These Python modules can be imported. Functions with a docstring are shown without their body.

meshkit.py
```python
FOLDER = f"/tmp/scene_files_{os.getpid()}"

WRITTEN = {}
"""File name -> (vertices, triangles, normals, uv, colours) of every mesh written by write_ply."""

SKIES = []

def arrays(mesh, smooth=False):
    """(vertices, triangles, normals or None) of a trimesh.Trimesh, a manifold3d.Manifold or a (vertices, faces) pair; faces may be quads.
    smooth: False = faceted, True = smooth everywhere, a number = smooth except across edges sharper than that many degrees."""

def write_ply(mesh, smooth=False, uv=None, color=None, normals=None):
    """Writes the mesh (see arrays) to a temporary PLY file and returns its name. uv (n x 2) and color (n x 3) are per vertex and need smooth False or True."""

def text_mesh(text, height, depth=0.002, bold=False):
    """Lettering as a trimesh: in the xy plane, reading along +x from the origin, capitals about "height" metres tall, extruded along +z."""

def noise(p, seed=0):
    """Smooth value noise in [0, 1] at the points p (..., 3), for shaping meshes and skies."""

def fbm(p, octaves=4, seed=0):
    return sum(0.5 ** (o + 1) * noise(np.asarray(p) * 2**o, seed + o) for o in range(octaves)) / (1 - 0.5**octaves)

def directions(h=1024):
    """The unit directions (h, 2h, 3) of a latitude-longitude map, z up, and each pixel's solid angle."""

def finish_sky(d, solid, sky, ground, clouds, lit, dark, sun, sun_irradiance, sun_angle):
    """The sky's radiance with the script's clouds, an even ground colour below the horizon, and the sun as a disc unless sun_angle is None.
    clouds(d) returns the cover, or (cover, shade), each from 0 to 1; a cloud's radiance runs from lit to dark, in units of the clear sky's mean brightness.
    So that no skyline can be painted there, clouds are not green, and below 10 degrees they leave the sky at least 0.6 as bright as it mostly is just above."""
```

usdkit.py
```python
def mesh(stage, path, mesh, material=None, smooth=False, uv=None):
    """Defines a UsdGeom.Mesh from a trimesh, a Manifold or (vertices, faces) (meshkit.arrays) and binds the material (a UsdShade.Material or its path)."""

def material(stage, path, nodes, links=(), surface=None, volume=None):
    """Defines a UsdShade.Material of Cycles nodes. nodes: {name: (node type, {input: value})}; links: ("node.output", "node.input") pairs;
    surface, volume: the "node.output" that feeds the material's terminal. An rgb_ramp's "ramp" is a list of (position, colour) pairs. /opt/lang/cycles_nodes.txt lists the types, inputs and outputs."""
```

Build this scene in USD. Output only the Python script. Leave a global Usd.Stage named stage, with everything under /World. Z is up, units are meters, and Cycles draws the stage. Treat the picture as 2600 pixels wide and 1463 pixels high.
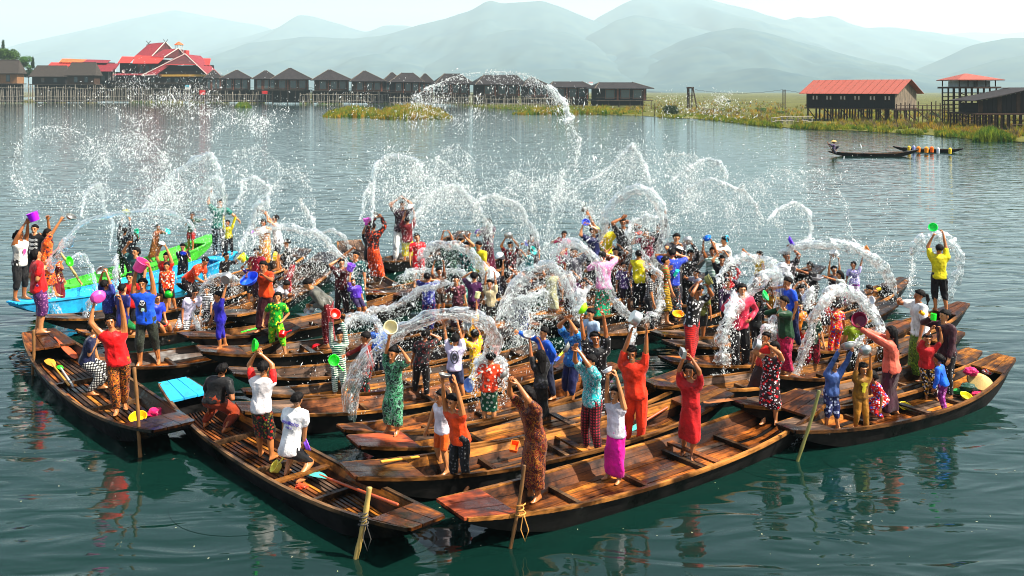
import math, random
import numpy as np, trimesh, manifold3d, usdkit, meshkit
from manifold3d import Manifold
from pxr import Usd, UsdGeom, UsdLux, UsdShade, Gf, Sdf, Vt

stage = Usd.Stage.CreateInMemory()
UsdGeom.SetStageUpAxis(stage, UsdGeom.Tokens.z)
UsdGeom.SetStageMetersPerUnit(stage, 1.0)
world = UsdGeom.Xform.Define(stage, '/World')
stage.SetDefaultPrim(world.GetPrim())
UsdGeom.Scope.Define(stage, '/World/Looks')

# ------------------------------------------------------------------ camera, sky, sun, exposure
F, CX, HY, CAMH = 2400.0, 1300.0, 230.0, 5.2      # the photograph is 2600 x 1463; F in its pixels, HY = its horizon
cam = UsdGeom.Camera.Define(stage, '/World/camera')
cam.CreateProjectionAttr('perspective')
cam.CreateHorizontalApertureAttr(36.0)
cam.CreateVerticalApertureAttr(36.0 * 576 / 1024)
cam.CreateFocalLengthAttr(36.0 * F / 2600)
cam.CreateVerticalApertureOffsetAttr(-36.0 * (731.5 - HY) / 2600)
cam.CreateClippingRangeAttr(Gf.Vec2f(0.1, 60000))
cam.CreateExposureAttr(1.5)
cam.AddTranslateOp().Set(Gf.Vec3d(0, 0, CAMH))
cam.AddRotateXOp().Set(90.0)

SUN_EL = math.radians(52)
SUN_V = np.array([0.86, -0.22, 0.0]); SUN_V /= np.linalg.norm(SUN_V)
SUN_V = np.array([SUN_V[0] * math.cos(SUN_EL), SUN_V[1] * math.cos(SUN_EL), math.sin(SUN_EL)])
sun = UsdLux.DistantLight.Define(stage, '/World/sun')
sun.CreateIntensityAttr(1.25)
sun.CreateAngleAttr(0.5)
sun.CreateNormalizeAttr(True)
sun.CreateColorAttr(Gf.Vec3f(1.0, 0.93, 0.82))
_z = SUN_V; _x = np.cross([0, 0, 1.0], _z); _x /= np.linalg.norm(_x); _y = np.cross(_z, _x)
sun.AddTransformOp().Set(Gf.Matrix4d(*_x, 0, *_y, 0, *_z, 0, 0, 0, 0, 1))
dome = UsdLux.DomeLight.Define(stage, '/World/sky')
SKY = usdkit.material(stage, '/World/Looks/sky_air', {
    'sky': ('sky_texture', {'sky_type': 'single_scattering', 'sun_disc': False, 'sun_elevation': float(SUN_EL),
                            'sun_rotation': float(math.atan2(SUN_V[0], SUN_V[1])), 'altitude': 900.0, 'air_density': 1.0, 'aerosol_density': 8.0, 'ozone_density': 1.0}),
    'b': ('background_shader', {'strength': 0.068})}, [('sky.color', 'b.color')], surface='b.background')
UsdShade.MaterialBindingAPI.Apply(dome.GetPrim()).Bind(SKY)

# ------------------------------------------------------------------ helpers
rng = np.random.default_rng(11)
USED = {}
def numbered(parent, name):
    k = (parent, name); n = USED.get(k, 0); USED[k] = n + 1
    return f'{parent}/{name}' if n == 0 else f'{parent}/{name}_{n:03d}'
def keys(prim, label=None, cat=None, group=None, kind=None):
    for k, v in (('label', label), ('category', cat), ('group', group), ('kind', kind)):
        if v: prim.SetCustomDataByKey(k, v)
    return prim
def thing(name, label, cat, loc=(0, 0, 0), rot=0.0, group=None, kind=None):
    p = numbered('/World', name)
    x = UsdGeom.Xform.Define(stage, p)
    x.AddTranslateOp().Set(Gf.Vec3d(*map(float, loc)))
    if rot: x.AddRotateZOp().Set(float(rot))
    keys(x.GetPrim(), label, cat, group, kind)
    return p
def obj(name, m, mat, parent='/World', smooth=False, label=None, cat=None, group=None, kind=None):
    p = numbered(parent, name)
    g = usdkit.mesh(stage, p, m, mat, smooth)
    keys(g.GetPrim(), label, cat, group, kind)
    return p
def gnd(px, py, z=0.0):            # the point at height z that the photograph shows at (px, py)
    d = (CAMH - z) * F / (py - HY)
    return np.array([(px - CX) / F * d, d, z])
def at(px, py, d):                 # the point at distance d that the photograph shows at (px, py)
    return np.array([(px - CX) / F * d, d, CAMH - (py - HY) / F * d])

class MB:                          # collects simple shapes into one mesh
    def __init__(s): s.v, s.f, s.n = [], [], 0
    def add(s, v, f):
        v = np.asarray(v, float); f = np.asarray(f, int)
        if f.shape[1] == 4: f = np.vstack([f[:, [0, 1, 2]], f[:, [0, 2, 3]]])
        s.v.append(v); s.f.append(f + s.n); s.n += len(v); return s
    def box(s, lo, hi, T=None):
        x0, y0, z0 = lo; x1, y1, z1 = hi
        v = np.array([[x0,y0,z0],[x1,y0,z0],[x1,y1,z0],[x0,y1,z0],[x0,y0,z1],[x1,y0,z1],[x1,y1,z1],[x0,y1,z1]], float)
        if T is not None: v = T(v)
        return s.add(v, [[0,3,2,1],[4,5,6,7],[0,1,5,4],[1,2,6,5],[2,3,7,6],[3,0,4,7]])
    def tube(s, pts, r, n=6, caps=True):
        pts = np.asarray(pts, float); r = np.broadcast_to(np.asarray(r, float), (len(pts),))
        t = np.gradient(pts, axis=0); t /= np.linalg.norm(t, axis=1)[:, None] + 1e-12
        ref = np.array([0, 0, 1.0]) if abs(t[0][2]) < 0.9 else np.array([1.0, 0, 0])
        a = np.cross(t, ref); a /= np.linalg.norm(a, axis=1)[:, None] + 1e-12
        b = np.cross(t, a); th = np.arange(n) * 2 * np.pi / n
        v = (pts[:, None] + r[:, None, None] * (np.cos(th)[None, :, None] * a[:, None] + np.sin(th)[None, :, None] * b[:, None])).reshape(-1, 3)
        f = []
        for i in range(len(pts) - 1):
            for k in range(n):
                f.append([i*n+k, (i+1)*n+k, (i+1)*n+(k+1) % n, i*n+(k+1) % n])
        s.add(v, f)
        if caps:
            c = np.vstack([pts[0], pts[-1]]); base = s.n - len(v); s.v.append(c); i0 = s.n; s.n += 2
            ff = [[i0, base + k, base + (k+1) % n] for k in range(n)] + [[i0+1, base + (len(pts)-1)*n + (k+1) % n, base + (len(pts)-1)*n + k] for k in range(n)]
            s.f.append(np.array(ff))
        return s
    def lathe(s, prof, n=20, T=None):
        prof = np.asarray(prof, float); th = np.arange(n) * 2 * np.pi / n
        v = np.stack([prof[:, None, 0] * np.cos(th), prof[:, None, 0] * np.sin(th), np.repeat(prof[:, 1:2], n, 1)], -1).reshape(-1, 3)
        f = [[i*n+k, i*n+(k+1) % n, (i+1)*n+(k+1) % n, (i+1)*n+k] for i in range(len(prof)-1) for k in range(n)]
        if T is not None: v = T(v)
        return s.add(v, f)
    def poly(s, pts):
        pts = np.asarray(pts, float); return s.add(pts, [[0, i, i+1] for i in range(1, len(pts)-1)])
    def get(s): return np.vstack(s.v), np.vstack(s.f)
    def put(s, name, mat, parent='/World', smooth=False, **k): return obj(name, s.get(), mat, parent, smooth, **k)
def rotz(a):
    c, s_ = math.cos(a), math.sin(a); return np.array([[c, -s_, 0], [s_, c, 0], [0, 0, 1.0]])

# ------------------------------------------------------------------ materials
MATS = {}
def srgb(r, g, b):
    return tuple(((c / 255 / 12.92) if c / 255 <= 0.04045 else ((c / 255 + 0.055) / 1.055) ** 2.4) for c in (r, g, b))
def mat(name, color, rough=0.6, var=0.25, scale=6.0, spec=0.4, metal=0.0, color2=None, bump=0.0, stretch=(1, 1, 1), rnd=0.0, coat=0.0, pos='object', trans=0.0):
    """a colour broken up by noise, optionally towards a second colour, with fine relief"""
    if name in MATS: return MATS[name]
    c = np.array(color, float); c2 = np.array(color2, float) if color2 is not None else c * (1 - var)
    n = {'tc': ('texture_coordinate', {}), 'mp': ('mapping', {'scale': stretch}),
         'n': ('noise_texture', {'scale': scale, 'detail': 5.0, 'roughness': 0.62}),
         'r': ('rgb_ramp', {'ramp': [(0.3, tuple(c2)), (0.68, tuple(np.minimum(c * (1 + 0.35 * var), 0.95)))]}),
         'p': ('principled_bsdf', {'roughness': rough, 'specular_ior_level': spec, 'metallic': metal, 'coat_weight': coat})}
    l = [(f'tc.{pos}' if pos != 'world' else 'g.position', 'mp.vector'), ('mp.vector', 'n.vector'), ('n.fac', 'r.fac')]
    if pos == 'world': n['g'] = ('geometry', {})
    if rnd:
        n['oi'] = ('object_info', {}); n['mr'] = ('map_range', {'from_min': 0.0, 'from_max': 1.0, 'to_min': 1 - rnd, 'to_max': 1 + rnd})
        n['h'] = ('hsv', {'hue': 0.5, 'saturation': 1.0, 'fac': 1.0})
        l += [('oi.random', 'mr.value'), ('mr.result', 'h.value'), ('r.color', 'h.color'), ('h.color', 'p.base_color')]
    else: l += [('r.color', 'p.base_color')]
    if bump:
        n['b'] = ('bump', {'strength': bump, 'distance': 0.02}); l += [('n.fac', 'b.height'), ('b.normal', 'p.normal')]
    surf = 'p.BSDF'
    if trans:
        n['t'] = ('translucent_bsdf', {}); n['m'] = ('mix_closure', {'fac': trans})
        l += [(l[-1][0] if False else ('h.color' if rnd else 'r.color'), 't.color'), ('p.BSDF', 'm.closure1'), ('t.BSDF', 'm.closure2')]; surf = 'm.closure'
    MATS[name] = usdkit.material(stage, '/World/Looks/' + name, n, l, surface=surf)
    return MATS[name]
# ------------------------------------------------------------------ water, land, hills, haze
water_mat = usdkit.material(stage, '/World/Looks/lake_water', {
    'g': ('geometry', {}),
    'm1': ('mapping', {'scale': (0.55, 1.5, 1.0), 'rotation': (0, 0, -0.12)}), 'n1': ('noise_texture', {'scale': 1.25, 'detail': 1.6, 'roughness': 0.45, 'distortion': 0.9}),
    'm2': ('mapping', {'scale': (0.25, 1.0, 1.0), 'rotation': (0, 0, -0.10)}), 'n2': ('noise_texture', {'scale': 5.0, 'detail': 3.0, 'roughness': 0.55, 'distortion': 0.3}),
    'm3': ('mapping', {'scale': (0.05, 0.11, 1.0), 'rotation': (0, 0, 0.2)}), 'n3': ('noise_texture', {'scale': 1.0, 'detail': 2.0}),
    'mr': ('map_range', {'from_min': 0.35, 'from_max': 0.7, 'to_min': 0.25, 'to_max': 1.0}),
    'mul': ('math', {'math_type': 'multiply'}),
    'b1': ('bump', {'strength': 1.0, 'distance': 0.050}), 'b2': ('bump', {'strength': 1.0, 'distance': 0.006}),
    'r': ('rgb_ramp', {'ramp': [(0.3, (0.0012, 0.0095, 0.0072)), (0.7, (0.0024, 0.0175, 0.0130))]}),
    'p': ('principled_bsdf', {'roughness': 0.04, 'ior': 1.33, 'specular_ior_level': 0.5})},
    [('g.position', 'm1.vector'), ('m1.vector', 'n1.vector'), ('g.position', 'm2.vector'), ('m2.vector', 'n2.vector'), ('g.position', 'm3.vector'), ('m3.vector', 'n3.vector'),
     ('n3.fac', 'mr.value'), ('n2.fac', 'mul.value1'), ('mr.result', 'mul.value2'),
     ('n1.fac', 'b1.height'), ('mul.value', 'b2.height'), ('b1.normal', 'b2.normal'), ('b2.normal', 'p.normal'), ('n3.fac', 'r.fac'), ('r.color', 'p.base_color')], surface='p.BSDF')
b = MB(); b.add([[-9000, -60, 0], [9000, -60, 0], [9000, 12000, 0], [-9000, 12000, 0]], [[0, 1, 2, 3]])
b.put('lake', water_mat, label='dark green lake with fine ripples and dark reflections', cat='lake', kind='structure')

SHORE = [(-500, 247), (0, 247), (300, 247), (560, 248), (800, 251), (1000, 256), (1150, 266), (1300, 279), (1440, 287), (1560, 292), (1650, 296), (1740, 301), (1800, 304), (1900, 316), (2010, 326), (2150, 332), (2260, 337), (2380, 345), (2480, 353), (2560, 358), (2640, 366), (2900, 400)]
def in_shore(px):
    return np.interp(px, [s[0] for s in SHORE], [s[1] for s in SHORE])
marsh = mat('marsh_green', srgb(84, 84, 30), 0.9, scale=0.03, color2=srgb(50, 50, 22), spec=0.1, pos='world', bump=0.3)
near = []
for i in range(len(SHORE) - 1):
    (x0, y0), (x1, y1) = SHORE[i], SHORE[i + 1]
    for t in np.linspace(0, 1, 24)[:-1]:
        x = x0 + t * (x1 - x0); y = y0 + t * (y1 - y0)
        near.append(gnd(x, y + (2.2 * meshkit.fbm(np.array([x * 0.05, 3.0, 0.0]), 3) - 1.1)))
near = np.array(near)
n = len(near); far = near.copy(); far[:, :2] *= (7000 / near[:, 1])[:, None]
mid = near.copy(); mid[:, :2] *= 1.05
sec = [near * [1, 1, 0] + [0, 0, -0.3], near * [1, 1, 0] + [0, 0, 0.06], mid * [1, 1, 0] + [0, 0, 0.14], far * [1, 1, 0] + [0, 0, 0.14]]
v = np.vstack(sec); f = [[k*n+i, k*n+i+1, (k+1)*n+i+1, (k+1)*n+i] for k in range(3) for i in range(n - 1)]
obj('marsh_ground', (v, np.array(f)), marsh, label='flat green and yellow marsh along the far side of the lake', cat='marsh', kind='structure')

hillm = mat('hill_forest', (0.016, 0.040, 0.054), 0.95, scale=0.007, color2=(0.05, 0.075, 0.07), spec=0.0, pos='world')
def hill(pts, dist, label, run=0.42, seed=0):
    pts = np.array(pts, float)
    x = np.arange(pts[0, 0], pts[-1, 0] + 1, 6.0); y = np.interp(x, pts[:, 0], pts[:, 1])
    k = np.hanning(9); k /= k.sum(); y = np.convolve(np.pad(y, 4, mode='edge'), k, 'valid')
    y = y + 3.2 * (meshkit.fbm(np.stack([x * 0.03, x * 0 + seed, x * 0], -1), 4) - 0.5)
    h = np.maximum((HY - y) * dist / F, 3.0); X = (x - CX) / F * dist
    rows = []; K = 26
    for j in range(-8, K + 1):
        t = j / K
        yy = dist - t * dist * run if j >= 0 else dist - t * dist * 0.8
        fall = (1 - t) ** 1.25 if j >= 0 else max(0, 1 + t * 3) ** 1.2
        spur = (meshkit.fbm(np.stack([X / dist * 16 + seed * 3.1, x * 0 + t * 2.5, x * 0 + 7.7], -1), 4) - 0.5) * 1.0 * math.sin(math.pi * min(max(t, 0), 1))
        hh = h * np.clip(fall + spur * 0.75, 0, 1) - (3 if t >= 1 else 0)
        rows.append(np.stack([X, np.full_like(X, yy), hh], -1))
    v = np.vstack(rows); n = len(x)
    f = np.array([[k_*n+i, (k_+1)*n+i, (k_+1)*n+i+1, k_*n+i+1] for k_ in range(len(rows)-1) for i in range(n - 1)])
    obj('hill', (v, f[:, ::-1]), hillm, smooth=True, label=label, cat='hill', kind='structure')
hill([(-300, 170), (54, 118), (161, 87), (313, 51), (446, 24), (536, 42), (660, 64), (714, 82), (850, 120), (1000, 200)], 8800, 'faint far mountain behind the red roofed hall', seed=1)
hill([(430, 190), (554, 109), (625, 91), (705, 69), (759, 34), (821, 47), (893, 69), (929, 81), (982, 62), (1036, 63), (1100, 90), (1250, 180)], 7600, 'pale mountain with a pointed top left of the central peak', seed=2)
hill([(2300, 120), (2400, 88), (2461, 80), (2550, 84), (2600, 79), (2900, 60)], 8800, 'faintest far ridge at the right edge', seed=3)
hill([(380, 215), (500, 155), (625, 109), (768, 91), (893, 96), (982, 87), (1053, 64), (1125, 47), (1196, 24), (1240, -2), (1277, 7), (1330, 3), (1380, 0), (1416, 13), (1470, 34), (1560, 70), (1700, 150)], 5600, 'broad central mountain whose top leaves the picture', seed=4)
hill([(1380, 120), (1487, 67), (1514, 45), (1577, 9), (1612, -6), (1684, -4), (1740, -10), (1800, -4), (1836, 7), (1907, 22), (1943, 36), (1988, 52), (2023, 40), (2059, 46), (2113, 37), (2157, 58), (2202, 70), (2264, 67), (2327, 76), (2398, 85), (2461, 94), (2520, 120), (2640, 190)], 6300, 'long mountain ridge right of centre running down to the right', seed=5)
hill([(1230, 195), (1300, 172), (1400, 140), (1487, 92), (1560, 52), (1610, 34), (1700, 52), (1800, 76), (1880, 95), (2000, 160)], 5000, 'steep shoulder in front of the right hand ridge', seed=6)
hill([(980, 205), (1054, 172), (1125, 136), (1188, 100), (1250, 82), (1300, 73), (1370, 72), (1443, 80), (1500, 102), (1560, 132), (1650, 190)], 4600, 'low rounded hill below the central mountain', seed=7)
hill([(1500, 205), (1568, 181), (1657, 136), (1729, 100), (1800, 78), (1871, 67), (1943, 78), (2014, 100), (2104, 123), (2193, 154), (2282, 181), (2360, 210)], 4000, 'large rounded hill behind the long red roofed shed', seed=8)
hill([(1530, 210), (1604, 185), (1702, 136), (1764, 114), (1836, 118), (1925, 158), (2014, 181), (2100, 205)], 3600, 'small front hill left of the long red roofed shed', seed=9)
hill([(2230, 215), (2291, 198), (2371, 158), (2461, 114), (2550, 94), (2600, 93), (2750, 108), (2900, 160)], 3900, 'hill at the right edge behind the water tower', seed=10)
hill([(2320, 218), (2371, 207), (2452, 172), (2532, 149), (2600, 137), (2750, 118), (2900, 130)], 3200, 'nearest dark hill at the right edge', seed=11)

hz = trimesh.creation.box([17000, 12500, 962]); hz.apply_translation([0, 5000, 480 - 1.5 + 0])
haze_mat = usdkit.material(stage, '/World/Looks/haze_air', {'v': ('principled_volume', {'color': (0.70, 0.93, 0.965), 'density': 1 / 7200, 'anisotropy': 0.15})}, volume='v.volume')
obj('haze', hz, haze_mat, label='thin pale haze over the lake and the hills', cat='haze', kind='stuff')

def rings(px, py, R_, label):
    c = gnd(px, py, 0); r = np.linspace(0, R_, 40); a = np.linspace(0, 2 * np.pi, 49)[:-1]; z = 0.004 + (0.011 * np.cos(r * 34) * np.exp(-2.2 * r / R_)) * (1 - r / R_); z = np.maximum(z, -.0) + .012 * (1 - r / R_)
    v = np.stack([r[:, None] * np.cos(a), r[:, None] * np.sin(a), np.repeat(z[:, None], 48, 1)], -1).reshape(-1, 3) + [c[0], c[1], 0]
    obj('ripple_rings', (v, np.array([[i*48+k, (i+1)*48+k, (i+1)*48+(k+1) % 48, i*48+(k+1) % 48] for i in range(39) for k in range(48)])), water_mat, smooth=True, label=label, cat='ripples', kind='structure')
for q in ((640, 1268, 1.0, 'round ripple rings on the water below the front left boat'), (1030, 1372, .35, 'small ripple ring right of the yellow bamboo pole'), (70, 905, .8, 'ripple rings beside the left boat'), (1960, 1180, .5, 'small ripple rings left of the olive pole'), (2180, 1170, .5, 'small ripple rings below the rightmost boat')): rings(*q)
R_ = np.random.default_rng(8); b = MB()
for _ in range(90):
    p = gnd(R_.uniform(20, 2580), R_.uniform(1080, 1455), .004); a = R_.uniform(0, 6.3); s_ = R_.uniform(.006, .018); d = np.array([math.cos(a), math.sin(a), 0]) * s_; e = np.array([-d[1], d[0], 0]) * .45; b.poly([p - d, p - e, p + d, p + e])
b.put('floating_bits', mat('floating_leaf', (0.30, 0.30, 0.12), 0.7, color2=(.55, .5, .4), scale=.8, pos='world'), label='tiny leaves and specks floating on the dark foreground water', cat='debris', kind='stuff')
# ------------------------------------------------------------------ buildings on stilts, fences, trees and plants along the far shore
ROOF_RED = mat('roof_red_metal', (0.17, 0.010, 0.016), 0.6, scale=0.7, color2=(0.13, 0.007, 0.012), stretch=(6, 1, 1))
ROOF_BRIGHT = mat('roof_bright_red', (0.40, 0.022, 0.016), 0.6, scale=0.7, color2=(0.36, 0.02, 0.014), stretch=(6, 1, 1))
ROOF_ORANGE = mat('roof_orange', (0.60, 0.10, 0.018), 0.6, scale=0.7, color2=(0.42, 0.06, 0.014))
ROOF_DARK = mat('roof_dark_shingle', (0.022, 0.018, 0.019), 0.9, scale=1.2, color2=(0.009, 0.008, 0.009), spec=0.2)
ROOF_RUST = mat('roof_rusty_red', (0.27, 0.048, 0.028), 0.7, scale=0.6, color2=(0.20, 0.050, 0.032), stretch=(5, 5, 1))
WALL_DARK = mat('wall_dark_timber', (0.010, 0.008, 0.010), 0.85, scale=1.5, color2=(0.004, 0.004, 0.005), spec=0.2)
WALL_MAROON = mat('wall_maroon', (0.09, 0.012, 0.014), 0.7, scale=1.0, color2=(0.04, 0.008, 0.009))
WALL_MAT = mat('wall_woven_bamboo', (0.22, 0.105, 0.045), 0.85, scale=3.0, color2=(0.12, 0.06, 0.028), spec=0.2)
WALL_BROWN = mat('wall_brown_timber', (0.045, 0.022, 0.012), 0.8, scale=1.3, color2=(0.02, 0.011, 0.007), spec=0.2)
WALL_GREY = mat('wall_grey_timber', (0.16, 0.125, 0.085), 0.85, scale=1.2, color2=(0.05, 0.04, 0.032), spec=0.2, stretch=(3, 3, .6))
POST = mat('post_wood', (0.06, 0.045, 0.035), 0.85, scale=2.0, color2=(0.025, 0.02, 0.016), spec=0.2)
PALE = mat('pale_trim', (0.55, 0.48, 0.42), 0.7, scale=2.0)
BAMBOO_G = mat('bamboo_grey', (0.36, 0.33, 0.27), 0.75, scale=2.0, color2=(0.20, 0.18, 0.14), spec=0.2)
BAMBOO_Y = mat('bamboo_yellow', (0.50, 0.34, 0.09), 0.5, scale=3.0, color2=(0.26, 0.16, 0.05))
PANE = mat('window_pane', (0.04, 0.07, 0.075), 0.15, spec=0.8)
DOORR = mat('door_red_brown', (0.16, 0.04, 0.014), 0.7, scale=1.0)
BAND = mat('yellow_band', (0.5, 0.27, 0.03), 0.7)
THATCH = mat('thatch_dark', (0.055, 0.045, 0.038), 0.95, scale=2.0, color2=(0.022, 0.019, 0.018), spec=0.1, stretch=(4, 1, 1))

def fx(px, Z): return (px - CX) / F * Z
def fz(py, Z): return CAMH - (py - HY) / F * Z
class Site:                                  # a building's local frame: x right, y away, z up, origin on the water at (px, Z)
    def __init__(s, name, label, px, Z, yaw=0.0, cat='building', group=None):
        s.Z, s.px = Z, px; s.root = thing(name, label, cat, (fx(px, Z), Z, 0), yaw, group)
    def x(s, px): return (px - s.px) / F * s.Z
    def z(s, py): return fz(py, s.Z)
def slab_roof(faces, t=0.12):                # polygons with a little thickness
    b = MB()
    for p in faces:
        p = np.array(p, float); n = np.cross(p[1] - p[0], p[2] - p[0]); n /= np.linalg.norm(n); n = n if n[2] > 0 else -n
        q = p - n * t; k = len(p); v = np.vstack([p, q]); f = [[0, i, i+1] for i in range(1, k-1)] + [[k, k+i+1, k+i] for i in range(1, k-1)]
        for i in range(k): j = (i+1) % k; f += [[i, k+i, k+j], [i, k+j, j]]
        b.add(v, f)
    return b
def hip(x0, x1, y0, y1, ze, rx0, rx1, zr):
    ym = (y0 + y1) / 2
    return [[(x0, y0, ze), (x1, y0, ze), (rx1, ym, zr), (rx0, ym, zr)], [(x1, y1, ze), (x0, y1, ze), (rx0, ym, zr), (rx1, ym, zr)], [(x0, y1, ze), (x0, y0, ze), (rx0, ym, zr)], [(x1, y0, ze), (x1, y1, ze), (rx1, ym, zr)]]
def gable_roof(x0, x1, y0, y1, ze, zr, over=0.5):
    ym = (y0 + y1) / 2; k = (zr - ze) / (ym - y0); d = over * k
    return [[(x0, y0 - over, ze - d), (x1, y0 - over, ze - d), (x1, ym, zr), (x0, ym, zr)], [(x1, y1 + over, ze - d), (x0, y1 + over, ze - d), (x0, ym, zr), (x1, ym, zr)]]
def stilts(s, x0, x1, y0, y1, z1, nx, ny, r=0.11, m=None):
    for i in range(nx):
        for j in range(ny):
            b = MB(); x = x0 + (x1 - x0) * i / max(nx - 1, 1); y = y0 + (y1 - y0) * j / max(ny - 1, 1)
            b.tube([(x, y, -0.8), (x + .03, y, z1)], r, 6); b.put('stilt', m or POST, s.root)
def windows(s, xs, z0, z1, y, w, m=None, frame_=None):
    for x in xs:
        b = MB(); b.box((x - w / 2 - .12, y - 0.10, z0 - .12), (x + w / 2 + .12, y - 0.02, z1 + .12)); q = b.put('window', frame_ or DOORR, s.root)
        b = MB(); b.box((x - w / 2, y - 0.13, z0), (x + w / 2, y - 0.105, z1)); b.put('pane', m or PANE, q)

# row of dark roofed bungalows
BG = 'dark roofed bungalows on stilts in a row'
def bungalow(px0, px1, r0, r1, yr, ye, yf, Z, label, look=0, yaw=14):
    s = Site('lake_bungalow', label, (px0 + px1) / 2, Z, yaw, 'house', BG)
    W_ = (px1 - px0) / F * Z / 0.99; h = W_ / 2; dp = W_ * 0.75
    zr, ze, zf = s.z(yr), s.z(ye), s.z(yf)
    rx0, rx1 = s.x(r0), s.x(r1)
    if r1 - r0 < 4: rx0, rx1 = -0.25, 0.25
    slab_roof(hip(-h, h, -dp / 2, dp / 2, ze, rx0, rx1, zr)).put('roof', ROOF_DARK, s.root)
    b = MB(); hipe = [(-h, -dp/2, ze), (h, -dp/2, ze)]
    for a_, c_ in (((-h, -dp/2, ze + .03), (rx0, 0, zr + .05)), ((h, -dp/2, ze + .03), (rx1, 0, zr + .05))): b.tube([a_, c_], 0.10, 5)
    b.put('hip_cap', WALL_GREY, s.root)
    w = h * 0.80
    b = MB(); b.box((-w, -dp / 2 * .72, zf), (w, dp / 2 * .8, ze + 0.1)); b.put('wall', [WALL_BROWN, WALL_DARK][look % 2], s.root)
    b = MB(); b.box((-h * .96, -dp / 2 * 1.05, zf - 0.22), (h * .96, dp / 2, zf)); b.put('deck', POST, s.root)
    yw = -dp / 2 * .72
    windows(s, [-w * .55, w * .1, w * .62], zf + .5, ze - .45, yw, w * .36)
    for x in (-w * .22, w * .92):
        b = MB(); b.box((x - .12 * W_ / 8, yw - .12, zf), (x + .12 * W_ / 8, yw - .02, ze)); b.put('pillar', DOORR, s.root)
    b = MB(); b.box((-h * .96, -dp / 2 * 1.04, zf + .75), (h * .96, -dp / 2 * 1.02, zf + .85)); b.put('railing', POST, s.root)
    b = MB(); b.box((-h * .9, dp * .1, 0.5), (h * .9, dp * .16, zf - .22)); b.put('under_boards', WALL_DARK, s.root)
    stilts(s, -h * .9, h * .9, -dp / 2, dp / 2, zf - .22, 6, 2)
bungalow(518, 566, 540, 540, 178, 199, 229, 395, 'partly hidden dark bungalow touching the big red roofed hall', 1)
bungalow(560, 642, 604, 606, 178, 200, 228, 385, 'second dark bungalow from the red roofed hall', 1)
bungalow(640, 708, 688, 690, 179, 201, 228, 385, 'third dark bungalow from the red roofed hall', 1)
bungalow(688, 792, 734, 738, 173, 202, 228, 365, 'tallest dark pyramid roofed bungalow with pale windows and red brown pillars', 0)
bungalow(790, 893, 834, 838, 177, 204, 230, 360, 'dark bungalow right of the tallest one', 0)
bungalow(886, 978, 923, 927, 180, 207, 232, 355, 'dark bungalow with the white arc of drops starting to its right', 0)
bungalow(968, 1022, 993, 995, 184, 208, 233, 362, 'narrow dark bungalow behind the flat topped one', 1)
bungalow(984, 1074, 1020, 1048, 185, 209, 235, 345, 'dark bungalow with a flat topped ridge left of the water arc', 1)
bungalow(1056, 1102, 1078, 1080, 187, 210, 236, 352, 'small dark bungalow just left of the water arc', 1)
bungalow(1098, 1198, 1128, 1166, 187, 213, 240, 335, 'dark bungalow under the left half of the water arc', 1)
bungalow(1196, 1326, 1228, 1312, 190, 215, 243, 330, 'long dark bungalow under the top of the water arc', 1)
bungalow(1320, 1396, 1344, 1348, 196, 219, 246, 320, 'dark pyramid roofed bungalow at the right foot of the water arc', 1)
bungalow(1386, 1500, 1404, 1478, 207, 222, 251, 300, 'long low dark house left of the end house', 1, 8)
bungalow(1496, 1646, 1520, 1606, 209, 225, 254, 290, 'long low dark house at the right end of the row', 1, 8)

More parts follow.
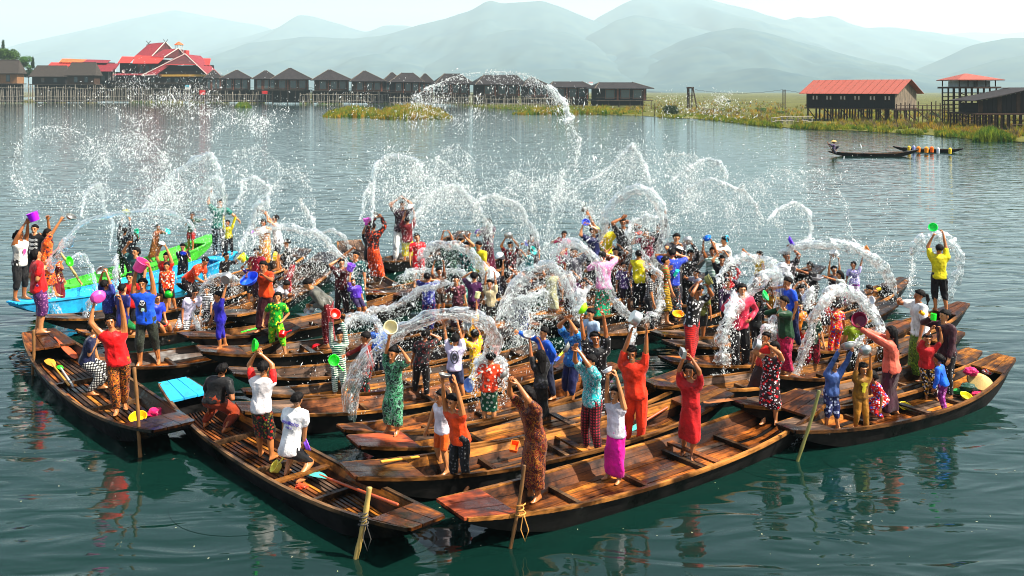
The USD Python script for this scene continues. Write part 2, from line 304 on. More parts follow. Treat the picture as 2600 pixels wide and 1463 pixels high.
# the big hall with many red roofs
Z0 = 402.0
s = Site('red_roofed_hall', 'large dark hall with stacked red roofs, crossed finials and a small cupola', 430, Z0)
X, Zz = s.x, s.z
b = MB(); b.box((X(335), 6, Zz(212)), (X(405), 22, Zz(150))); b.put('wall', WALL_MAROON, s.root)
b = MB(); b.box((X(290), 4, Zz(212)), (X(526), 24, Zz(190))); b.put('wall', WALL_DARK, s.root)
b = MB(); b.box((X(286), -2, Zz(214)), (X(566), 24, Zz(210))); b.put('deck', POST, s.root)
def roof(pts, m, name='roof', t=0.18): slab_roof([pts], t).put(name, m, s.root)
def R3(px, py, y): return (X(px), y, Zz(py))
roof([R3(326, 143, 6), R3(371, 143, 6), R3(390, 103, 14), R3(346, 107, 14)], ROOF_RED); roof([R3(326, 143, 22), R3(410, 143, 22), R3(390, 103, 14), R3(346, 107, 14)], ROOF_RED)
roof([R3(390, 103, 13.8), R3(370, 143, 6.5), R3(410, 143, 21)], WALL_MAROON, 'gable', 0.1)
roof([R3(374, 144, 4), R3(409, 144, 4), R3(432, 121, 10), R3(394, 123, 10)], ROOF_RED); roof([R3(432, 121, 9.8), R3(409, 144, 4.2), R3(452, 144, 16)], WALL_MAROON, 'gable', 0.1)
roof([R3(432, 121, 10), R3(394, 123, 10), R3(420, 144, 17), R3(455, 144, 17)], ROOF_RED)
roof([R3(336, 161, 0), R3(401, 161, 0), R3(410, 142, 5), R3(331, 140, 5)], ROOF_BRIGHT)
roof([R3(370, 192, -4), R3(404, 191, -4), R3(465, 137, 3), R3(428, 143, 9), R3(412, 160, 6)], ROOF_RED)
roof([R3(566, 197, -3), R3(533, 191, -4.2), R3(465, 137, 3), R3(492, 140, 9), R3(545, 190, 8)], ROOF_RED)
roof([R3(465, 139, 2.5), R3(424, 164, -1.2), R3(500, 164, -1.2)], WALL_MAROON, 'gable', 0.1)
roof([R3(424, 165, -1.6), R3(500, 165, -1.6), R3(496, 161, 0), R3(428, 161, 0)], ROOF_BRIGHT, 'canopy', 0.1)
b = MB(); b.box((X(416), 0.5, Zz(190)), (X(520), 12, Zz(166))); b.put('wall', WALL_DARK, s.root)
b = MB(); b.box((X(408), -1.5, Zz(194.5)), (X(531), -1.2, Zz(189.5))); b.put('band', BAND, s.root)
b = MB(); b.box((X(415), -0.4, Zz(189)), (X(524), -0.2, Zz(181))); b.put('balcony', WALL_BROWN, s.root)
roof([R3(486, 165, 2), R3(528, 165, 2), R3(520, 147, 8), R3(480, 146, 8)], ROOF_BRIGHT)
b = MB(); b.box((X(500), 4, Zz(196)), (X(521), 12, Zz(164))); b.put('wall', WALL_DARK, s.root)
roof([R3(296, 160, 1), R3(327, 160, 1), R3(329, 143, 6), R3(295, 142, 6)], ROOF_BRIGHT)
b = MB(); b.box((X(297), 3, Zz(205)), (X(333), 8, Zz(160))); b.put('wall', WALL_DARK, s.root)
roof([R3(288, 191, -2), R3(415, 191, -2), R3(405, 186, 2), R3(296, 186, 2)], ROOF_RED, 'canopy')
for p0, p1 in (((465, 136, 2.4), (369, 192, -4.3)), ((465, 136, 2.4), (536, 192, -4.3)), ((536, 192, -4.3), (567, 198, -3.2)), ((432, 120, 9.7), (408, 145, 3.8)), ((432, 120, 9.7), (446, 138, 12)), ((390, 102, 13.7), (370, 144, 5.8)), ((390, 102, 13.7), (403, 123, 17)), ((369, 192, -4.3), (404, 191, -4.2))):
    b = MB(); b.tube([R3(*p0), R3(*p1)], 0.17, 5); b.put('barge_board', PALE, s.root)
for px in (346, 391):
    for dx in (-6, 6):
        b = MB(); b.tube([R3(px - dx, 112, 13.5), R3(px + dx, 100 if px < 380 else 96, 13.5)], 0.13, 5); b.put('finial', POST, s.root)
b = MB(); c0 = np.array(R3(429, 110, 12)); b.lathe([(2.1, -0.2), (1.95, 0.1), (0.5, 1.1), (0.02, 1.3)], 8, lambda p: p + c0); cup = b.put('cupola', ROOF_ORANGE, s.root)
for dx in (-1.2, 1.2):
    for dy in (-1.2, 1.2):
        b = MB(); b.tube([c0 + [dx, dy, -2.3], c0 + [dx, dy, 0]], 0.12, 5); b.put('cupola_post', PALE, s.root)
b = MB(); b.box(tuple(c0 + [-1.4, -1.4, -3.6]), tuple(c0 + [1.4, 1.4, -2.2])); b.put('cupola_base', WALL_MAROON, s.root)
b = MB(); b.box((X(437), 14, Zz(140)), (X(444), 18, Zz(124))); b.put('dormer', ROOF_BRIGHT, s.root)
windows(s, [X(p) for p in (345, 360, 375, 390)], Zz(186), Zz(166), 5.9, 1.3, None, WALL_BROWN)
windows(s, [X(p) for p in (300, 320, 340, 360, 380, 420, 440, 460, 480, 500)], Zz(209), Zz(198), 3.9, 1.6, None, WALL_BROWN)
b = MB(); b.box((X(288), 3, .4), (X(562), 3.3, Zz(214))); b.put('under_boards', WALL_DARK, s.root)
stilts(s, X(290), X(560), -1, 20, Zz(214), 22, 2)
b = MB(); th = np.linspace(0, 2 * np.pi, 15)[:-1]; v = np.vstack([[[X(311), 1.5, Zz(181)]], np.stack([X(311) + 0.75 * np.cos(th), 0 * th + 1.1, Zz(181) + 0.75 * np.sin(th)], 1)]); b.add(v, [[0, i + 1, (i + 1) % 14 + 1] for i in range(14)]); b.put('satellite_dish', PALE, s.root)

s = Site('long_orange_roof_house', 'long low house with an orange and red roof left of the big hall', 210, 412)
X, Zz = s.x, s.z
def roof2(pts, m, name='roof'): slab_roof([pts], 0.18).put(name, m, s.root)
roof2([R3(150, 158, 0), R3(208, 159, 0), R3(208, 150, 5), R3(144, 148, 5)], ROOF_ORANGE); roof2([R3(208.3, 159, 0), R3(272, 160, 0), R3(269, 152, 5), R3(208.3, 150, 5)], ROOF_RED)
roof2([R3(128, 169, -3), R3(182, 169, -3), R3(180, 159, 1.5), R3(126, 158, 1.5)], ROOF_BRIGHT); roof2([R3(246, 182, -5), R3(301, 182, -5), R3(300, 161, 1.5), R3(268, 161, 1.5), R3(225, 168, -1)], ROOF_RED)
b = MB(); b.box((X(150), 1.5, Zz(210)), (X(270), 9, Zz(158))); b.put('wall', WALL_DARK, s.root)
b = MB(); b.box((X(128), 0, Zz(210)), (X(300), 8, Zz(183))); b.put('wall', WALL_DARK, s.root)
for p in (280, 284, 292, 297): b = MB(); b.tube([R3(p, 206, -2), R3(p, 184, -2)], 0.2, 5); b.put('column', PALE, s.root)
windows(s, [X(p) for p in (140, 165, 190, 215, 240, 262)], Zz(205), Zz(192), -0.05, 1.4, None, WALL_BROWN)
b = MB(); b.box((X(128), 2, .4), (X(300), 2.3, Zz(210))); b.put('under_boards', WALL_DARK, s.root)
stilts(s, X(130), X(300), 0, 8, Zz(210), 12, 2)

def hut(px0, px1, yr, ye, yf, Z, label, wm):
    s = Site('thatched_hut', label, (px0 + px1) / 2, Z, 0, 'hut', 'thatched huts on stilts')
    h = (px1 - px0) / F * Z / 2; zr, ze, zf = s.z(yr), s.z(ye), s.z(yf)
    slab_roof(hip(-h, h, -3.5, 3.5, ze, -h * .75, h * .8, zr), 0.3).put('roof', THATCH, s.root)
    b = MB(); b.box((-h * .85, -2.6, zf), (h * .85, 3, ze + .2)); b.put('wall', wm, s.root)
    b = MB(); b.box((-h, -3.4, zf - .3), (h, 3, zf)); b.put('deck', POST, s.root)
    windows(s, [-h * .3, h * .35], zf + .8, ze - .6, -2.6, 1.3, None, WALL_DARK)
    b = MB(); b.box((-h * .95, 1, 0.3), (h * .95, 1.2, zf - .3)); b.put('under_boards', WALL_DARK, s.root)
    stilts(s, -h * .9, h * .9, -3, 3, zf - .3, 7, 2)
hut(-30, 58, 152, 187, 212, 385, 'thatched hut with a tan woven wall at the left edge', WALL_MAT)
hut(82, 180, 166, 195, 214, 398, 'dark thatched hut with a dark wall behind the spray', WALL_DARK)
hut(172, 252, 158, 192, 214, 392, 'thatched hut with a brown wall between dark hut and red roofs', WALL_BROWN)

# bamboo fences standing in the water
FR = np.random.default_rng(5)
def fence(px0, px1, y_top, y_base, n, label, rails=(0.25, 0.75)):
    Z = CAMH * F / (y_base - HY); s = Site('bamboo_fence', label, (px0 + px1) / 2, Z, 0, 'fence', 'bamboo pole fences along the far shore')
    x0, x1 = s.x(px0), s.x(px1); H_ = fz(y_top, Z)
    for i in range(n):
        x = x0 + (x1 - x0) * (i + FR.uniform(-.35, .35)) / (n - 1); h = H_ * FR.uniform(.72, 1.12); b = MB()
        b.tube([(x, FR.uniform(-.3, .3), -0.8), (x + FR.uniform(-.25, .25), 0, h)], FR.uniform(.055, .10), 5); b.put('pole', BAMBOO_G, s.root)
    for k in rails:
        b = MB(); xs = np.linspace(x0, x1, 10); b.tube([(x, -.15, H_ * k + FR.uniform(-.12, .12)) for x in xs], 0.06, 5); b.put('rail', BAMBOO_G, s.root)
fence(-8, 190, 219, 263, 46, 'bamboo pole fence at the left edge below the thatched huts', (0.2, 0.42, 0.9))
fence(192, 360, 221, 263, 40, 'bamboo pole fence below the orange and red roofed house', (0.2, 0.42, 0.9))
fence(362, 520, 222, 263, 38, 'bamboo pole fence below the big red roofed hall', (0.22, 0.55, 0.9))
fence(524, 760, 234, 264, 52, 'bamboo pole fence under the first dark bungalows', (0.3, 0.8))
fence(762, 990, 236, 266, 52, 'bamboo pole fence under the tall bungalows', (0.3, 0.85))
fence(992, 1230, 241, 270, 46, 'bamboo pole fence behind the yellow reed island', (0.3, 0.8))
fence(1232, 1450, 246, 274, 36, 'sparse bamboo fence under the right bungalows', (0.4, 0.8))
fence(1960, 2062, 296, 318, 16, 'low dark fence left of the long red roofed shed', (0.45, 0.9))

# signs
def sign(px0, px1, y0, y1, Z, m_, label, strip=None):
    s = Site('shore_sign', label, (px0 + px1) / 2, Z, 0, 'sign'); b = MB(); b.box((s.x(px0), -.06, s.z(y1)), (s.x(px1), 0, s.z(y0))); b.put('board', m_, s.root)
    for p in (px0 + 2, px1 - 2): b = MB(); b.tube([(s.x(p), .06, -.5), (s.x(p), .06, s.z(y1) + .3)], .07, 5); b.put('post', BAMBOO_G, s.root)
    if strip: b = MB(); b.box((s.x(px0 + strip[0]), -.085, s.z(y0 + strip[2])), (s.x(px0 + strip[1]), -.065, s.z(y0 + strip[3]))); b.put('lettering', strip[4], s.root)
SRED = mat('sign_red', (0.72, 0.02, 0.02), 0.6); SBLUE = mat('sign_blue', (0.03, 0.42, 0.55), 0.6)
sign(470, 482, 216, 228, 386, INK_ := mat('sign_white', (0.75, 0.75, 0.72), 0.6), 'white and blue sign in front of the big red roofed hall', (0, 10, 6, 0, SBLUE))
sign(507, 521, 229, 241, 378, SRED, 'red sign with a white line in front of the big hall', (6.5, 13, 8.5, 6, INK_))
sign(665, 679, 231, 239, 372, SRED, 'small pale red sign under the third dark bungalow')

# the long shed on stilts at the right
N = np.array([60.8, 150.0]); d1 = np.array([-11.0, 10.0]); L1 = np.linalg.norm(d1); ang = math.degrees(math.atan2(-d1[1], -d1[0]))
Lc = N + d1
s = Site('long_shed', 'long dark shed on stilts with a rusty red roof at the right', 0, 1, 0)
UsdGeom.Xformable(stage.GetPrimAtPath(s.root)).GetOrderedXformOps()[0].Set(Gf.Vec3d(float(Lc[0]), float(Lc[1]), 0)); UsdGeom.Xform(stage.GetPrimAtPath(s.root)).AddRotateZOp().Set(ang)
LX, LY, zf, zt, zr = L1, 9.6, 2.35, 5.0, 6.95
b = MB(); b.box((0, 0.12, zf), (LX - .15, LY - .12, zt)); b.put('wall', WALL_DARK, s.root)
nb = 22
for i in range(nb):
    b = MB(); x0 = LX * i / nb + .02; b.box((x0, 0.02, zf + FR.uniform(-.05, .05)), (x0 + LX / nb - .04, 0.09, zt)); b.put('wall_board', WALL_DARK, s.root)
for j in range(12):
    y0 = LY * j / 12 + .02; y1 = y0 + LY / 12 - .04; top = lambda y: zt + (zr - zt) * (1 - abs(y - LY / 2) / (LY / 2)) - 0.12
    b = MB(); xx = LX - .12; v = [(xx, y0, zf), (xx, y1, zf), (xx, y1, top(y1)), (xx, y0, top(y0)), (xx + .1, y0, zf), (xx + .1, y1, zf), (xx + .1, y1, top(y1)), (xx + .1, y0, top(y0))]
    b.add(v, [[0, 3, 2, 1], [4, 5, 6, 7], [0, 1, 5, 4], [1, 2, 6, 5], [2, 3, 7, 6], [3, 0, 4, 7]]); b.put('gable_board', WALL_GREY, s.root)
rf = gable_roof(-.9, LX + .9, 0, LY, zt + .05, zr + .05, 0.9)
for k, fc in enumerate(rf):
    fc = np.array(fc); n_ = 14
    for i in range(n_):
        a0, a1 = i / n_, (i + 1) / n_ - .006; q = [fc[0] + (fc[1] - fc[0]) * a0, fc[0] + (fc[1] - fc[0]) * a1, fc[3] + (fc[2] - fc[3]) * a1, fc[3] + (fc[2] - fc[3]) * a0]
        slab_roof([q], .06).put('roof_sheet', ROOF_RUST, s.root)
windows(s, [LX * t for t in (.09, .13, .25, .29, .41, .45, .57, .61, .74, .78, .90, .94)], 3.7, 4.3, 0.0, .22, PALE, WALL_BROWN)
stilts(s, .2, LX - .2, .2, LY - .2, zf, 11, 3, .14, WALL_BROWN)
for i in range(0, 10, 2):
    b = MB(); x = .2 + (LX - .4) * i / 10; b.tube([(x, .1, zf - .1), (x + LX / 10, .1, .4)], .09, 5); b.put('brace', WALL_BROWN, s.root)
b = MB(); b.box((-.2, -.25, zf - .2), (LX + .2, LY + .2, zf - .02)); b.put('floor_beam', WALL_BROWN, s.root)

# water tower
s = Site('water_tower', 'timber water tower with a small red roof over grey tanks', 2460, 136)
X, Zz = s.x, s.z
slab_roof(hip(X(2404), X(2521), -3.4, 3.4, Zz(203), X(2449), X(2456), Zz(187))).put('roof', ROOF_RUST, s.root)
b = MB(); b.box((X(2404), -3.0, Zz(225)), (X(2515), 3.0, Zz(220.5))); b.put('platform', WALL_BROWN, s.root)
GREYT = mat('tank_grey', (0.32, 0.36, 0.34), 0.6, scale=2)
for p0, p1 in ((2422, 2456), (2462, 2498)):
    b = MB(); b.box((X(p0), -1.8, Zz(220.4)), (X(p1), 1.8, Zz(206))); b.put('tank', GREYT, s.root)
for px in (2414, 2436, 2458, 2480, 2504):
    for y in (-2.6, 2.6):
        b = MB(); b.tube([(X(px), y, Zz(220)), (X(px), y, Zz(200))], .08, 5); b.put('roof_post', WALL_BROWN, s.root)
for px in np.linspace(2414, 2506, 7):
    for y in (-2.6, -.8, .8, 2.6):
        b = MB(); b.tube([(X(px), y, -.5), (X(px), y, Zz(225))], .11, 5); b.put('tower_post', WALL_BROWN, s.root)
for k, yy in enumerate(np.linspace(236, 316, 9)):
    for y in (-2.7, 2.7):
        b = MB(); b.tube([(X(2413), y, Zz(yy)), (X(2507), y, Zz(yy))], .07, 5); b.put('cross_beam', WALL_BROWN, s.root)
    b = MB(); b.tube([(X(2413), -2.75, Zz(yy)), (X(2437), -2.75, Zz(yy + 9))], .06, 5); b.put('brace', WALL_BROWN, s.root)
    b = MB(); b.tube([(X(2482), -2.75, Zz(yy + 9)), (X(2507), -2.75, Zz(yy))], .06, 5); b.put('brace', WALL_BROWN, s.root)

s = Site('dark_shed', 'dark timber shed with a sloping roof on stilts at the right edge', 2560, 124)
X, Zz = s.x, s.z
slab_roof([[(X(2446), -3, Zz(255)), (X(2500), -3.2, Zz(246)), (X(2600), -3.2, Zz(222)), (X(2600), 4, Zz(222)), (X(2446), 4, Zz(255))], [(X(2600), -3.2, Zz(222)), (X(2720), -3.2, Zz(250)), (X(2720), 4, Zz(250)), (X(2600), 4, Zz(222))]], .15).put('roof', ROOF_DARK, s.root)
for i, px in enumerate(np.linspace(2466, 2690, 20)):
    zt_ = np.interp(px, [2446, 2500, 2600, 2720], [255, 246, 222, 250]); b = MB(); w_ = 224 / 20 / F * 124 / 2 - .02
    b.box((X(px) - w_, -2.5, Zz(285)), (X(px) + w_, -2.35, Zz(zt_ + 3))); b.put('wall_board', WALL_DARK if i % 4 else WALL_BROWN, s.root)
b = MB(); b.box((X(2468), -2.3, Zz(285)), (X(2690), 3.5, Zz(262))); b.put('wall', WALL_DARK, s.root)
b = MB(); b.box((X(2440), -4, Zz(290)), (X(2700), 4, Zz(286))); b.put('deck', WALL_BROWN, s.root)
stilts(s, X(2445), X(2690), -3.6, 3.5, Zz(290), 17, 2, .12, WALL_BROWN)
for yy in (303, 315, 327):
    b = MB(); b.tube([(X(2530), -3.8, Zz(yy)), (X(2690), -3.8, Zz(yy - 1))], .07, 5); b.put('rail', WALL_BROWN, s.root)
b = MB(); b.tube([(X(2500), 3, Zz(224)), (X(2620), 3, Zz(223.5))], .06, 5); b.put('ridge_rail', WALL_BROWN, s.root)

s = Site('stilt_walkway', 'narrow timber walkway on stilts between the long shed and the water tower', 2345, 143)
X, Zz = s.x, s.z
b = MB(); b.box((X(2268), -.7, Zz(281)), (X(2420), .7, Zz(278))); b.put('walk_deck', WALL_BROWN, s.root)
for px in np.linspace(2272, 2416, 14):
    b = MB(); b.tube([(X(px), -.6, -.5), (X(px), -.6, Zz(262 + FR.uniform(-6, 6)))], .08, 5); b.put('post', WALL_BROWN, s.root)
b = MB(); b.tube([(X(2270), -.65, Zz(268)), (X(2418), -.65, Zz(268))], .05, 5); b.put('handrail', WALL_BROWN, s.root)
for p0 in (2290, 2325, 2360): b = MB(); b.tube([(X(p0), -.6, Zz(281)), (X(p0 + 28), -.6, Zz(305))], .07, 5); b.put('brace', WALL_BROWN, s.root)

# poles and wires
s = Site('power_poles', 'pair of thin dark utility poles on the marsh left of the long shed', 1990, 260, 0, 'pole')
for p in (1988, 1993.5): b = MB(); b.tube([(s.x(p), 0, 0), (s.x(p), 0, s.z(228))], .14, 6); b.put('pole', WALL_BROWN, s.root)
b = MB(); b.tube([(s.x(1987), 0, s.z(231)), (s.x(1995), 0, s.z(231))], .1, 5); b.put('crossbar', WALL_BROWN, s.root)
b = MB(); xs = np.linspace(1765, 1988, 20); b.tube([(s.x(p), 0, s.z(228 + 9 * (1 - ((p - 1876) / 111) ** 2))) for p in xs], .035, 4); xs = np.linspace(1994, 2040, 6); b.tube([(s.x(p), 0, s.z(229 + (p - 1994) * .17)) for p in xs], .035, 4); b.put('wire', WALL_DARK, s.root)
s = Site('lookout_frame', 'small dark timber lookout frame on the marsh behind the houses', 1755, 270, 0, 'lookout')
for a_, b__ in ((1746, 1746), (1750, 1749), (1757, 1757), (1770, 1759)): b = MB(); b.tube([(s.x(a_), 0, 0), (s.x(b__), 0, s.z(222))], .2, 6); b.put('leg', WALL_BROWN, s.root)
b = MB(); b.box((s.x(1744), -.6, s.z(225)), (s.x(1761), .6, s.z(221))); b.put('platform', WALL_BROWN, s.root)
b = MB(); b.box((s.x(1744), -.5, s.z(244)), (s.x(1760), .5, s.z(242))); b.put('platform', WALL_BROWN, s.root)
for px, y0, y1 in ((1632, 240, 297), (1662, 262, 300), (1812, 272, 305)):
    s = Site('marsh_stake', 'thin stake at the marsh edge, %s' % {1632: 'just right of the end house', 1662: 'short one in front of the grey bush', 1812: 'furthest right of the three'}[px], px, CAMH * F / (y1 - HY), 0, 'stake', 'thin stakes at the edge of the marsh')
    b = MB(); b.tube([(0, 0, -.5), (.05, 0, s.z(y0))], .06, 5); b.put('stake_pole', WALL_BROWN, s.root)
WH = mat('far_white_wall', (0.75, 0.73, 0.7), 0.8)
for px, py, w in ((1962, 239, 10), (1985, 241, 7), (2008, 240, 12), (2032, 243, 9), (1478, 214, 16), (1500, 212, 10), (1850, 197, 12), (1820, 196, 9), (2374, 211, 6), (1590, 250, 8)):
    Zf = 2300 if py > 230 else 2900
    s = Site('far_house', 'tiny pale house far below the hills, %s' % {1962: 'leftmost of the row left of the long shed', 1985: 'just left of the utility poles', 2008: 'just right of the utility poles', 2032: 'touching the left eave of the long shed', 1478: 'left one above the long low house', 1500: 'right one above the end house', 1850: 'right one on the big rounded hill', 1820: 'left one on the big rounded hill', 2374: 'on the slope between long shed and water tower', 1590: 'behind the end house of the bungalow row'}[px], px, Zf, 0, 'house', 'tiny pale houses far away below the hills'); w_ = w / F * Zf / 2
    z0_ = max(0, s.z(py + 3)); b = MB(); b.box((-w_, -6, z0_ - 12), (w_, 6, z0_ + 5)); b.put('wall', WH, s.root); slab_roof(gable_roof(-w_ - .5, w_ + .5, -6, 6, z0_ + 5, z0_ + 8)).put('roof', ROOF_RUST if px % 3 == 0 else WH, s.root)

# trees, reeds, grass
LEAF = [mat('leaf_%d' % i, c, 0.65, var=0.45, scale=0.6, spec=0.25, rnd=0.35, trans=0.3, pos='object') for i, c in enumerate([(0.09, 0.20, 0.02), (0.05, 0.13, 0.02), (0.025, 0.06, 0.02)])]
BARK = mat('bark', (0.10, 0.07, 0.05), 0.9)
def leaf_cloud(centres, radii, n, size, seed):
    R = np.random.default_rng(seed); C = np.array(centres); r = np.array(radii); k = R.choice(len(C), n, p=r**2 / (r**2).sum())
    d = R.normal(size=(n, 3)); d /= np.linalg.norm(d, axis=1)[:, None]; p = C[k] + d * (r[k] * R.uniform(.55, 1.05, n))[:, None] * [1, 1, .85]
    a = R.normal(size=(n, 3)); a /= np.linalg.norm(a, axis=1)[:, None]; b = np.cross(a, R.normal(size=(n, 3))); b /= np.linalg.norm(b, axis=1)[:, None]
    s = size * R.uniform(.6, 1.3, n)[:, None]
    v = np.stack([p - a * s, p + b * s * .5, p + a * s, p - b * s * .5], 1).reshape(-1, 3); i = np.arange(n)[:, None] * 4
    return v, np.vstack([i + [0, 1, 2], i + [0, 2, 3]])
def leaf_tree(px, py_top, py_bot, wpx, Z, label, m_, seed):
    s = Site('leafy_tree', label, px, Z, 0, 'tree'); R = np.random.default_rng(seed); zt, zb = s.z(py_top), s.z(py_bot); w = wpx / F * Z / 2
    cs = [(R.uniform(-.6, .6) * w, R.uniform(-.5, .5) * w, zb + (zt - zb) * R.uniform(.35, .85)) for _ in range(9)]; rs = [w * R.uniform(.28, .45) for _ in cs]
    obj('crown', leaf_cloud(cs, rs, 2600, w * .075, seed), m_, s.root)
    b = MB(); b.tube([(0, 0, -.5), (.2, 0, zb * .5), (0, 0, zb + (zt - zb) * .5)], [.35, .25, .1], 7)
    for c in cs[:5]: b.tube([(0, 0, zb + (zt - zb) * .2), c], [.12, .03], 5)
    b.put('trunk', BARK, s.root)
leaf_tree(18, 120, 172, 70, 420, 'bright green leafy tree at the left edge', LEAF[0], 3)
leaf_tree(58, 143, 190, 46, 418, 'darker green tree right of the bright one at the left edge', LEAF[1], 4)
leaf_tree(72, 170, 205, 40, 410, 'low dark green tree beside the tan woven hut', LEAF[2], 5)
def conifer(px, py_top, py_bot, wpx, Z, label, seed):
    s = Site('conifer_tree', label, px, Z, 0, 'tree'); R = np.random.default_rng(seed); zt, zb = s.z(py_top), s.z(py_bot); w = wpx / F * Z / 2
    b = MB(); b.tube([(0, 0, 0), (0, 0, zt)], [.3, .03], 6); b.put('trunk', BARK, s.root)
    vs, fs, n = [], [], 0
    for t in np.linspace(0.02, .98, 13):
        z = zb + (zt - zb) * t; L = w * (1 - t) * R.uniform(.8, 1.1) + .15
        for a in np.arange(7) * 2 * np.pi / 7 + R.uniform(0, 1):
            m_ = 16; q = R.uniform(0, 1, m_); p = np.stack([np.cos(a) * L * q, np.sin(a) * L * q, z - .25 * L * q + R.normal(0, .1, m_)], 1); dd = R.normal(size=(m_, 3)) * .28
            e = np.cross(dd, R.normal(size=(m_, 3))); e *= (.12 / (np.linalg.norm(e, axis=1) + 1e-6))[:, None]
            v = np.stack([p - dd, p + e, p + dd, p - e], 1).reshape(-1, 3); i = np.arange(m_)[:, None] * 4 + n; vs.append(v); fs.append(np.vstack([i + [0, 1, 2], i + [0, 2, 3]])); n += 4 * m_
    obj('crown', (np.vstack(vs), np.vstack(fs)), LEAF[2], s.root)
conifer(8, 103, 152, 22, 430, 'tall dark conifer with tiered branches at the left edge', 6)
conifer(83, 147, 172, 10, 425, 'small dark conifer left of the dark thatched hut', 7)
conifer(26, 138, 152, 12, 428, 'short dark conifer top behind the bright green tree', 8)

GRASS = [mat('grass_%d' % i, c, 0.8, var=0.4, scale=0.4, spec=0.15, rnd=0.4, trans=0.3, pos='object') for i, c in enumerate([(0.155, 0.20, 0.012), (0.28, 0.245, 0.016), (0.06, 0.15, 0.012), (0.36, 0.22, 0.016), (0.17, 0.13, 0.06)])]
def tuft(seed, n=16, h=1.0, w=.35):
    R = np.random.default_rng(seed); v, f = [], []
    for i in range(n):
        a = R.uniform(0, 2 * np.pi); r = R.uniform(0, w); p = np.array([math.cos(a) * r, math.sin(a) * r, 0]); t = p * R.uniform(.6, 1.6) + [R.normal(0, .12), R.normal(0, .12), h * R.uniform(.6, 1.1)]
        q = np.array([-math.sin(a), math.cos(a), 0]) * .045; k = len(v); v += [p - q, p + q, (p + t) / 2 + q * .8, (p + t) / 2 - q * .8, t]; f += [[k, k+1, k+2], [k, k+2, k+3], [k+3, k+2, k+4]]
    return np.array(v), np.array(f)
def grass(name, label, pts, hs, mats_, seed, cat):
    R = np.random.default_rng(seed); p = numbered('/World', name); pi = UsdGeom.PointInstancer.Define(stage, p); keys(pi.GetPrim(), label, cat, None, 'stuff')
    for j, m_ in enumerate(mats_):
        g = usdkit.mesh(stage, f'{p}/tuft_{j:03d}', tuft(seed * 10 + j), m_); pi.GetPrototypesRel().AddTarget(g.GetPath())
    n = len(pts); pi.CreatePositionsAttr(Vt.Vec3fArray.FromNumpy(np.asarray(pts, np.float32))); pi.CreateProtoIndicesAttr(Vt.IntArray.FromNumpy(R.integers(0, len(mats_), n).astype(np.int32)))
    hs = np.asarray(hs); pi.CreateScalesAttr(Vt.Vec3fArray.FromNumpy(np.stack([hs * 1.2, hs * 1.2, hs], 1).astype(np.float32)))
    a = R.uniform(0, np.pi, n); pi.CreateOrientationsAttr(Vt.QuathArray([Gf.Quath(float(math.cos(x)), 0, 0, float(math.sin(x))) for x in a]))
R = np.random.default_rng(21)
def bank(x0, x1, dy0, dy1, n, power=1.0):
    out = []
    for x, t in zip(R.uniform(x0, x1, n), R.uniform(0, 1, n) ** power):
        y = in_shore(x) - (dy0 + (dy1 - dy0) * t)
        if meshkit.fbm(np.array([x * .02, y * .12, 1.0]), 3) > 0.40: out.append(gnd(x, max(y, 238), 0.05))
    return np.array(out)
p = bank(1150, 2640, -1, 10, 4200); grass('shore_grass', 'bright green low grass along the water edge of the marsh', p, R.uniform(.25, .7, len(p)), [GRASS[0], GRASS[2], GRASS[0], GRASS[1]], 1, 'grass')
p = bank(1400, 2640, 8, 60, 5200, 1.3); grass('marsh_reeds', 'yellow green reeds over the marsh behind the water edge', p, R.uniform(.3, 1.05, len(p)), [GRASS[0], GRASS[1], GRASS[4], GRASS[3]], 2, 'reeds')
xs_ = R.uniform(-20, 1160, 2600); p = np.array([gnd(x, np.interp(x, [0, 560, 1000, 1160], [261, 261.5, 265, 270]) - abs(R.normal(0, 2.2)), 0.0) for x in xs_ if meshkit.fbm(np.array([x * .02, 4.0, 1.0]), 3) > (0.36 if x < 540 else 0.52)]); grass('shore_weeds', 'green and yellow weeds at the foot of the bamboo fences', p, R.uniform(.5, 1.5, len(p)), [GRASS[0], GRASS[1], GRASS[2]], 3, 'weeds')
def island(x0, x1, y0, y1, n, seed):
    out, hs = [], []
    for _ in range(n):
        x = R.uniform(x0, x1); t = (x - x0) / (x1 - x0); env = math.sin(math.pi * min(max(t, .02), .98)) ** .5; y = y1 - R.uniform(0, 1) * (y1 - y0) * env
        out.append(gnd(x, y, 0)); hs.append((0.5 + 1.3 * meshkit.fbm(np.array([x * .03, seed, 0.0]), 3)) * env * R.uniform(.6, 1.2))
    return np.array(out), np.array(hs)
for k, (x0, x1, y0, y1, n, lab, ms) in enumerate([(820, 985, 276, 299, 900, 'yellow and green reed island left part below the tall bungalows', [GRASS[1], GRASS[0], GRASS[3], GRASS[2]]), (940, 1148, 270, 303, 1500, 'wide yellow reed island under the spray', [GRASS[0], GRASS[1], GRASS[3]]), (596, 640, 262, 275, 160, 'small green weed clump below the third dark bungalow', [GRASS[2], GRASS[0]]), (2470, 2570, 346, 360, 500, 'bright green weed patch in the water at the right edge', [GRASS[2], GRASS[0]]), (1300, 1620, 274, 292, 900, 'green and ochre weeds in front of the right bungalows', [GRASS[0], GRASS[2], GRASS[1], GRASS[3]])]):
    p, hs = island(x0, x1, y0, y1, n, k + 1.5); grass('reed_island', lab, p, np.maximum(hs, .2), ms, 10 + k, 'reeds')
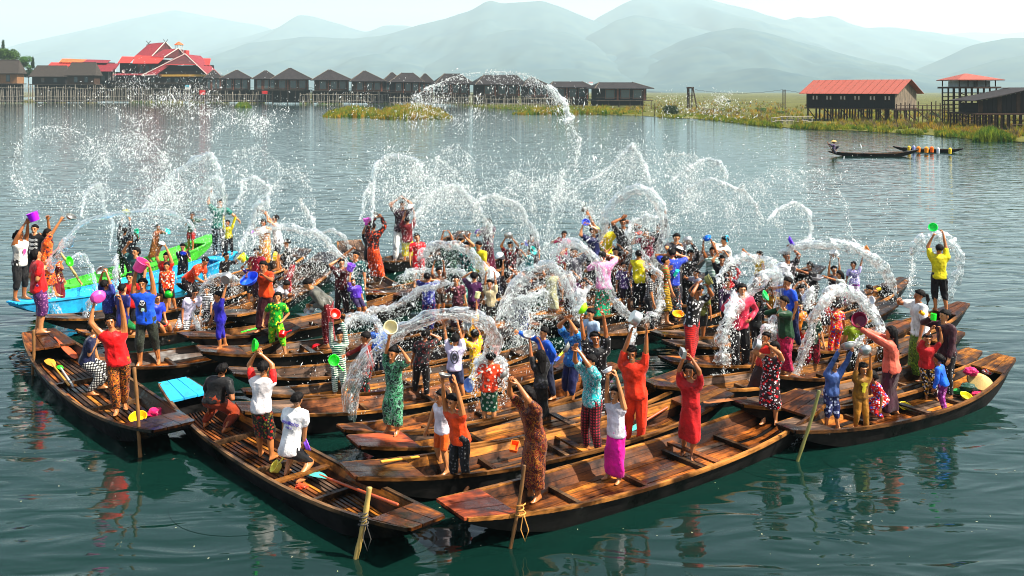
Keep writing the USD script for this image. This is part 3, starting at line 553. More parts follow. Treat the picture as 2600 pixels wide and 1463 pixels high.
for k, (px, py, w, m_) in enumerate([(1932, 286, 30, LEAF[1]), (1982, 290, 22, LEAF[1]), (1708, 292, 60, LEAF[2]), (2205, 292, 26, LEAF[1]), (1850, 262, 14, LEAF[2]), (2370, 300, 34, LEAF[2])]):
    Zb = CAMH * F / (py - HY); s = Site('marsh_bush', 'green bush on the marsh, %s' % ['left of the low dark fence', 'just above the low dark fence', 'wide and grey green by the stakes', 'under the long shed', 'far off near the utility wire', 'below the stilt walkway'][k], px, Zb, 0, 'bush'); w_ = w / F * Zb / 2; R2 = np.random.default_rng(k)
    cs = [(R2.uniform(-.6, .6) * w_, R2.uniform(-.4, .4) * w_, w_ * R2.uniform(.2, .6)) for _ in range(6)]; obj('foliage', leaf_cloud(cs, [w_ * .4] * 6, 900, w_ * .09, k), m_, s.root)
    b = MB(); [b.tube([(0, 0, -.2), c], [.05, .02], 4) for c in cs[:3]]; b.put('stem', BARK, s.root)
# ------------------------------------------------------------------ long wooden boats with planked floors
def wood(name, dark, lit, streak=(2.0, 26, 26), rough=0.5, scale=1.0, spec=0.22):
    if name in MATS: return MATS[name]
    MATS[name] = usdkit.material(stage, '/World/Looks/' + name, {
        'tc': ('texture_coordinate', {}), 'm1': ('mapping', {'scale': streak}), 'n1': ('noise_texture', {'scale': scale, 'detail': 5.0, 'roughness': 0.65}),
        'n2': ('noise_texture', {'scale': 1.6, 'detail': 4.0, 'roughness': 0.6}), 'r2': ('rgb_ramp', {'ramp': [(0.44, (0.07, 0.065, 0.065)), (0.60, (1, 1, 1))]}),
        'r1': ('rgb_ramp', {'ramp': [(0.30, dark), (0.72, lit)]}), 'mx': ('mix', {'mix_type': 'multiply', 'fac': 0.96}),
        'oi': ('object_info', {}), 'mr': ('map_range', {'from_min': 0.0, 'from_max': 1.0, 'to_min': 0.38, 'to_max': 1.45}), 'h': ('hsv', {'hue': 0.5, 'saturation': 1.0, 'fac': 1.0}),
        'rr': ('map_range', {'from_min': 0.4, 'from_max': 0.6, 'to_min': rough * 0.45, 'to_max': rough * 1.25}),
        'b': ('bump', {'strength': 0.35, 'distance': 0.006}), 'p': ('principled_bsdf', {'specular_ior_level': spec})},
        [('tc.object', 'm1.vector'), ('m1.vector', 'n1.vector'), ('tc.object', 'n2.vector'), ('n2.fac', 'r2.fac'), ('n1.fac', 'r1.fac'), ('r1.color', 'mx.color1'), ('r2.color', 'mx.color2'),
         ('oi.random', 'mr.value'), ('mr.result', 'h.value'), ('mx.color', 'h.color'), ('h.color', 'p.base_color'), ('n2.fac', 'rr.value'), ('rr.result', 'p.roughness'), ('n1.fac', 'b.height'), ('b.normal', 'p.normal')], surface='p.BSDF')
    return MATS[name]
WOODS = [wood('wood_orange', (0.030, 0.008, 0.002), (0.46, 0.125, 0.014)), wood('wood_brown', (0.018, 0.006, 0.002), (0.26, 0.075, 0.014)),
         wood('wood_golden', (0.050, 0.016, 0.003), (0.56, 0.20, 0.022)), wood('wood_grey', (0.016, 0.011, 0.009), (0.20, 0.115, 0.07)), wood('wood_dark', (0.010, 0.008, 0.007), (0.085, 0.042, 0.022))]
WRED = wood('wood_red', (0.10, 0.016, 0.006), (0.46, 0.085, 0.022))
TAR = wood('tarred_hull', (0.002, 0.002, 0.002), (0.008, 0.006, 0.005), rough=0.6, spec=0.2)
RIM = wood('rim_wood', (0.05, 0.018, 0.004), (0.44, 0.17, 0.030), rough=0.5)
RIMD = wood('rim_dark', (0.035, 0.02, 0.01), (0.20, 0.10, 0.04), rough=0.5)
GREEN = mat('boat_green_paint', (0.055, 0.50, 0.02), 0.55, var=0.3, scale=4, color2=(0.03, 0.22, 0.02)); BLUEP = mat('boat_blue_paint', (0.01, 0.38, 0.68), 0.55, var=0.3, scale=4, color2=(0.015, 0.16, 0.32))
BOATS = []
class Boat: pass
def boat(label, A, B, width, floor=0, wide=0.5, rise=(0.26, 0.26), mid=0.235, plate=(0.14, 0.12), slats=False, ribs=2, rim=None, hullm=None, platem=None, inner=None, floorz=0.045):
    zA, zB = mid + rise[0], mid + rise[1]; width = width * 0.96
    a, b_ = gnd(A[0], A[1], zA), gnd(B[0], B[1], zB)
    d = (b_ - a)[:2]; L = float(np.hypot(*d)); ang = math.atan2(d[1], d[0]); c = (a + b_) / 2
    o = Boat(); BOATS.append(o); k = len(BOATS); R = np.random.default_rng(500 + k)
    o.c, o.ang, o.L, o.W = np.array([c[0], c[1], 0]), ang, L, width
    half = L / 2
    wa = wide
    beam = lambda u: width / 2 * (1 - (1 - wa) * np.abs(u) ** 2.3)
    ri = lambda u: np.where(np.asarray(u) < 0, rise[0], rise[1])
    sheer = lambda u: mid + ri(u) * np.abs(u) ** 2.4
    keel = lambda u: -0.12 + (0.12 - 0.07 + mid + ri(u)) * np.abs(u) ** 3.2
    flo = lambda u: np.maximum(floorz, keel(u) + 0.035)
    o.beam, o.sheer, o.flo, o.plate = beam, sheer, flo, plate; o.par = (wa, mid, rise[0], rise[1], floorz, plate[0], plate[1])
    root = thing('long_boat', label, 'boat', (c[0], c[1], 0), math.degrees(ang)); o.root = root
    U = np.linspace(-1, 1, 33); th = 0.028
    def section(u):
        w, s, kz = float(beam(u)), float(sheer(u)), float(keel(u))
        cw = w * 0.78; f_ = float(flo(u)); iw = cw - th * 0.7
        f_ = min(f_, s - 0.02)
        return [(w, s), (cw, kz), (-cw, kz), (-w, s), (-w + th, s), (-iw, f_), (iw, f_), (w - th, s)]
    S = np.array([[(u * half, y, z) for y, z in section(u)] for u in U])
    n = 8; f = [[i*n+j, i*n+(j+1) % n, (i+1)*n+(j+1) % n, (i+1)*n+j] for i in range(len(U)-1) for j in range(n)]
    cap = [[0, 7, 6, 5], [0, 5, 4, 3], [0, 3, 2, 1]]; l0 = (len(U)-1)*n
    f += cap + [[l0 + q for q in c_[::-1]] for c_ in cap]
    v = S.reshape(-1, 3)
    hm = hullm or TAR
    if inner is None: obj('hull', (v, np.array(f)[:, ::-1]), hm, root)
    else:
        F_ = np.array(f)[:, ::-1]; jj = np.array([j for i in range(len(U)-1) for j in range(n)] + [0]*6)
        obj('hull', (v, F_[~np.isin(jj, [4, 5, 6])]), hm, root); obj('lining', (v, F_[np.isin(jj, [4, 5, 6])]), inner, root)
    # inner side boards
    W1 = WOODS[floor % 5]
    if inner is None:
        for s in (1, -1):
            for (z0_, z1_) in ((0.06, 0.52), (0.54, 0.97)):
                m = MB(); us = np.linspace(-0.86, 0.86, 19); top, bot = [], []
                for u in us:
                    w, sh_, f_ = float(beam(u)), float(sheer(u)), float(flo(u)); iw = w * 0.78 - th * 0.7
                    P = lambda t: np.array([u * half, s * (iw + (w - th - iw) * t - 0.004), f_ + (sh_ - f_) * t])
                    bot.append(P(z0_)); top.append(P(z1_))
                vv = np.vstack([bot, top]); q = len(us); ff = np.array([[i, i+1, q+i+1, q+i] for i in range(q-1)])
                inn = vv - [0, s * 0.008, 0]
                m.add(inn, ff if s > 0 else ff[:, ::-1]); m.put('side_board', W1 if z0_ < .3 else WOODS[(floor + 1) % 5 if floor != 4 else 4], root)
    # rims
    rm = rim or RIM
    for s in (1, -1):
        m = MB(); vv = []
        for u in U:
            w, sh_ = float(beam(u)), float(sheer(u))
            for dy, dz in ((0.014, -0.03), (0.014, 0.014), (-0.036, 0.014), (-0.036, -0.03)): vv.append((u * half, s * (w + dy), sh_ + dz))
        ff = [[i*4+j, i*4+(j+1) % 4, (i+1)*4+(j+1) % 4, (i+1)*4+j] for i in range(len(U)-1) for j in range(4)]
        m.add(vv, ff); m.put('rim', rm, root)
    # end plates of three boards
    for e, (sg, pl) in enumerate(((-1, plate[0]), (1, plate[1]))):
        u0, u1 = sg * (1 - 2 * pl), sg * 1.012
        nb = 3
        for j in range(nb):
            m = MB(); vv = []
            for u in np.linspace(u0, u1, 6):
                uu = float(np.clip(u, -1, 1)); w = float(beam(uu)) - 0.004; y0 = -w + 2 * w * j / nb + 0.006; y1 = -w + 2 * w * (j + 1) / nb - 0.006
                zt = float(sheer(uu)) + 0.018 + R.uniform(-.003, .003)
                vv += [(u * half, y0, zt), (u * half, y1, zt), (u * half, y1, zt - 0.035), (u * half, y0, zt - 0.035)]
            ff = [[i*4+q, i*4+(q+1) % 4, (i+1)*4+(q+1) % 4, (i+1)*4+q] for i in range(5) for q in range(4)] + [[0, 3, 2, 1], [20, 21, 22, 23]]
            m.add(vv, ff); m.put('end_board', (platem[e] if platem and platem[e] else WOODS[(floor + j % 2) % 5]), root)
    # floor planks between ribs
    if inner is None:
        lim0, lim1 = -(1 - 2 * plate[0]) * 0.97, (1 - 2 * plate[1]) * 0.97
        cuts = np.linspace(lim0, lim1, ribs + 2)
        npl = 10 if slats else 7
        for i in range(len(cuts) - 1):
            for j in range(npl):
                m = MB(); vv = []; gap = 0.013 if slats else 0.006; lift = 0.0 if slats else R.uniform(-0.006, 0.008)
                us = np.linspace(cuts[i] + 0.012, cuts[i+1] - 0.012, 6)
                if R.random() < 0.04: continue
                for u in us:
                    w = float(beam(u)) * 0.78 - 0.035; y0 = -w + 2 * w * j / npl + gap; y1 = -w + 2 * w * (j + 1) / npl - gap; zt = float(flo(u)) + 0.03 + lift
                    vv += [(u * half, y0, zt), (u * half, y1, zt), (u * half, y1, zt - 0.022), (u * half, y0, zt - 0.022)]
                ff = [[a_*4+q, a_*4+(q+1) % 4, (a_+1)*4+(q+1) % 4, (a_+1)*4+q] for a_ in range(5) for q in range(4)] + [[0, 3, 2, 1], [20, 21, 22, 23]]
                m.add(vv, ff); m.put('floor_plank', WOODS[(floor + (R.random() < 0.45) + 2 * (R.random() < 0.25)) % 5], root)
        for u in cuts[1:-1]:
            w = float(beam(u)) * 0.84; m = MB(); m.box((u * half - 0.03, -w, float(flo(u)) + 0.012), (u * half + 0.03, w, float(flo(u)) + 0.085)); m.put('rib', RIMD, root)
        if R.random() < 0.6:
            u = R.uniform(-0.25, 0.35); w = float(beam(u)) - 0.03; m = MB(); m.box((u * half - 0.05, -w, float(sheer(u)) - 0.075), (u * half + 0.05, w, float(sheer(u)) - 0.045)); m.put('thwart', WOODS[(floor + 1) % 5], root)
    return o
def on_boat(p):
    """boat, u, v, height to stand at under the ground point p"""
    best = None
    for o in BOATS:
        q = rotz(-o.ang) @ (np.array([p[0], p[1], 0]) - o.c); u = q[0] / (o.L / 2); 
        uc = float(np.clip(u, -0.97, 0.97)); w = float(o.beam(uc)) * (0.66 if abs(uc) < 0.75 else 0.9) - 0.05
        vc = float(np.clip(q[1], -w, w)); dist = math.hypot((u - uc) * o.L / 2, q[1] - vc)
        pl = o.plate[0 if uc < 0 else 1]
        z = float(o.sheer(uc)) + 0.02 if abs(uc) > 1 - 2 * pl else float(o.flo(uc)) + 0.032
        g = rotz(o.ang) @ np.array([uc * o.L / 2, vc, 0]) + o.c
        if best is None or dist < best[0]: best = (dist, o, z, np.array([g[0], g[1], z]))
    return best

def stand_on(px, py, hy, search=True):
    """where the line of sight through (px, py) meets boat floors and end plates: the meeting that gives the person a likely height;
    feet that the photograph hides may slide up or down a little to find one"""
    C = np.array([o.c[:2] for o in BOATS]); ang = np.array([o.ang for o in BOATS]); L = np.array([o.L for o in BOATS]); Wd = np.array([o.W for o in BOATS])
    wa, mid, r0, r1, fz, p0, p1 = np.array([o.par for o in BOATS]).T
    zz = np.arange(1.3, 0.03, -0.02)
    best = None
    for dy in ([0] if not search else sorted(range(-70, 71, 7), key=abs)):
        d = (CAMH - zz) * F / (py + dy - HY); X = (px - CX) / F * d
        qx = (X[:, None] - C[:, 0]) * np.cos(ang) + (d[:, None] - C[:, 1]) * np.sin(ang); qy = -(X[:, None] - C[:, 0]) * np.sin(ang) + (d[:, None] - C[:, 1]) * np.cos(ang)
        u = qx / (L / 2); au = np.abs(u); ri = np.where(u < 0, r0, r1); pl = np.where(u < 0, p0, p1)
        w = Wd / 2 * (1 - (1 - wa) * au ** 2.3); sh = mid + ri * au ** 2.4; fl = np.maximum(fz, -0.12 + (0.05 + mid + ri) * au ** 3.2 + 0.035)
        end = au > 1 - 2 * pl; zs = np.where(end, sh + 0.02, fl + 0.032)
        ok = (au < 0.985) & (np.abs(qy) < np.where(end, w * 0.92, w * 0.78)) & (zz[:, None] <= zs + 0.012) & (zz[:, None] > zs - 0.03)
        for i, j in zip(*np.nonzero(ok)):
            H = (py + dy - hy) * d[i] / F / 0.93
            c = 6 * max(0, 1.02 - H, H - 1.60) + 0.1 * abs(H - 1.3) + abs(dy) * 0.012
            if best is None or c < best[0]: best = (c, BOATS[j], np.array([X[i], d[i], zs[i, j]]), dy, H)
    return best

boat('long dark boat with slatted floor and square end plate at the left', (98, 842), (440, 1082), 1.18, 4, 0.52, slats=True, rise=(0.2, 0.24), rim=RIMD, platem=(WOODS[1], WOODS[1]), ribs=2)
boat('black boat with slatted floor and a blue painted far end, front left', (440, 968), (1082, 1326), 1.0, 1, 0.5, slats=True, rise=(0.24, 0.22), rim=RIMD, platem=(BLUEP, WOODS[0]), plate=(0.10, 0.09), ribs=3)
boat('nearest wide boat of orange brown planks with a reddish square end at bottom centre', (1150, 1292), (2065, 1002), 1.18, 0, 0.55, platem=(WRED, WOODS[1]), ribs=4, rise=(0.2, 0.26), plate=(0.095, 0.10))
boat('rightmost boat with a pointed golden bow and a heap of hats on it', (1995, 1086), (2552, 906), 1.1, 2, 0.34, rise=(0.12, 0.34), ribs=3, plate=(0.12, 0.10), platem=(WOODS[3], WOODS[2]))
boat('dark brown boat with a yellow paddle in it, second from the front', (888, 1194), (1832, 992), 0.98, 1, 0.55, ribs=3)
boat('boat with a bright red end plate, third from the front', (900, 1120), (1745, 948), 0.95, 2, 0.5, platem=(WRED, WOODS[0]), ribs=3)
boat('narrow boat with a small pointed dark end beside the red end plate', (868, 1086), (1560, 926), 0.9, 0, 0.3, plate=(0.08, 0.1), ribs=3)
boat('boat with a teal strip along its floor and a grey rounded end left of centre', (612, 1034), (1480, 896), 1.0, 0, 0.5, platem=(WOODS[3], WOODS[1]), ribs=3)
boat('slim boat with a thin pointed grey tip behind the raglan shirt', (620, 992), (1390, 868), 0.9, 2, 0.22, platem=(WOODS[3], WOODS[3]), ribs=3)
boat('dark sided boat above the slim pointed one, mid left', (590, 942), (1290, 842), 0.92, 3, 0.5, ribs=3)
boat('boat with a broad brown plated end under the green patterned child', (508, 886), (1180, 794), 1.0, 2, 0.5, platem=(WOODS[1], WOODS[1]), ribs=3)
boat('boat with a brown plated end under the standing child in indigo', (466, 850), (1080, 728), 0.95, 1, 0.5, platem=(WOODS[1], WOODS[1]), ribs=3)
boat('flooded dark boat under the child in the blue tank top', (222, 908), (745, 826), 1.3, 4, 0.5, ribs=2)
boat('dark boat with a plain rim next to the blue and green boat', (104, 804), (700, 700), 1.1, 3, 0.4, ribs=3)
boat('light blue painted boat with a pointed blue tip, upper left', (32, 768), (592, 640), 1.15, 0, 0.3, rise=(0.14, 0.2), mid=0.42, hullm=BLUEP, inner=BLUEP, rim=BLUEP, platem=(BLUEP, BLUEP))
boat('bright green painted boat with a high deck behind the light blue one', (92, 742), (540, 598), 1.0, 0, 0.45, rise=(0.1, 0.2), mid=0.30, hullm=GREEN, inner=GREEN, rim=GREEN, platem=(GREEN, GREEN), floorz=0.16)
boat('weathered grey brown boat with open planks behind the orange shirt', (560, 800), (842, 642), 1.2, 3, 0.6, ribs=2)
boat('boat with a steep raised prow board right of the spray arch', (1010, 742), (886, 612), 1.0, 3, 0.7, rise=(0.1, 0.75), platem=(WOODS[3], WOODS[3]), plate=(0.1, 0.2))
boat('boat under the long orange and black dress', (900, 742), (1330, 640), 1.0, 3, 0.4, ribs=2)
boat('plain boat with a yellow rim ending at the upper right of the crowd', (1890, 812), (2298, 707), 1.0, 2, 0.3, ribs=2)
boat('boat with a carved brown tip under the yellow shirt on the right', (1990, 884), (2446, 770), 0.95, 1, 0.3, platem=(WOODS[1], WOODS[1]), ribs=3)
boat('boat with a thin dark tip below the carved brown tip', (1930, 946), (2430, 842), 0.95, 1, 0.35, ribs=3)
boat('boat with a pale plated tip behind the rightmost boat', (1870, 1022), (2474, 890), 1.0, 2, 0.3, platem=(WOODS[3], WOODS[2]), ribs=3)
boat('boat under the black shirt and red longyi, right of centre', (1668, 846), (2170, 748), 0.95, 3, 0.4, ribs=3)
boat('boat with a blunt pale end just right of the dark water gap', (1700, 870), (2260, 770), 0.95, 2, 0.45, platem=(WOODS[3], WOODS[3]), ribs=3)
boat('boat crossing the middle right with its end beside the pink shirt', (1690, 912), (2300, 820), 0.92, 0, 0.45, ribs=3)
boat('boat between the floral red dress and the green sweater', (1650, 972), (2330, 862), 0.92, 2, 0.45, ribs=3)
boat('boat with a grey end in the middle of the spray', (1366, 806), (1780, 694), 0.95, 3, 0.4, ribs=2)
boat('boat whose dark end lies under the green floral trousers', (1445, 842), (1920, 730), 0.95, 3, 0.4, ribs=2)
boat('boat behind the big central arc of water', (1090, 772), (1480, 654), 1.0, 3, 0.4, ribs=2)
boat('boat under the yellow floral dress at the centre', (1150, 838), (1620, 716), 0.95, 1, 0.4, ribs=2)
boat('furthest boat in the middle of the crowd', (1230, 706), (1545, 622), 1.0, 3, 0.4, ribs=2)
boat('boat at the back under the yellow shirt with the raised scoop', (1440, 730), (1790, 640), 1.0, 3, 0.4, ribs=2)
boat('boat at the back under the steel bowl bearer', (1650, 770), (2080, 676), 1.0, 3, 0.4, ribs=2)
boat('boat between the flooded boat and the painted ones at the left', (205, 842), (720, 748), 1.1, 1, 0.4, ribs=2)
boat('grey boat end behind the yellow bucket and the mustard dress', (470, 722), (770, 632), 1.1, 3, 0.5, ribs=2, platem=(WOODS[3], WOODS[3]))
boat('short grey boat at the back under the white trousers', (940, 660), (1180, 588), 1.1, 3, 0.4, ribs=2)
# ------------------------------------------------------------------ people: one continuous body each, posed by joints, with clothes and hair as children
def _sph(n=10, m=7):
    th = np.arange(n) * 2 * np.pi / n; ph = np.linspace(0, np.pi, m)[1:-1]
    p = np.stack([np.outer(np.sin(ph), np.cos(th)), np.outer(np.sin(ph), np.sin(th)), np.outer(np.cos(ph), np.ones(n))], -1).reshape(-1, 3)
    return np.vstack([p, [[0, 0, 1], [0, 0, -1]]])
SPH = _sph(8, 6)
SPH_LOW = _sph(7, 5)
SPH_TINY = _sph(5, 4)
def hull(parts, low=False):
    S = SPH_LOW if low else SPH
    pts = [(S * np.asarray(r)) @ (R.T if R is not None else np.eye(3)) + c for c, r, R in parts]
    return Manifold.hull_points(np.vstack(pts).astype(np.float32))
def bone(a, ra, b, rb, low=False): return hull([(a, ra, None), (b, rb, None)], low)
def knuckle(a, ra, b, rb): return Manifold.hull_points(np.vstack([SPH_TINY * ra + a, SPH_TINY * rb + b]).astype(np.float32))
def tri(m):
    q = m.to_mesh(); return np.array(q.vert_properties[:, :3], float), np.array(q.tri_verts, int)
def relax(v, f, it=6, lam=0.5, mu=-0.52):
    e = np.vstack([f[:, [0, 1]], f[:, [1, 2]], f[:, [2, 0]]]); e = np.unique(np.sort(e, 1), axis=0)
    import scipy.sparse as sp
    n = len(v); A = sp.coo_matrix((np.ones(len(e) * 2), (np.r_[e[:, 0], e[:, 1]], np.r_[e[:, 1], e[:, 0]])), (n, n)).tocsr()
    d = np.maximum(np.asarray(A.sum(1)).ravel(), 1)[:, None]
    for i in range(it):
        for k in (lam, mu):
            v = v + k * ((A @ v) / d - v)
    return v
def to_man(v, f): return Manifold(manifold3d.Mesh(np.ascontiguousarray(v, np.float32), np.ascontiguousarray(f, np.uint32)))

# the hand, along +x (fingers), palm towards -z, thumb towards +y; lengths in metres for an adult hand of 0.18
def make_hand(curl):
    ms = [hull([((0.0, 0, 0), (0.024, 0.028, 0.019), None), ((0.075, 0.0, 0), (0.022, 0.040, 0.014), None)], True)]
    for k, (y, L) in enumerate([(0.030, 0.070), (0.010, 0.079), (-0.011, 0.073), (-0.031, 0.057)]):
        p = np.array([0.078, y, 0]); a = curl * 0.35; d0 = np.array([1.0, y * 2.2, 0])
        for j, (l, r) in enumerate([(0.45, 0.0095), (0.30, 0.0088), (0.25, 0.0078)]):
            d = np.array([math.cos(a), d0[1] * math.cos(a), -math.sin(a)]); d /= np.linalg.norm(d)
            q = p + d * L * l; ms.append(knuckle(p, r + .0006, q, r)); p = q; a += curl * 0.62
    p = np.array([0.018, 0.022, -0.004])
    for d, l, r in (((0.62, 0.75, -0.25 * curl), 0.044, 0.0125), ((0.85, 0.45, -0.4 * curl), 0.032, 0.0105), ((0.95, 0.25, -0.5 * curl), 0.024, 0.009)):
        d = np.array(d) / np.linalg.norm(d); q = p + d * l; ms.append(knuckle(p, r + .001, q, r)); p = q
    m = Manifold.batch_boolean(ms, manifold3d.OpType.Add)
    v, f = tri(m); return v, f
HANDS = {'grip': make_hand(1.25), 'open': make_hand(0.28)}

# the head: 1 unit high, facing -y, centre at the origin; nose, brow, chin, lips, cheeks and ears in one surface
def make_head():
    E = lambda c, r: ((np.array(c), np.array(r), None))
    ms = [hull([E((0, 0.05, 0.13), (0.335, 0.40, 0.36)), E((0, -0.06, 0.05), (0.30, 0.31, 0.32))]),
          hull([E((0, -0.09, 0.0), (0.29, 0.27, 0.25)), E((0, -0.20, -0.34), (0.13, 0.13, 0.12)), E((0, 0.0, -0.24), (0.24, 0.2, 0.16))]),
          hull([E((0, -0.36, 0.08), (0.035, 0.03, 0.05)), E((0, -0.425, -0.085), (0.06, 0.05, 0.045))], True),
          hull([E((-0.07, -0.375, -0.10), (0.03, 0.04, 0.03)), E((0.07, -0.375, -0.10), (0.03, 0.04, 0.03))], True),
          hull([E((-0.15, -0.31, 0.15), (0.09, 0.05, 0.03)), E((0.15, -0.31, 0.15), (0.09, 0.05, 0.03))], True),
          hull([E((-0.07, -0.335, -0.215), (0.04, 0.04, 0.03)), E((0.07, -0.335, -0.215), (0.04, 0.04, 0.03))], True),
          hull([E((-0.06, -0.325, -0.255), (0.04, 0.04, 0.03)), E((0.06, -0.325, -0.255), (0.04, 0.04, 0.03))], True)]
    for s in (-1, 1):
        ms.append(hull([E((s * 0.345, 0.03, 0.06), (0.03, 0.07, 0.075)), E((s * 0.335, 0.02, -0.08), (0.025, 0.045, 0.04))], True))
    m = Manifold.batch_boolean(ms, manifold3d.OpType.Add)
    for s in (-1, 1):
        m = m - hull([E((s * 0.145, -0.395, 0.055), (0.085, 0.075, 0.055))], True)
    v, f = tri(m.refine_to_length(0.20)); v = relax(v, f, 3)
    return v, f
HEAD = make_head()
_ico = trimesh.creation.icosphere(3, 1.0); ICO_V, ICO_F = np.array(_ico.vertices), np.array(_ico.faces)
_ico2 = trimesh.creation.icosphere(2, 1.0); ICO2_V, ICO2_F = np.array(_ico2.vertices), np.array(_ico2.faces)
_ico1 = trimesh.creation.icosphere(1, 1.0); ICO1_V, ICO1_F = np.array(_ico1.vertices), np.array(_ico1.faces)

def make_hair(style, seed, near=True):
    IV, IF = (ICO_V, ICO_F) if near else (ICO2_V, ICO2_F)
    v = IV * [0.415, 0.46, 0.45] + [0, 0.05, 0.112]; v[:, 1] += np.clip(-IV[:, 1], 0, 1) * np.clip(1 - IV[:, 2], 0, 1) * 0.05
    d = IV
    low = {'short': -0.10, 'crop': 0.02}.get(style, -0.35)
    # hair line: above the brow in front, over the ears at the sides, to the nape behind
    line = np.interp(d[:, 1], [-1, -0.55, -0.1, 0.35, 1.0], [0.44, 0.40, 0.10 if low > -0.2 else -0.25, low - 0.1, low - 0.35])
    line = line + 0.34 * (meshkit.fbm(d * [7, 7, 1.5] + seed * 3.1, 2) - 0.55)
    out = np.clip((line - d[:, 2]) / 0.18 + 0.5, 0, 1)
    if low < -0.2:                                    # bob: hangs to the nape
        s = np.clip((-d[:, 2] + 0.1) / 0.9, 0, 1) * np.clip((d[:, 1] + 0.45) / 0.4, 0, 1)
        v = v + s[:, None] * np.array([0.0, 0.02, -0.24]) + (s * 0.08)[:, None] * d * [1, 1, 0]
    nz = meshkit.fbm(d * [8, 8, 3.0] + seed * 7.3, 3) - 0.5
    v = v + d * (nz * 0.17)[:, None]
    fr = np.clip(-d[:, 1], 0, 1); v = v * (1 - out * (0.28 + 0.1 * fr))[:, None]
    return v, IF

CLOTH = {}
def hexrgb(s): return srgb(int(s[0:2], 16), int(s[2:4], 16), int(s[4:6], 16))
def cloth(spec):
    """'p HEX' plain, 'f BASE C1 C2' floral, 's A B' stripes, 'k A B' check, 'd A B' dots, 'b A B' batik swirls"""
    if spec in CLOTH: return CLOTH[spec]
    k, *cs = spec.split(); cols = [tuple(min(0.8, x) for x in hexrgb(c)) for c in cs]
    a = cols[0]; b = cols[1] if len(cols) > 1 else tuple(0.72 * x for x in a); c = cols[2] if len(cols) > 2 else b
    n = {'tc': ('texture_coordinate', {}), 'p': ('principled_bsdf', {'roughness': 0.75, 'specular_ior_level': 0.25, 'sheen_weight': 0.08}),
         'w': ('noise_texture', {'scale': 14.0, 'detail': 4.0}), 'bp': ('bump', {'strength': 0.7, 'distance': 0.02}),
         'wet': ('noise_texture', {'scale': 5.0, 'detail': 3.0}), 'wr': ('map_range', {'from_min': 0.42, 'from_max': 0.62, 'to_min': 1.0, 'to_max': 0.58}), 'wg': ('map_range', {'from_min': 0.42, 'from_max': 0.62, 'to_min': 0.8, 'to_max': 0.33}), 'hs': ('hsv', {'hue': 0.5, 'saturation': 1.0, 'fac': 1.0})}
    l = [('tc.object', 'w.vector'), ('tc.object', 'wet.vector'), ('wet.fac', 'wr.value'), ('wet.fac', 'wg.value'), ('wg.result', 'p.roughness'), ('wr.result', 'hs.value'), ('w.fac', 'bp.height'), ('bp.normal', 'p.normal'), ('hs.color', 'p.base_color')]
    def ramp(name, stops, interp=False): n[name] = ('rgb_ramp', {'ramp': stops, 'interpolate': interp})
    if k == 'p':
        ramp('r', [(0.3, tuple(0.82 * x for x in a)), (0.7, a)], True); l += [('w.fac', 'r.fac'), ('r.color', 'hs.color')]
    elif k == 'f':
        n['v'] = ('voronoi_texture', {'scale': 17.0, 'randomness': 1.0}); n['v2'] = ('voronoi_texture', {'scale': 27.0, 'randomness': 1.0})
        ramp('r', [(0.0, b), (0.34, b), (0.35, a)]); ramp('r2', [(0.0, (1, 1, 1)), (0.30, (1, 1, 1)), (0.31, (0, 0, 0))])
        n['mx'] = ('mix', {'color2': c}); l += [('tc.object', 'v.vector'), ('tc.object', 'v2.vector'), ('v.distance', 'r.fac'), ('v2.distance', 'r2.fac'), ('r2.color', 'mx.fac'), ('r.color', 'mx.color1'), ('mx.color', 'hs.color')]
    elif k == 's':
        n['v'] = ('wave_texture', {'scale': 9.0, 'bands_direction': 'z', 'distortion': 0.5}); ramp('r', [(0.0, a), (0.5, a), (0.51, b)])
        l += [('tc.object', 'v.vector'), ('v.fac', 'r.fac'), ('r.color', 'hs.color')]
    elif k == 'k':
        n['v'] = ('wave_texture', {'scale': 8.0, 'bands_direction': 'z', 'distortion': 0.3}); n['v2'] = ('wave_texture', {'scale': 8.0, 'bands_direction': 'x', 'distortion': 0.3})
        n['ad'] = ('math', {'math_type': 'add'}); ramp('r', [(0.0, a), (0.5, a), (0.55, tuple((x + y) / 2 for x, y in zip(a, b))), (0.75, b)])
        n['hf'] = ('math', {'math_type': 'multiply', 'value2': 0.5})
        l += [('tc.object', 'v.vector'), ('tc.object', 'v2.vector'), ('v.fac', 'ad.value1'), ('v2.fac', 'ad.value2'), ('ad.value', 'hf.value1'), ('hf.value', 'r.fac'), ('r.color', 'hs.color')]
    elif k == 'd':
        n['v'] = ('voronoi_texture', {'scale': 24.0, 'randomness': 0.6}); ramp('r', [(0.0, b), (0.24, b), (0.25, a)])
        l += [('tc.object', 'v.vector'), ('v.distance', 'r.fac'), ('r.color', 'hs.color')]
    else:
        n['v'] = ('noise_texture', {'scale': 13.0, 'detail': 1.5, 'distortion': 2.5}); ramp('r', [(0.0, a), (0.47, a), (0.475, b), (0.52, b), (0.525, c), (0.60, c), (0.605, a)])
        l += [('tc.object', 'v.vector'), ('v.fac', 'r.fac'), ('r.color', 'hs.color')]
    CLOTH[spec] = usdkit.material(stage, f'/World/Looks/cloth_{len(CLOTH):03d}', n, l, surface='p.BSDF')
    return CLOTH[spec]

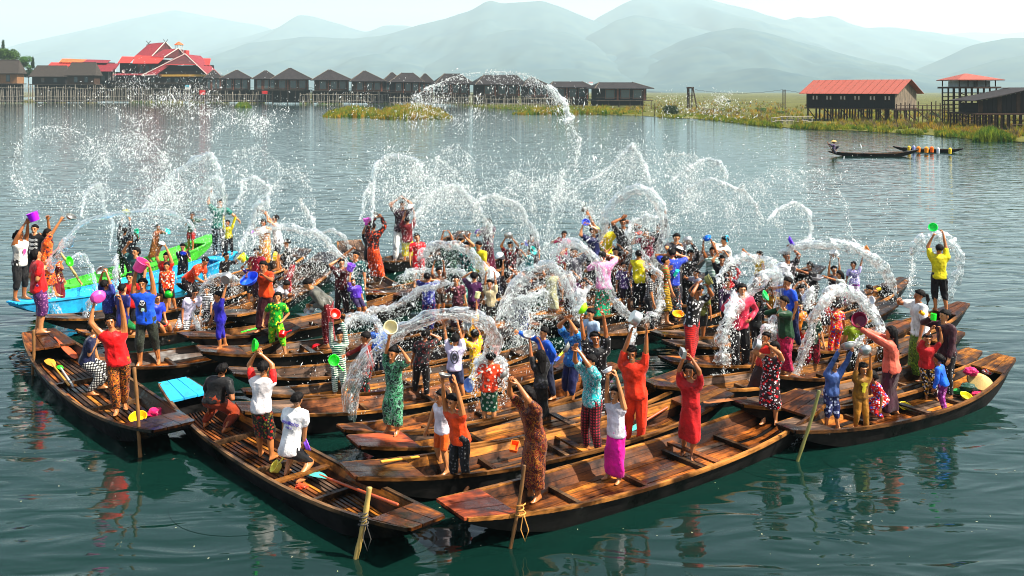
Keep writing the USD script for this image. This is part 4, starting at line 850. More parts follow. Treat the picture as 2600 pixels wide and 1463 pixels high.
SKIN = [usdkit.material(stage, f'/World/Looks/skin_{i}', {'tc': ('texture_coordinate', {}), 'n': ('noise_texture', {'scale': 11.0, 'detail': 3.0}),
        'r': ('rgb_ramp', {'ramp': [(0.3, tuple(0.75 * x for x in c)), (0.7, c)]}), 'p': ('principled_bsdf', {'roughness': 0.36, 'specular_ior_level': 0.5, 'subsurface_weight': 0.0})},
        [('tc.object', 'n.vector'), ('n.fac', 'r.fac'), ('r.color', 'p.base_color')], surface='p.BSDF') for i, c in enumerate([(0.42, 0.150, 0.045), (0.33, 0.108, 0.032), (0.47, 0.19, 0.070)])]
HAIR = mat('black_hair', (0.005, 0.004, 0.004), 0.7, var=0.5, scale=40, spec=0.12, stretch=(1, 1, 0.25))
EYE = mat('dark_eye', (0.01, 0.006, 0.005), 0.2, spec=0.6)
WHITE_EYE = mat('teeth_white', (0.7, 0.68, 0.62), 0.3)
LIP = mat('mouth_red', (0.16, 0.03, 0.025), 0.4)

def unit(a): a = np.asarray(a, float); return a / (np.linalg.norm(a) + 1e-9)
def ik(S, T, a, b, pole):
    d = T - S; L = np.linalg.norm(d); mx = (a + b) * 0.999
    if L > mx:
        k = min(L / mx, 1.13); a, b = a * k, b * k
        if L > (a + b) * 0.999: T = S + d / L * (a + b) * 0.999; d = T - S; L = np.linalg.norm(d)
    u = d / L; x = (a * a - b * b + L * L) / (2 * L); h = math.sqrt(max(a * a - x * x, 0))
    p = pole - u * (pole @ u); p = unit(p) if np.linalg.norm(p) > 1e-4 else unit(np.cross(u, [0.3, 0.5, 0.8]))
    return S + u * x + p * h, T
def frame(x, up):                      # columns x, y, z with x given, z near up
    x = unit(x); y = unit(np.cross(up, x)); return np.stack([x, y, np.cross(x, y)], 1)

def garment(ms, H, amp, seed, mat_, name, parent, stretch=(9, 9, 3)):
    m = Manifold.batch_boolean(ms, manifold3d.OpType.Add)
    v, f = tri(m.refine_to_length(0.05 * H / 1.4)); v = relax(v, f, 3, 0.45, -0.3)
    n = trimesh.Trimesh(v, f, process=False).vertex_normals
    sk_ = np.stack([v[:, 0] + 0.5 * v[:, 2], v[:, 1] - 0.35 * v[:, 2], v[:, 2]], 1)
    v = v + n * (((meshkit.fbm(v * np.array(stretch) + seed * 3.7, 3) - 0.36) * 0.6 + (np.abs(meshkit.noise(sk_ * np.array(stretch) * 1.7 + seed) - 0.5) - 0.16) * 0.8) * amp)[:, None]
    obj(name, (v, f), mat_, parent, True)
    return v

PEOPLE = []
def person(label, foot, head, yaw, hands, top, bottom, hair='short', H=None, pelvis=None, feet=None, z=0.1, depth=0.0, mouth='smile', fwd=0.07, tilt=0.0, skin=None, emblem=None, group=None):
    """foot, head, hands in pixels of the photograph; everything is worked out in metres at the distance of the feet"""
    seed = len(PEOPLE) + 1; R = np.random.default_rng(100 + seed)
    D = foot[1]; base = np.array(foot)                       # foot is already a world point
    px = lambda p, dy=0.0: at(p[0], p[1], D + dy) - base
    ya = math.radians(yaw); fd = np.array([math.sin(ya), -math.cos(ya), 0]); lf = np.array([math.cos(ya), math.sin(ya), 0])
    hc = px(head)
    if H is None: H = np.linalg.norm(hc) / 0.93
    if pelvis is None: P = hc * (0.525 / 0.93) + np.array([0, 0, 0.012 * H])
    else: P = px(pelvis)
    if pelvis is None: P = P + lf * (R.random() - .5) * 0.07 * H + fd * (R.random() - .6) * 0.08 * H
    up = unit(hc - P)
    hc = hc + fd * 0.02 * H
    hh = 0.132 + 0.060 * H                                    # head height
    N = hc - up * (0.60 * hh)
    upt = unit(N - P); T3 = np.stack([lf, fd, np.cross(lf, fd) * -1], 1); 
    # torso frame: lf is the body's left, nf the front, upt the axis
    nf = unit(np.cross(upt, lf)) ; nf = nf if nf @ fd > 0 or abs(nf @ fd) < 1e-6 else -nf
    TR = np.stack([lf, nf, upt], 1)
    g = 1.08 + 0.09 * R.random()                              # girth
    sw = 0.099 * H * g
    sh = [N - upt * 0.028 * H + s * lf * sw for s in (1, -1)]
    W = lambda t: P + (N - P) * t
    A = [hull([(W(-0.04), np.array([0.082, 0.062, 0.055]) * H * g, TR), (W(0.36), np.array([0.074, 0.052, 0.05]) * H * g, TR)]),
         hull([(W(0.36), np.array([0.074, 0.052, 0.05]) * H * g, TR), (W(0.74), np.array([0.092, 0.060, 0.06]) * H * g, TR)]),
         hull([(W(0.74), np.array([0.092, 0.060, 0.06]) * H * g, TR), (sh[0], 0.034 * H, None), (sh[1], 0.034 * H, None), (N, 0.028 * H, None)]),
         bone(N - upt * 0.01 * H, 0.034 * H, hc - up * 0.25 * hh + fd * 0.02 * H, 0.030 * H)]
    # arms: which hand goes to which shoulder is settled in the picture
    tg = [np.asarray(px(h[:2], (h[2] if len(h) > 2 else fwd) * H * fd[1])) + (fd * [fwd * 0, 0, 0]) for h in hands]
    order = [0, 1]
    if len(tg) == 2:
        if np.linalg.norm(sh[0] - tg[0]) + np.linalg.norm(sh[1] - tg[1]) > np.linalg.norm(sh[1] - tg[0]) + np.linalg.norm(sh[0] - tg[1]): tg = tg[::-1]
    elif len(tg) == 1:
        tg = [tg[0], None] if np.linalg.norm(sh[0] - tg[0]) <= np.linalg.norm(sh[1] - tg[0]) + 0.001 else [None, tg[0]]
    else: tg = [None, None]
    arms = []
    for i, s in enumerate((1, -1)):
        t = tg[i]; rest = t is None
        if rest: t = sh[i] + lf * s * (0.05 + 0.05 * R.random()) * H - np.array([0, 0, 1]) * 0.34 * H + fd * (0.02 + 0.09 * R.random()) * H
        d = unit(t - sh[i]); wr = t - d * 0.045 * H
        over = wr[2] > sh[i][2]
        pole = lf * s * (0.9 if over else 0.5) + fd * (0.35 if over else -0.5) + np.array([0, 0, -0.35])
        el, wr = ik(sh[i], wr, 0.165 * H, 0.148 * H, pole)
        arms.append((sh[i], el, wr, rest))
        A += [bone(sh[i], 0.031 * H * g, el, 0.0225 * H * g), bone(el, 0.0232 * H * g, wr, 0.0165 * H)]
    # legs
    hp = [P - upt * 0.02 * H + s * lf * 0.050 * H for s in (1, -1)]
    st = (R.random() - 0.5) * 0.16 * H
    if feet is not None: fp = [np.asarray(q) - base for q in feet]
    else: fp = [s * lf * (0.058 + 0.02 * R.random()) * H + fd * s * st for s in (1, -1)]
    if feet is not None and np.linalg.norm(hp[0] - fp[0]) + np.linalg.norm(hp[1] - fp[1]) > np.linalg.norm(hp[1] - fp[0]) + np.linalg.norm(hp[0] - fp[1]): fp = fp[::-1]
    legs = []
    for i, s in enumerate((1, -1)):
        an = fp[i] + np.array([0, 0, 0.045 * H])
        kn, an = ik(hp[i], an, 0.245 * H, 0.235 * H, fd + lf * s * 0.12)
        an = np.array([an[0], an[1], max(an[2], fp[i][2] + 0.04 * H)])
        legs.append((hp[i], kn, an))
        td = unit(fd + lf * s * 0.22); toe = np.array([an[0], an[1], fp[i][2] + 0.012 * H])
        A += [bone(hp[i], 0.054 * H * g, kn, 0.033 * H * g), hull([(kn, 0.034 * H * g, None), (kn * 0.62 + an * 0.38 - fd * 0.008 * H, 0.034 * H * g, None), (an, 0.0205 * H, None)]),
              hull([(an, 0.021 * H, None), (toe - td * 0.028 * H + [0, 0, 0.006 * H], 0.018 * H, None), (toe + td * 0.062 * H, np.array([0.022, 0.022, 0.013]) * H, None)], True),
              hull([(toe + td * 0.062 * H, np.array([0.024, 0.024, 0.012]) * H, None), (toe + td * 0.095 * H, np.array([0.020, 0.020, 0.009]) * H, None)], True)]
    m = Manifold.batch_boolean(A, manifold3d.OpType.Add)
    v, f = tri(m.refine_to_length(0.09 * H)); v = relax(v, f, 3, 0.45, -0.46)
    body = to_man(v, f)
    HR = np.stack([lf, -nf, np.cross(lf, -nf)], 1)            # head-local x, y, z
    look = up
    hz_ = unit(look - nf * 0.0 + nf * (-math.sin(math.radians(tilt)))); hy_ = unit(np.cross(hz_, lf)); 
    if hy_ @ nf > 0: hy_ = -hy_
    HR = np.stack([lf, hy_, hz_], 1)
    if np.linalg.det(HR) < 0: HR[:, 0] *= -1
    hv = HEAD[0] * hh * 0.97 @ HR.T + hc
    body = body + to_man(hv, HEAD[1])
    for i, (s_, el, wr, rest) in enumerate(arms):
        fore = unit(wr - el); palm = unit(-lf * (1, -1)[i] + fd * 0.3)       # palms face inwards
        Rm = frame(fore, -palm)
        if (Rm[:, 1] @ (fd if rest else np.array([0, 0, -1.0]) + fd)) < 0: pass
        hv_, hf_ = HANDS['grip' if not rest and R.random() < 0.8 else 'open']
        k = (0.115 * H) / 0.18; q = hv_.copy()
        if (1, -1)[i] * 1 < 0: q = q * [1, -1, 1]; hf2 = hf_[:, ::-1]
        else: hf2 = hf_
        body = body + to_man(q * k @ Rm.T + wr, hf2)
    v, f = tri(body)
    root = thing('person', label, 'person', base, 0, group)
    sk = SKIN[seed % 3 if skin is None else skin]
    obj('body', (v, f), sk, root, 55)
    # face
    if abs(((yaw + 180) % 360) - 180) < 125:
        hm = lambda p: (np.asarray(p) * hh * 0.97) @ HR.T + hc
        for s in (-1, 1):
            obj('eye', (hm(ICO1_V * [0.058, 0.03, 0.026] + [s * 0.145, -0.335, 0.06]), ICO1_F), EYE, root, True)
            obj('eyebrow', (hm(ICO1_V * [0.085, 0.025, 0.016] + [s * 0.15, -0.345, 0.155]), ICO1_F), HAIR, root, True)
        if mouth == 'open':
            obj('mouth', (hm(ICO1_V * [0.085, 0.03, 0.065] + [0, -0.345, -0.235]), ICO1_F), LIP, root, True)
        else:
            obj('mouth', (hm(ICO1_V * [0.11, 0.03, 0.026] + [0, -0.355, -0.235]), ICO1_F), LIP, root, True)
        if mouth in ('smile', 'open'):
            obj('teeth', (hm(ICO1_V * [0.07, 0.02, 0.016] + [0, -0.368, -0.222]), ICO1_F), WHITE_EYE, root, True)
    # hair
    hv, hf = make_hair('bob' if hair in ('bob', 'long') else 'crop' if hair in ('crop', 'bald') else 'short', seed, D < 19.5)
    hv = hv * hh * 0.97 @ HR.T + hc
    hr = obj('hair', (hv, hf), HAIR, root, True)
    hl = lambda p: (np.asarray(p) * hh) @ HR.T + hc
    dn = np.array([0, 0, -1.0]); bk = -nf
    if hair == 'long':
        q0 = hl((0, 0.36, 0.05)); 
        mm = hull([(q0, np.array([0.34, 0.14, 0.25]) * hh, HR), (N + bk * 0.065 * H + dn * 0.02, np.array([0.36, 0.13, 0.2]) * hh, HR)]) + hull([(N + bk * 0.065 * H, np.array([0.36, 0.13, 0.2]) * hh, HR), (W(0.62) + bk * 0.068 * H, np.array([0.2, 0.09, 0.1]) * hh, HR)])
        vv, ff = tri(mm.refine_to_length(0.035)); vv = relax(vv, ff, 3); vv = vv + trimesh.Trimesh(vv, ff, process=False).vertex_normals * ((meshkit.fbm(vv * [40, 40, 6], 3) - 0.5) * 0.02)[:, None]
        obj('long_hair', (vv, ff), HAIR, hr, True)
    elif hair == 'pony':
        b_ = MB(); q0 = hl((0, 0.46, 0.12)); q = [q0, q0 + bk * 0.04 + dn * 0.01, q0 + bk * 0.06 + dn * 0.10, q0 + bk * 0.045 + dn * 0.22, q0 + bk * 0.05 + dn * 0.30]
        b_.tube(q, [0.02, 0.032, 0.036, 0.026, 0.006], 8); b_.put('ponytail', HAIR, hr, True)
    elif hair == 'bun':
        obj('bun', ((ICO2_V * 0.055 * H / 1.4) + hl((0, 0.42, 0.30)), ICO2_F), HAIR, hr, True)
    elif hair == 'hat':
        b_ = MB(); c_ = hl((0, 0.0, 0.42)); b_.lathe([(0.001, 0.12), (0.05, 0.10), (0.20, 0.02), (0.24, -0.015), (0.23, -0.02), (0.001, 0.06)], 22, lambda p: p @ HR.T + c_); b_.put('straw_hat', mat('straw', (0.5, 0.36, 0.13), 0.8, scale=60, spec=0.2), root, True)
    # clothes
    e = 0.011 * H + 0.004
    if top:
        sl, spec = top.split(':'); spec, _, spec2 = spec.partition('/'); mt = cloth(spec); SG = []
        c = lambda t, r, ex=0: (W(t), np.array(r) * H * g + e + ex, TR)
        hem = -0.10 if bottom and bottom[0] not in 'DE' else 0.1
        G = [hull([c(hem, [0.092, 0.078, 0.012] if hem < 0 else [0.084, 0.064, 0.02], 0.008), c(0.36, [0.078, 0.056, 0.05])]), hull([c(0.36, [0.078, 0.056, 0.05]), c(0.74, [0.092, 0.061, 0.06])]),
             hull([c(0.74, [0.092, 0.061, 0.06]), (sh[0], 0.034 * H + e * (0.9 if sl != 'T' else 0.2), None), (sh[1], 0.034 * H + e * (0.9 if sl != 'T' else 0.2), None), (N - upt * 0.012 * H, 0.03 * H + e * 0.5, None)])]
        for (s_, el, wr, rest) in arms:
            if sl == 'S': (SG if spec2 else G).append(hull([(s_, 0.033 * H + e * 0.8, None), (s_ + (el - s_) * 0.60, 0.029 * H + e, None)]))
            elif sl == 'L': G += [bone(s_, 0.033 * H + e * 0.8, el, 0.024 * H + e * 0.8), bone(el, 0.024 * H + e * 0.8, el + (wr - el) * 0.93, 0.018 * H + e * 0.8)]
        for q_, g_ in enumerate(SG): garment([g_], H, 0.03 * H, seed + .2 + q_, cloth(spec2), 'sleeve', root)
        tv = garment(G, H, 0.036 * H, seed, mt, 'dress_top' if bottom and bottom[0] in 'DE' else 'shirt' if sl != 'T' else 'tank_top', root)
    if bottom:
        kind, spec = bottom.split(':'); mt = cloth(spec)
        waist = (W(0.16), np.array([0.080, 0.060, 0.03]) * H * g + e, TR); hips = (W(-0.05), np.array([0.088, 0.070, 0.05]) * H * g + e, TR)
        (h0, k0, a0), (h1, k1, a1) = legs
        if kind in 'KMDE':
            t = {'K': 0.93, 'M': 0.25, 'D': 0.70, 'E': 0.35}[kind]
            G = [hull([waist, hips])]
            fl = 1.0 if kind in 'KM' else 1.35
            pts = lambda k, a, r, q: ((k + (a - k) * q), np.array([r, r, 0.012 / H]) * H, None)
            kn0, kn1 = (h0 * 0.05 + k0 * 0.95), (h1 * 0.05 + k1 * 0.95)
            G.append(hull([hips, (kn0, np.array([0.056, 0.056, 0.02]) * H * fl, None), (kn1, np.array([0.056, 0.056, 0.02]) * H * fl, None)]))
            G.append(hull([(kn0, np.array([0.056, 0.056, 0.02]) * H * fl, None), (kn1, np.array([0.056, 0.056, 0.02]) * H * fl, None), pts(k0, a0, 0.052 * fl, t), pts(k1, a1, 0.052 * fl, t)]))
            garment(G, H, 0.040 * H, seed + 0.5, mt, 'longyi' if kind in 'K' else 'skirt', root, (14, 14, 2.2))
        else:
            G = [hull([waist, hips, (h0, 0.055 * H + e, None), (h1, 0.055 * H + e, None)])]
            q = {'H': -0.18, 'C': 0.45, 'P': 0.93}[kind]
            for (h_, k_, a_) in legs:
                if q < 0:
                    en = k_ + (h_ - k_) * 0.12; G.append(hull([(h_, 0.056 * H + e, None), (en, np.array([0.056, 0.056, 0.012]) * H, None)]))
                else:
                    en = k_ + (a_ - k_) * q
                    G.append(bone(h_, 0.056 * H + e, k_, 0.040 * H + e)); G.append(hull([(k_, 0.040 * H + e, None), (en, np.array([0.040, 0.040, 0.012]) * H, None)]))
            garment(G, H, 0.034 * H, seed + 0.5, mt, 'shorts' if kind == 'H' else 'trousers', root)
    info = dict(root=root, H=H, base=base, D=D, fd=fd, lf=lf, arms=arms, W=W, TR=TR, nf=nf, upt=upt, hc=hc)
    if emblem: emblem(info)
    PEOPLE.append(info)
    return info
# ------------------------------------------------------------------ bowls, basins and buckets
ALU = mat('aluminium', (0.62, 0.62, 0.60), 0.32, var=0.2, scale=9, metal=0.9)
ALUD = mat('dull_aluminium', (0.30, 0.30, 0.28), 0.42, var=0.3, scale=9, metal=0.8)
def plastic(hexc):
    return mat('plastic_' + hexc, hexrgb(hexc), 0.32, var=0.28, scale=7, spec=0.4)
VESSELS = []
def vessel(kind, color, pos, d, ang, camf, label, group=None):
    """a hollow vessel of rim diameter d whose mouth looks towards ang (0 up, 90 right, 180 down in the picture) and camf towards the viewer"""
    m_ = ALU if color == 'alu' else ALUD if color == 'dull' else plastic(color)
    a = math.radians(ang); n = unit([math.sin(a) * (1 - abs(camf)), -camf, math.cos(a) * (1 - abs(camf))])
    x = unit(np.cross([0.2, 1.0, 0.1], n)); y = np.cross(n, x); R_ = np.stack([x, y, n], 1)
    T = lambda p: p @ R_.T
    r = d / 2; t = 0.006
    prof = {'bowl': [(0.001, -0.62), (0.45, -0.60), (0.66, -0.50), (0.86, -0.27), (0.97, 0.0)],
            'basin': [(0.001, -0.52), (0.62, -0.52), (0.70, -0.47), (0.96, 0.0)],
            'bucket': [(0.001, -1.5), (0.70, -1.5), (0.76, -1.44), (0.96, 0.0)],
            'pot': [(0.001, -0.95), (0.80, -0.95), (0.90, -0.86), (0.95, -0.5), (0.95, 0.0)],
            'dipper': [(0.001, -0.95), (0.72, -0.95), (0.80, -0.88), (0.96, 0.0)],
            'can': [(0.001, -2.3), (0.90, -2.3), (0.98, -2.15), (0.98, 0.0)]}.get(kind)
    root = thing('water_' + {'dipper': 'dipper', 'bowl': 'bowl', 'basin': 'basin', 'bucket': 'bucket', 'pot': 'pot', 'can': 'can', 'box': 'container'}[kind], label, {'can': 'container', 'box': 'container', 'dipper': 'dipper'}.get(kind, kind), pos, 0, group)
    mb = MB()
    if kind == 'box':
        w, l, h = 0.62, 1.0, 0.62
        def shell(sx, sy, z0, z1): return [(-sx, -sy, z0), (sx, -sy, z0), (sx, sy, z0), (-sx, sy, z0), (-sx, -sy, z1), (sx, -sy, z1), (sx, sy, z1), (-sx, sy, z1)]
        o_ = np.array(shell(w * .92, l * .92, -h, 0))[[0, 1, 2, 3]]; top = np.array(shell(w, l, -h, 0))[4:]; it = top * [0.93, 0.95, 1]; ib = o_ * [0.93, 0.95, 1] + [0, 0, 0.03]
        v = np.vstack([o_, top, it, ib]) * r
        f = [[0, 3, 2, 1]] + [[q + i, q + (i + 1) % 4, q + 4 + (i + 1) % 4, q + 4 + i] for q in (0, 4, 8) for i in range(4)] + [[12, 13, 14, 15]]
        mb.add(T(v), f); mb.put('shell', m_, root)
        b2 = MB()
        for i in range(4): b2.tube(T(np.array([top[i] * r, top[(i + 1) % 4] * r])), 0.007, 6)
        b2.put('rim', m_, root, True)
    else:
        p = np.array(prof) * r; inn = p[::-1].copy(); inn[:, 0] = np.maximum(inn[:, 0] - t, 0.001); inn[:-1, 1] = inn[:-1, 1]; inn[-1, 1] += t; inn[-2, 1] += t
        mb.lathe(np.vstack([p, inn]), 22, T); mb.put('shell', m_, root, 40)
        b2 = MB(); th = np.linspace(0, 2 * np.pi, 25); b2.tube(T(np.stack([np.cos(th) * r * 0.97, np.sin(th) * r * 0.97, th * 0], 1)), 0.0075 if kind != 'can' else 0.004, 6, False); b2.put('rim', m_, root, True)
        if kind == 'dipper':
            b3 = MB(); b3.tube(T(np.array([[r * 0.95, 0, -0.02], [r * 1.5, 0, -0.015], [r * 2.5, 0, 0.0]])), [0.013, 0.011, 0.014], 8); b3.put('handle', m_, root, True)
        if kind == 'bucket' and d > 0.2:
            b3 = MB(); th = np.linspace(0, np.pi, 13); b3.tube(T(np.stack([np.cos(th) * r, np.sin(th) * r * 0.9, -np.sin(th) * r * 0.55], 1)), 0.004, 5); b3.put('handle', ALUD, root, True)
    VESSELS.append(root); return root

MISS = []
def P(label, foot, head, yaw, hands, top, bottom, hair='short', V=None, **k):
    hit = stand_on(*foot, head[1], not ('pelvis' in k))
    if hit is None: hit = stand_on(*foot, head[1])
    if hit: p = hit[2]
    else: p = gnd(foot[0], foot[1], 0.1)
    if hit is None or abs(hit[3]) > 20: MISS.append((hit[3] if hit else 999, hit and round(float(hit[4]), 2), label[:60]))
    if hit and hit[3] and 'feet2' in k: k['feet2'] = [(q[0], q[1] + hit[3]) for q in k['feet2']]
    D = p[1]
    for kk in ('pelvis',):
        pass
    if 'feet2' in k:
        ft = k.pop('feet2'); k['feet'] = [np.array([*gnd(q[0], q[1], p[2])[:2], p[2]]) for q in ft]
    hs = []
    for h in (hands if isinstance(hands, list) else [hands]):
        if h == 'V': 
            (vx, vy), d = V[2], V[3]; hs += [(vx - 0.44 * d, vy + 0.2 * d), (vx + 0.44 * d, vy + 0.2 * d)]
        elif h == 'V1': hs.append((V[2][0], V[2][1] + 0.40 * V[3]))
        elif h is not None: hs.append(h)
    info = person(label, p, head, yaw, hs, top, bottom, hair, **k)
    if V is not None:
        fw = k.get('fwd', 0.07) * info['H']
        pos = at(V[2][0], V[2][1], D + fw * info['fd'][1]) + np.array([info['fd'][0] * fw * 0.5, 0, 0])
        if V[3] > 0: vessel(V[0], V[1], pos, V[3] * D / F, V[4], V[5], V[6])
    return info

# ---- text and pictures on shirts
def chest(info, back=False, h=0.64):
    w = info['W'](h); n = -info['nf'] if back else info['nf']; H = info['H']
    o = w + n * (0.075 * H + 0.012); z = info['upt']; x = np.cross(z, n) * -1; x = np.cross(n, z) * -1
    return o, unit(np.cross(z, n)), z, n, H
def put_print(info, parts, back=False, h=0.64, name='print'):
    o, x, z, n, H = chest(info, back, h)
    for v, f, m_ in parts:
        v = np.asarray(v); bulge = -2.2 * (v[:, 0] ** 2) / max(H, .5)
        obj(name, (o + v[:, :1] * x + v[:, 1:2] * z + (v[:, 2:3] + bulge[:, None]) * n, f), m_, info['root'])
def text_part(s, h, x, y, m_):
    t = meshkit.text_mesh(s, h, 0.004, True); v = np.array(t.vertices); v[:, 0] += x - v[:, 0].mean(); v[:, 1] += y; return v, np.array(t.faces), m_
def ring_part(rx, ry, w, y, m_):
    b = MB(); th = np.linspace(0, 2 * np.pi, 29); b.tube(np.stack([np.cos(th) * rx, np.sin(th) * ry + y, th * 0], 1), w, 5, False); v, f = b.get(); return v, f, m_
def patch_part(w, h, y, m_, seed):
    th = np.linspace(0, 2 * np.pi, 18)[:-1]; r = 0.8 + 0.4 * np.random.default_rng(seed).random(17)
    v = np.vstack([[[0, y, 0.003]], np.stack([np.cos(th) * w * r, np.sin(th) * h * r + y, th * 0 + 0.003], 1)]); return v, [[0, i + 1, (i + 1) % 17 + 1] for i in range(17)], m_
INK_W, INK_P, INK_Y, INK_K = mat('print_white', (0.75, 0.75, 0.72), 0.7), mat('print_purple', (0.07, 0.05, 0.35), 0.7), mat('print_yellow', (0.75, 0.6, 0.03), 0.7), mat('print_black', (0.01, 0.01, 0.012), 0.7)
INK_PK, INK_T = mat('print_pink', (0.8, 0.06, 0.25), 0.7), mat('print_pale', (0.45, 0.7, 0.62), 0.7)
def rock(i): put_print(i, [text_part('Rock', 0.062, 0.01, 0.045 - 0.098 * k, INK_W) for k in range(4)], h=0.66)
def emblem_oval(i): put_print(i, [ring_part(0.062, 0.10, 0.008, -0.02, INK_K), ring_part(0.032, 0.05, 0.008, -0.02, INK_K), text_part('C', 0.06, 0.0, -0.05, INK_K)], True, 0.62)
def emblem_words(i): put_print(i, [patch_part(0.02, 0.02, 0.03, INK_P, 1)] + [text_part('ooooooo', 0.045, 0, 0.0, INK_P), text_part('oooo', 0.03, 0, -0.05, INK_P)], True, 0.66)
def emblem_blue(i): put_print(i, [patch_part(0.085, 0.11, -0.05, INK_K, 3), patch_part(0.045, 0.05, 0.03, INK_W, 4), patch_part(0.03, 0.04, -0.10, INK_T, 5), patch_part(0.025, 0.03, -0.02, INK_K, 6)], False, 0.6)
def emblem_yellow(i): put_print(i, [patch_part(0.05, 0.04, 0.02, INK_Y, 7), patch_part(0.035, 0.06, -0.06, INK_Y, 8)], False, 0.62)
def emblem_pink(i): put_print(i, [patch_part(0.05, 0.05, -0.02, INK_PK, 9), patch_part(0.03, 0.05, -0.1, INK_PK, 10)], False, 0.6)

RED, DRED, ORG, NAVY, BLK, MAR = 'd01410', '7c1410', 'f04008', '182a78', '101014', '55101c'
# ---- left group
P('person in pale tank top with pink print and ponytail lifting a purple bucket, leftmost', (50, 776), (47, 597), 75, [(66, 562), (71, 561)], 'T:p d8d4cc', 'C:p 141416', 'pony', ('bucket', 'a010d8', (75, 541), 29, -20, 0.1, 'purple bucket held high at the far left'), emblem=emblem_pink)
P('person in black shirt with white Rock lettering behind the leftmost person', (97, 768), (89, 582), 8, [(106, 602)], 'S:p 0c0c0e', 'H:p 101012', 'short', emblem=rock)
P('person in orange patterned dress reaching up with a grey metal bowl', (124, 799), (118, 594), 100, [(121, 551), (160, 551)], 'S:f e0500c 302040 f0a030', 'E:f e0500c 302040 f0a030', 'bob', ('bowl', 'dull', (175, 549), 27, 30, 0.1, 'grey metal bowl in the raised hand of the orange dress'))
P('person with an orange batik headcloth holding a green bowl over the boat', (146, 776), (141, 652), 95, [(162, 670)], 'S:f 7c1420 d08020 e0d0b0', 'P:p 701018', 'bob', ('bowl', '2ee010', (172, 664), 26, 70, 0.15, 'bright green bowl tipped to the right beside the orange batik cloth'))
P('person in red T shirt, white shorts over a purple sarong, black bob, back turned', (98, 838), (87, 648), 130, [(113, 690), (106, 684)], 'S:p c80c10', 'M:d 502058 d080b0', 'bob')
P('person in black and white shirt seen from behind lifting a yellow bowl', (321, 722), (315, 589), 180, ['V'], 'L:f 16161a e0e0e0 606068', 'P:p 16161c', 'short', ('bowl', 'f0e010', (321, 538), 21, 10, -0.5, 'round yellow bowl held straight up near the left'))
P('person with teal scoop half hidden beside the yellow bowl bearer', (337, 716), (332, 604), 60, [(344, 592)], 'S:p 20242c', 'P:p 18181c', 'short', ('dipper', '20d0a0', (346, 587), 14, 80, 0.1, 'small teal scoop beside the black and white shirt'))
P('laughing person in dark teal top with one arm up behind the pink basin', (352, 792), (348, 640), -25, [(323, 614)], 'S:p 0c4848', 'P:p 202428', 'bob', mouth='open')
P('shouting child in blue tank top with printed picture lifting a pink basin', (380, 927), (364, 722), 5, ['V'], 'T:p 0c50d0', 'C:b 20241c 404838 101210', 'crop', ('bucket', 'f84890', (363, 664), 36, 35, 0.05, 'deep pink basin over the blue tank top'), mouth='open', emblem=emblem_blue, feet2=[(356, 929), (403, 922)])
P('child in soaked brown batik dress on the green boat holding a teal bowl', (388, 664), (398, 578), 80, [(413, 588)], 'S:b 6a2c0c 301408 a06020', 'D:b 6a2c0c 301408 a06020', 'bob', ('bowl', '18b8b0', (423, 587), 17, 60, 0.2, 'teal bowl in front of the brown batik dress'))
P('child in red tank top raising a white bowl in front of the green boat', (420, 745), (423, 652), 0, [(407, 624), (419, 621)], 'T:p e0200c', 'H:p 202028', 'short', ('bowl', 'e8e8e8', (411, 619), 18, 200, 0.1, 'white bowl tipped over the red tank top'), mouth='open')
P('child in red, orange and white floral suit holding a green bowl low with both hands', (436, 794), (424, 677), 5, [(418, 744), (436, 744)], 'L:f d02808 f8e8d8 f08018', 'H:p 141414', 'short', ('bowl', '14b828', (427, 748), 21, 0, -0.75, 'green bowl held low before the floral suit'), fwd=0.12)
P('child in wet green shirt and red shorts standing on the green boat', (485, 630), (489, 547), -15, [(474, 566), (494, 560)], 'S:f 1c4a3c 90a090 102820', 'H:p b02020', 'short')
P('child in black holding a blue basin beside the light blue boat side', (461, 738), (464, 628), 10, ['V'], 'S:p 101016', 'P:p 101018', 'short', ('basin', '1c40d8', (465, 643), 17, 0, -0.4, 'small blue basin in front of the black clothes'))
P('person in orange shirt bending down to the right to scoop water', (474, 768), (517, 664), 75, [(525, 726), (520, 722)], 'S:p f04008', 'P:p 181418', 'short', pelvis=(478, 709), H=1.45)
P('child in navy shirt pouring a silver bowl of water over the head', (284, 862), (265, 724), 160, [(259, 690), (268, 684)], 'S:d 14206c 3850a0', 'H:p 14181c', 'short', ('bowl', 'alu', (253, 686), 24, 120, 0.3, 'silver bowl tipped over the navy shirt at left'))
P('child in green shorts bending towards a bright green bucket', (316, 900), (309, 735), 150, [(322, 893)], 'S:p 18206a', 'H:p 0c7838', 'short', ('bucket', '10e020', (321, 888), 30, 0, 0.25, 'bright green bucket beside the gold patterned trousers'), pelvis=(312, 818), H=1.3)
P('child in plain red shirt squeezed behind the blue tank top', (333, 846), (331, 706), 5, [], 'S:p d81414', 'H:p 202430', 'short')
P('person in red tank top and gold batik trousers lifting a pink basin', (303, 1046), (281, 818), 20, [(234, 770), (305, 753)], 'T:p e8080c', 'P:b 20140a d88010 802808', 'short', ('basin', 'f858b8', (246, 754), 37, -60, -0.55, 'round pink basin raised beside the red tank top'), feet2=[(297, 1050), (316, 1036)], mouth='none', skin=0)
P('child in navy shirt and black and white checked trousers stooping in the left boat', (240, 998), (233, 838), 100, [(251, 874)], 'S:p 10183c', 'P:k 0c0c10 c8c8c0', 'short', pelvis=(221, 915), H=1.35, feet2=[(229, 1004), (256, 988)])
P('child in blue shirt crouching over a red basin', (430, 836), (397, 758), 55, ['V'], 'S:p 1430b8', 'H:p 141414', 'short', ('basin', 'e81008', (411, 821), 27, 0, 0.25, 'red basin in the hands of the crouching blue shirt'), pelvis=(396, 812), H=1.15)
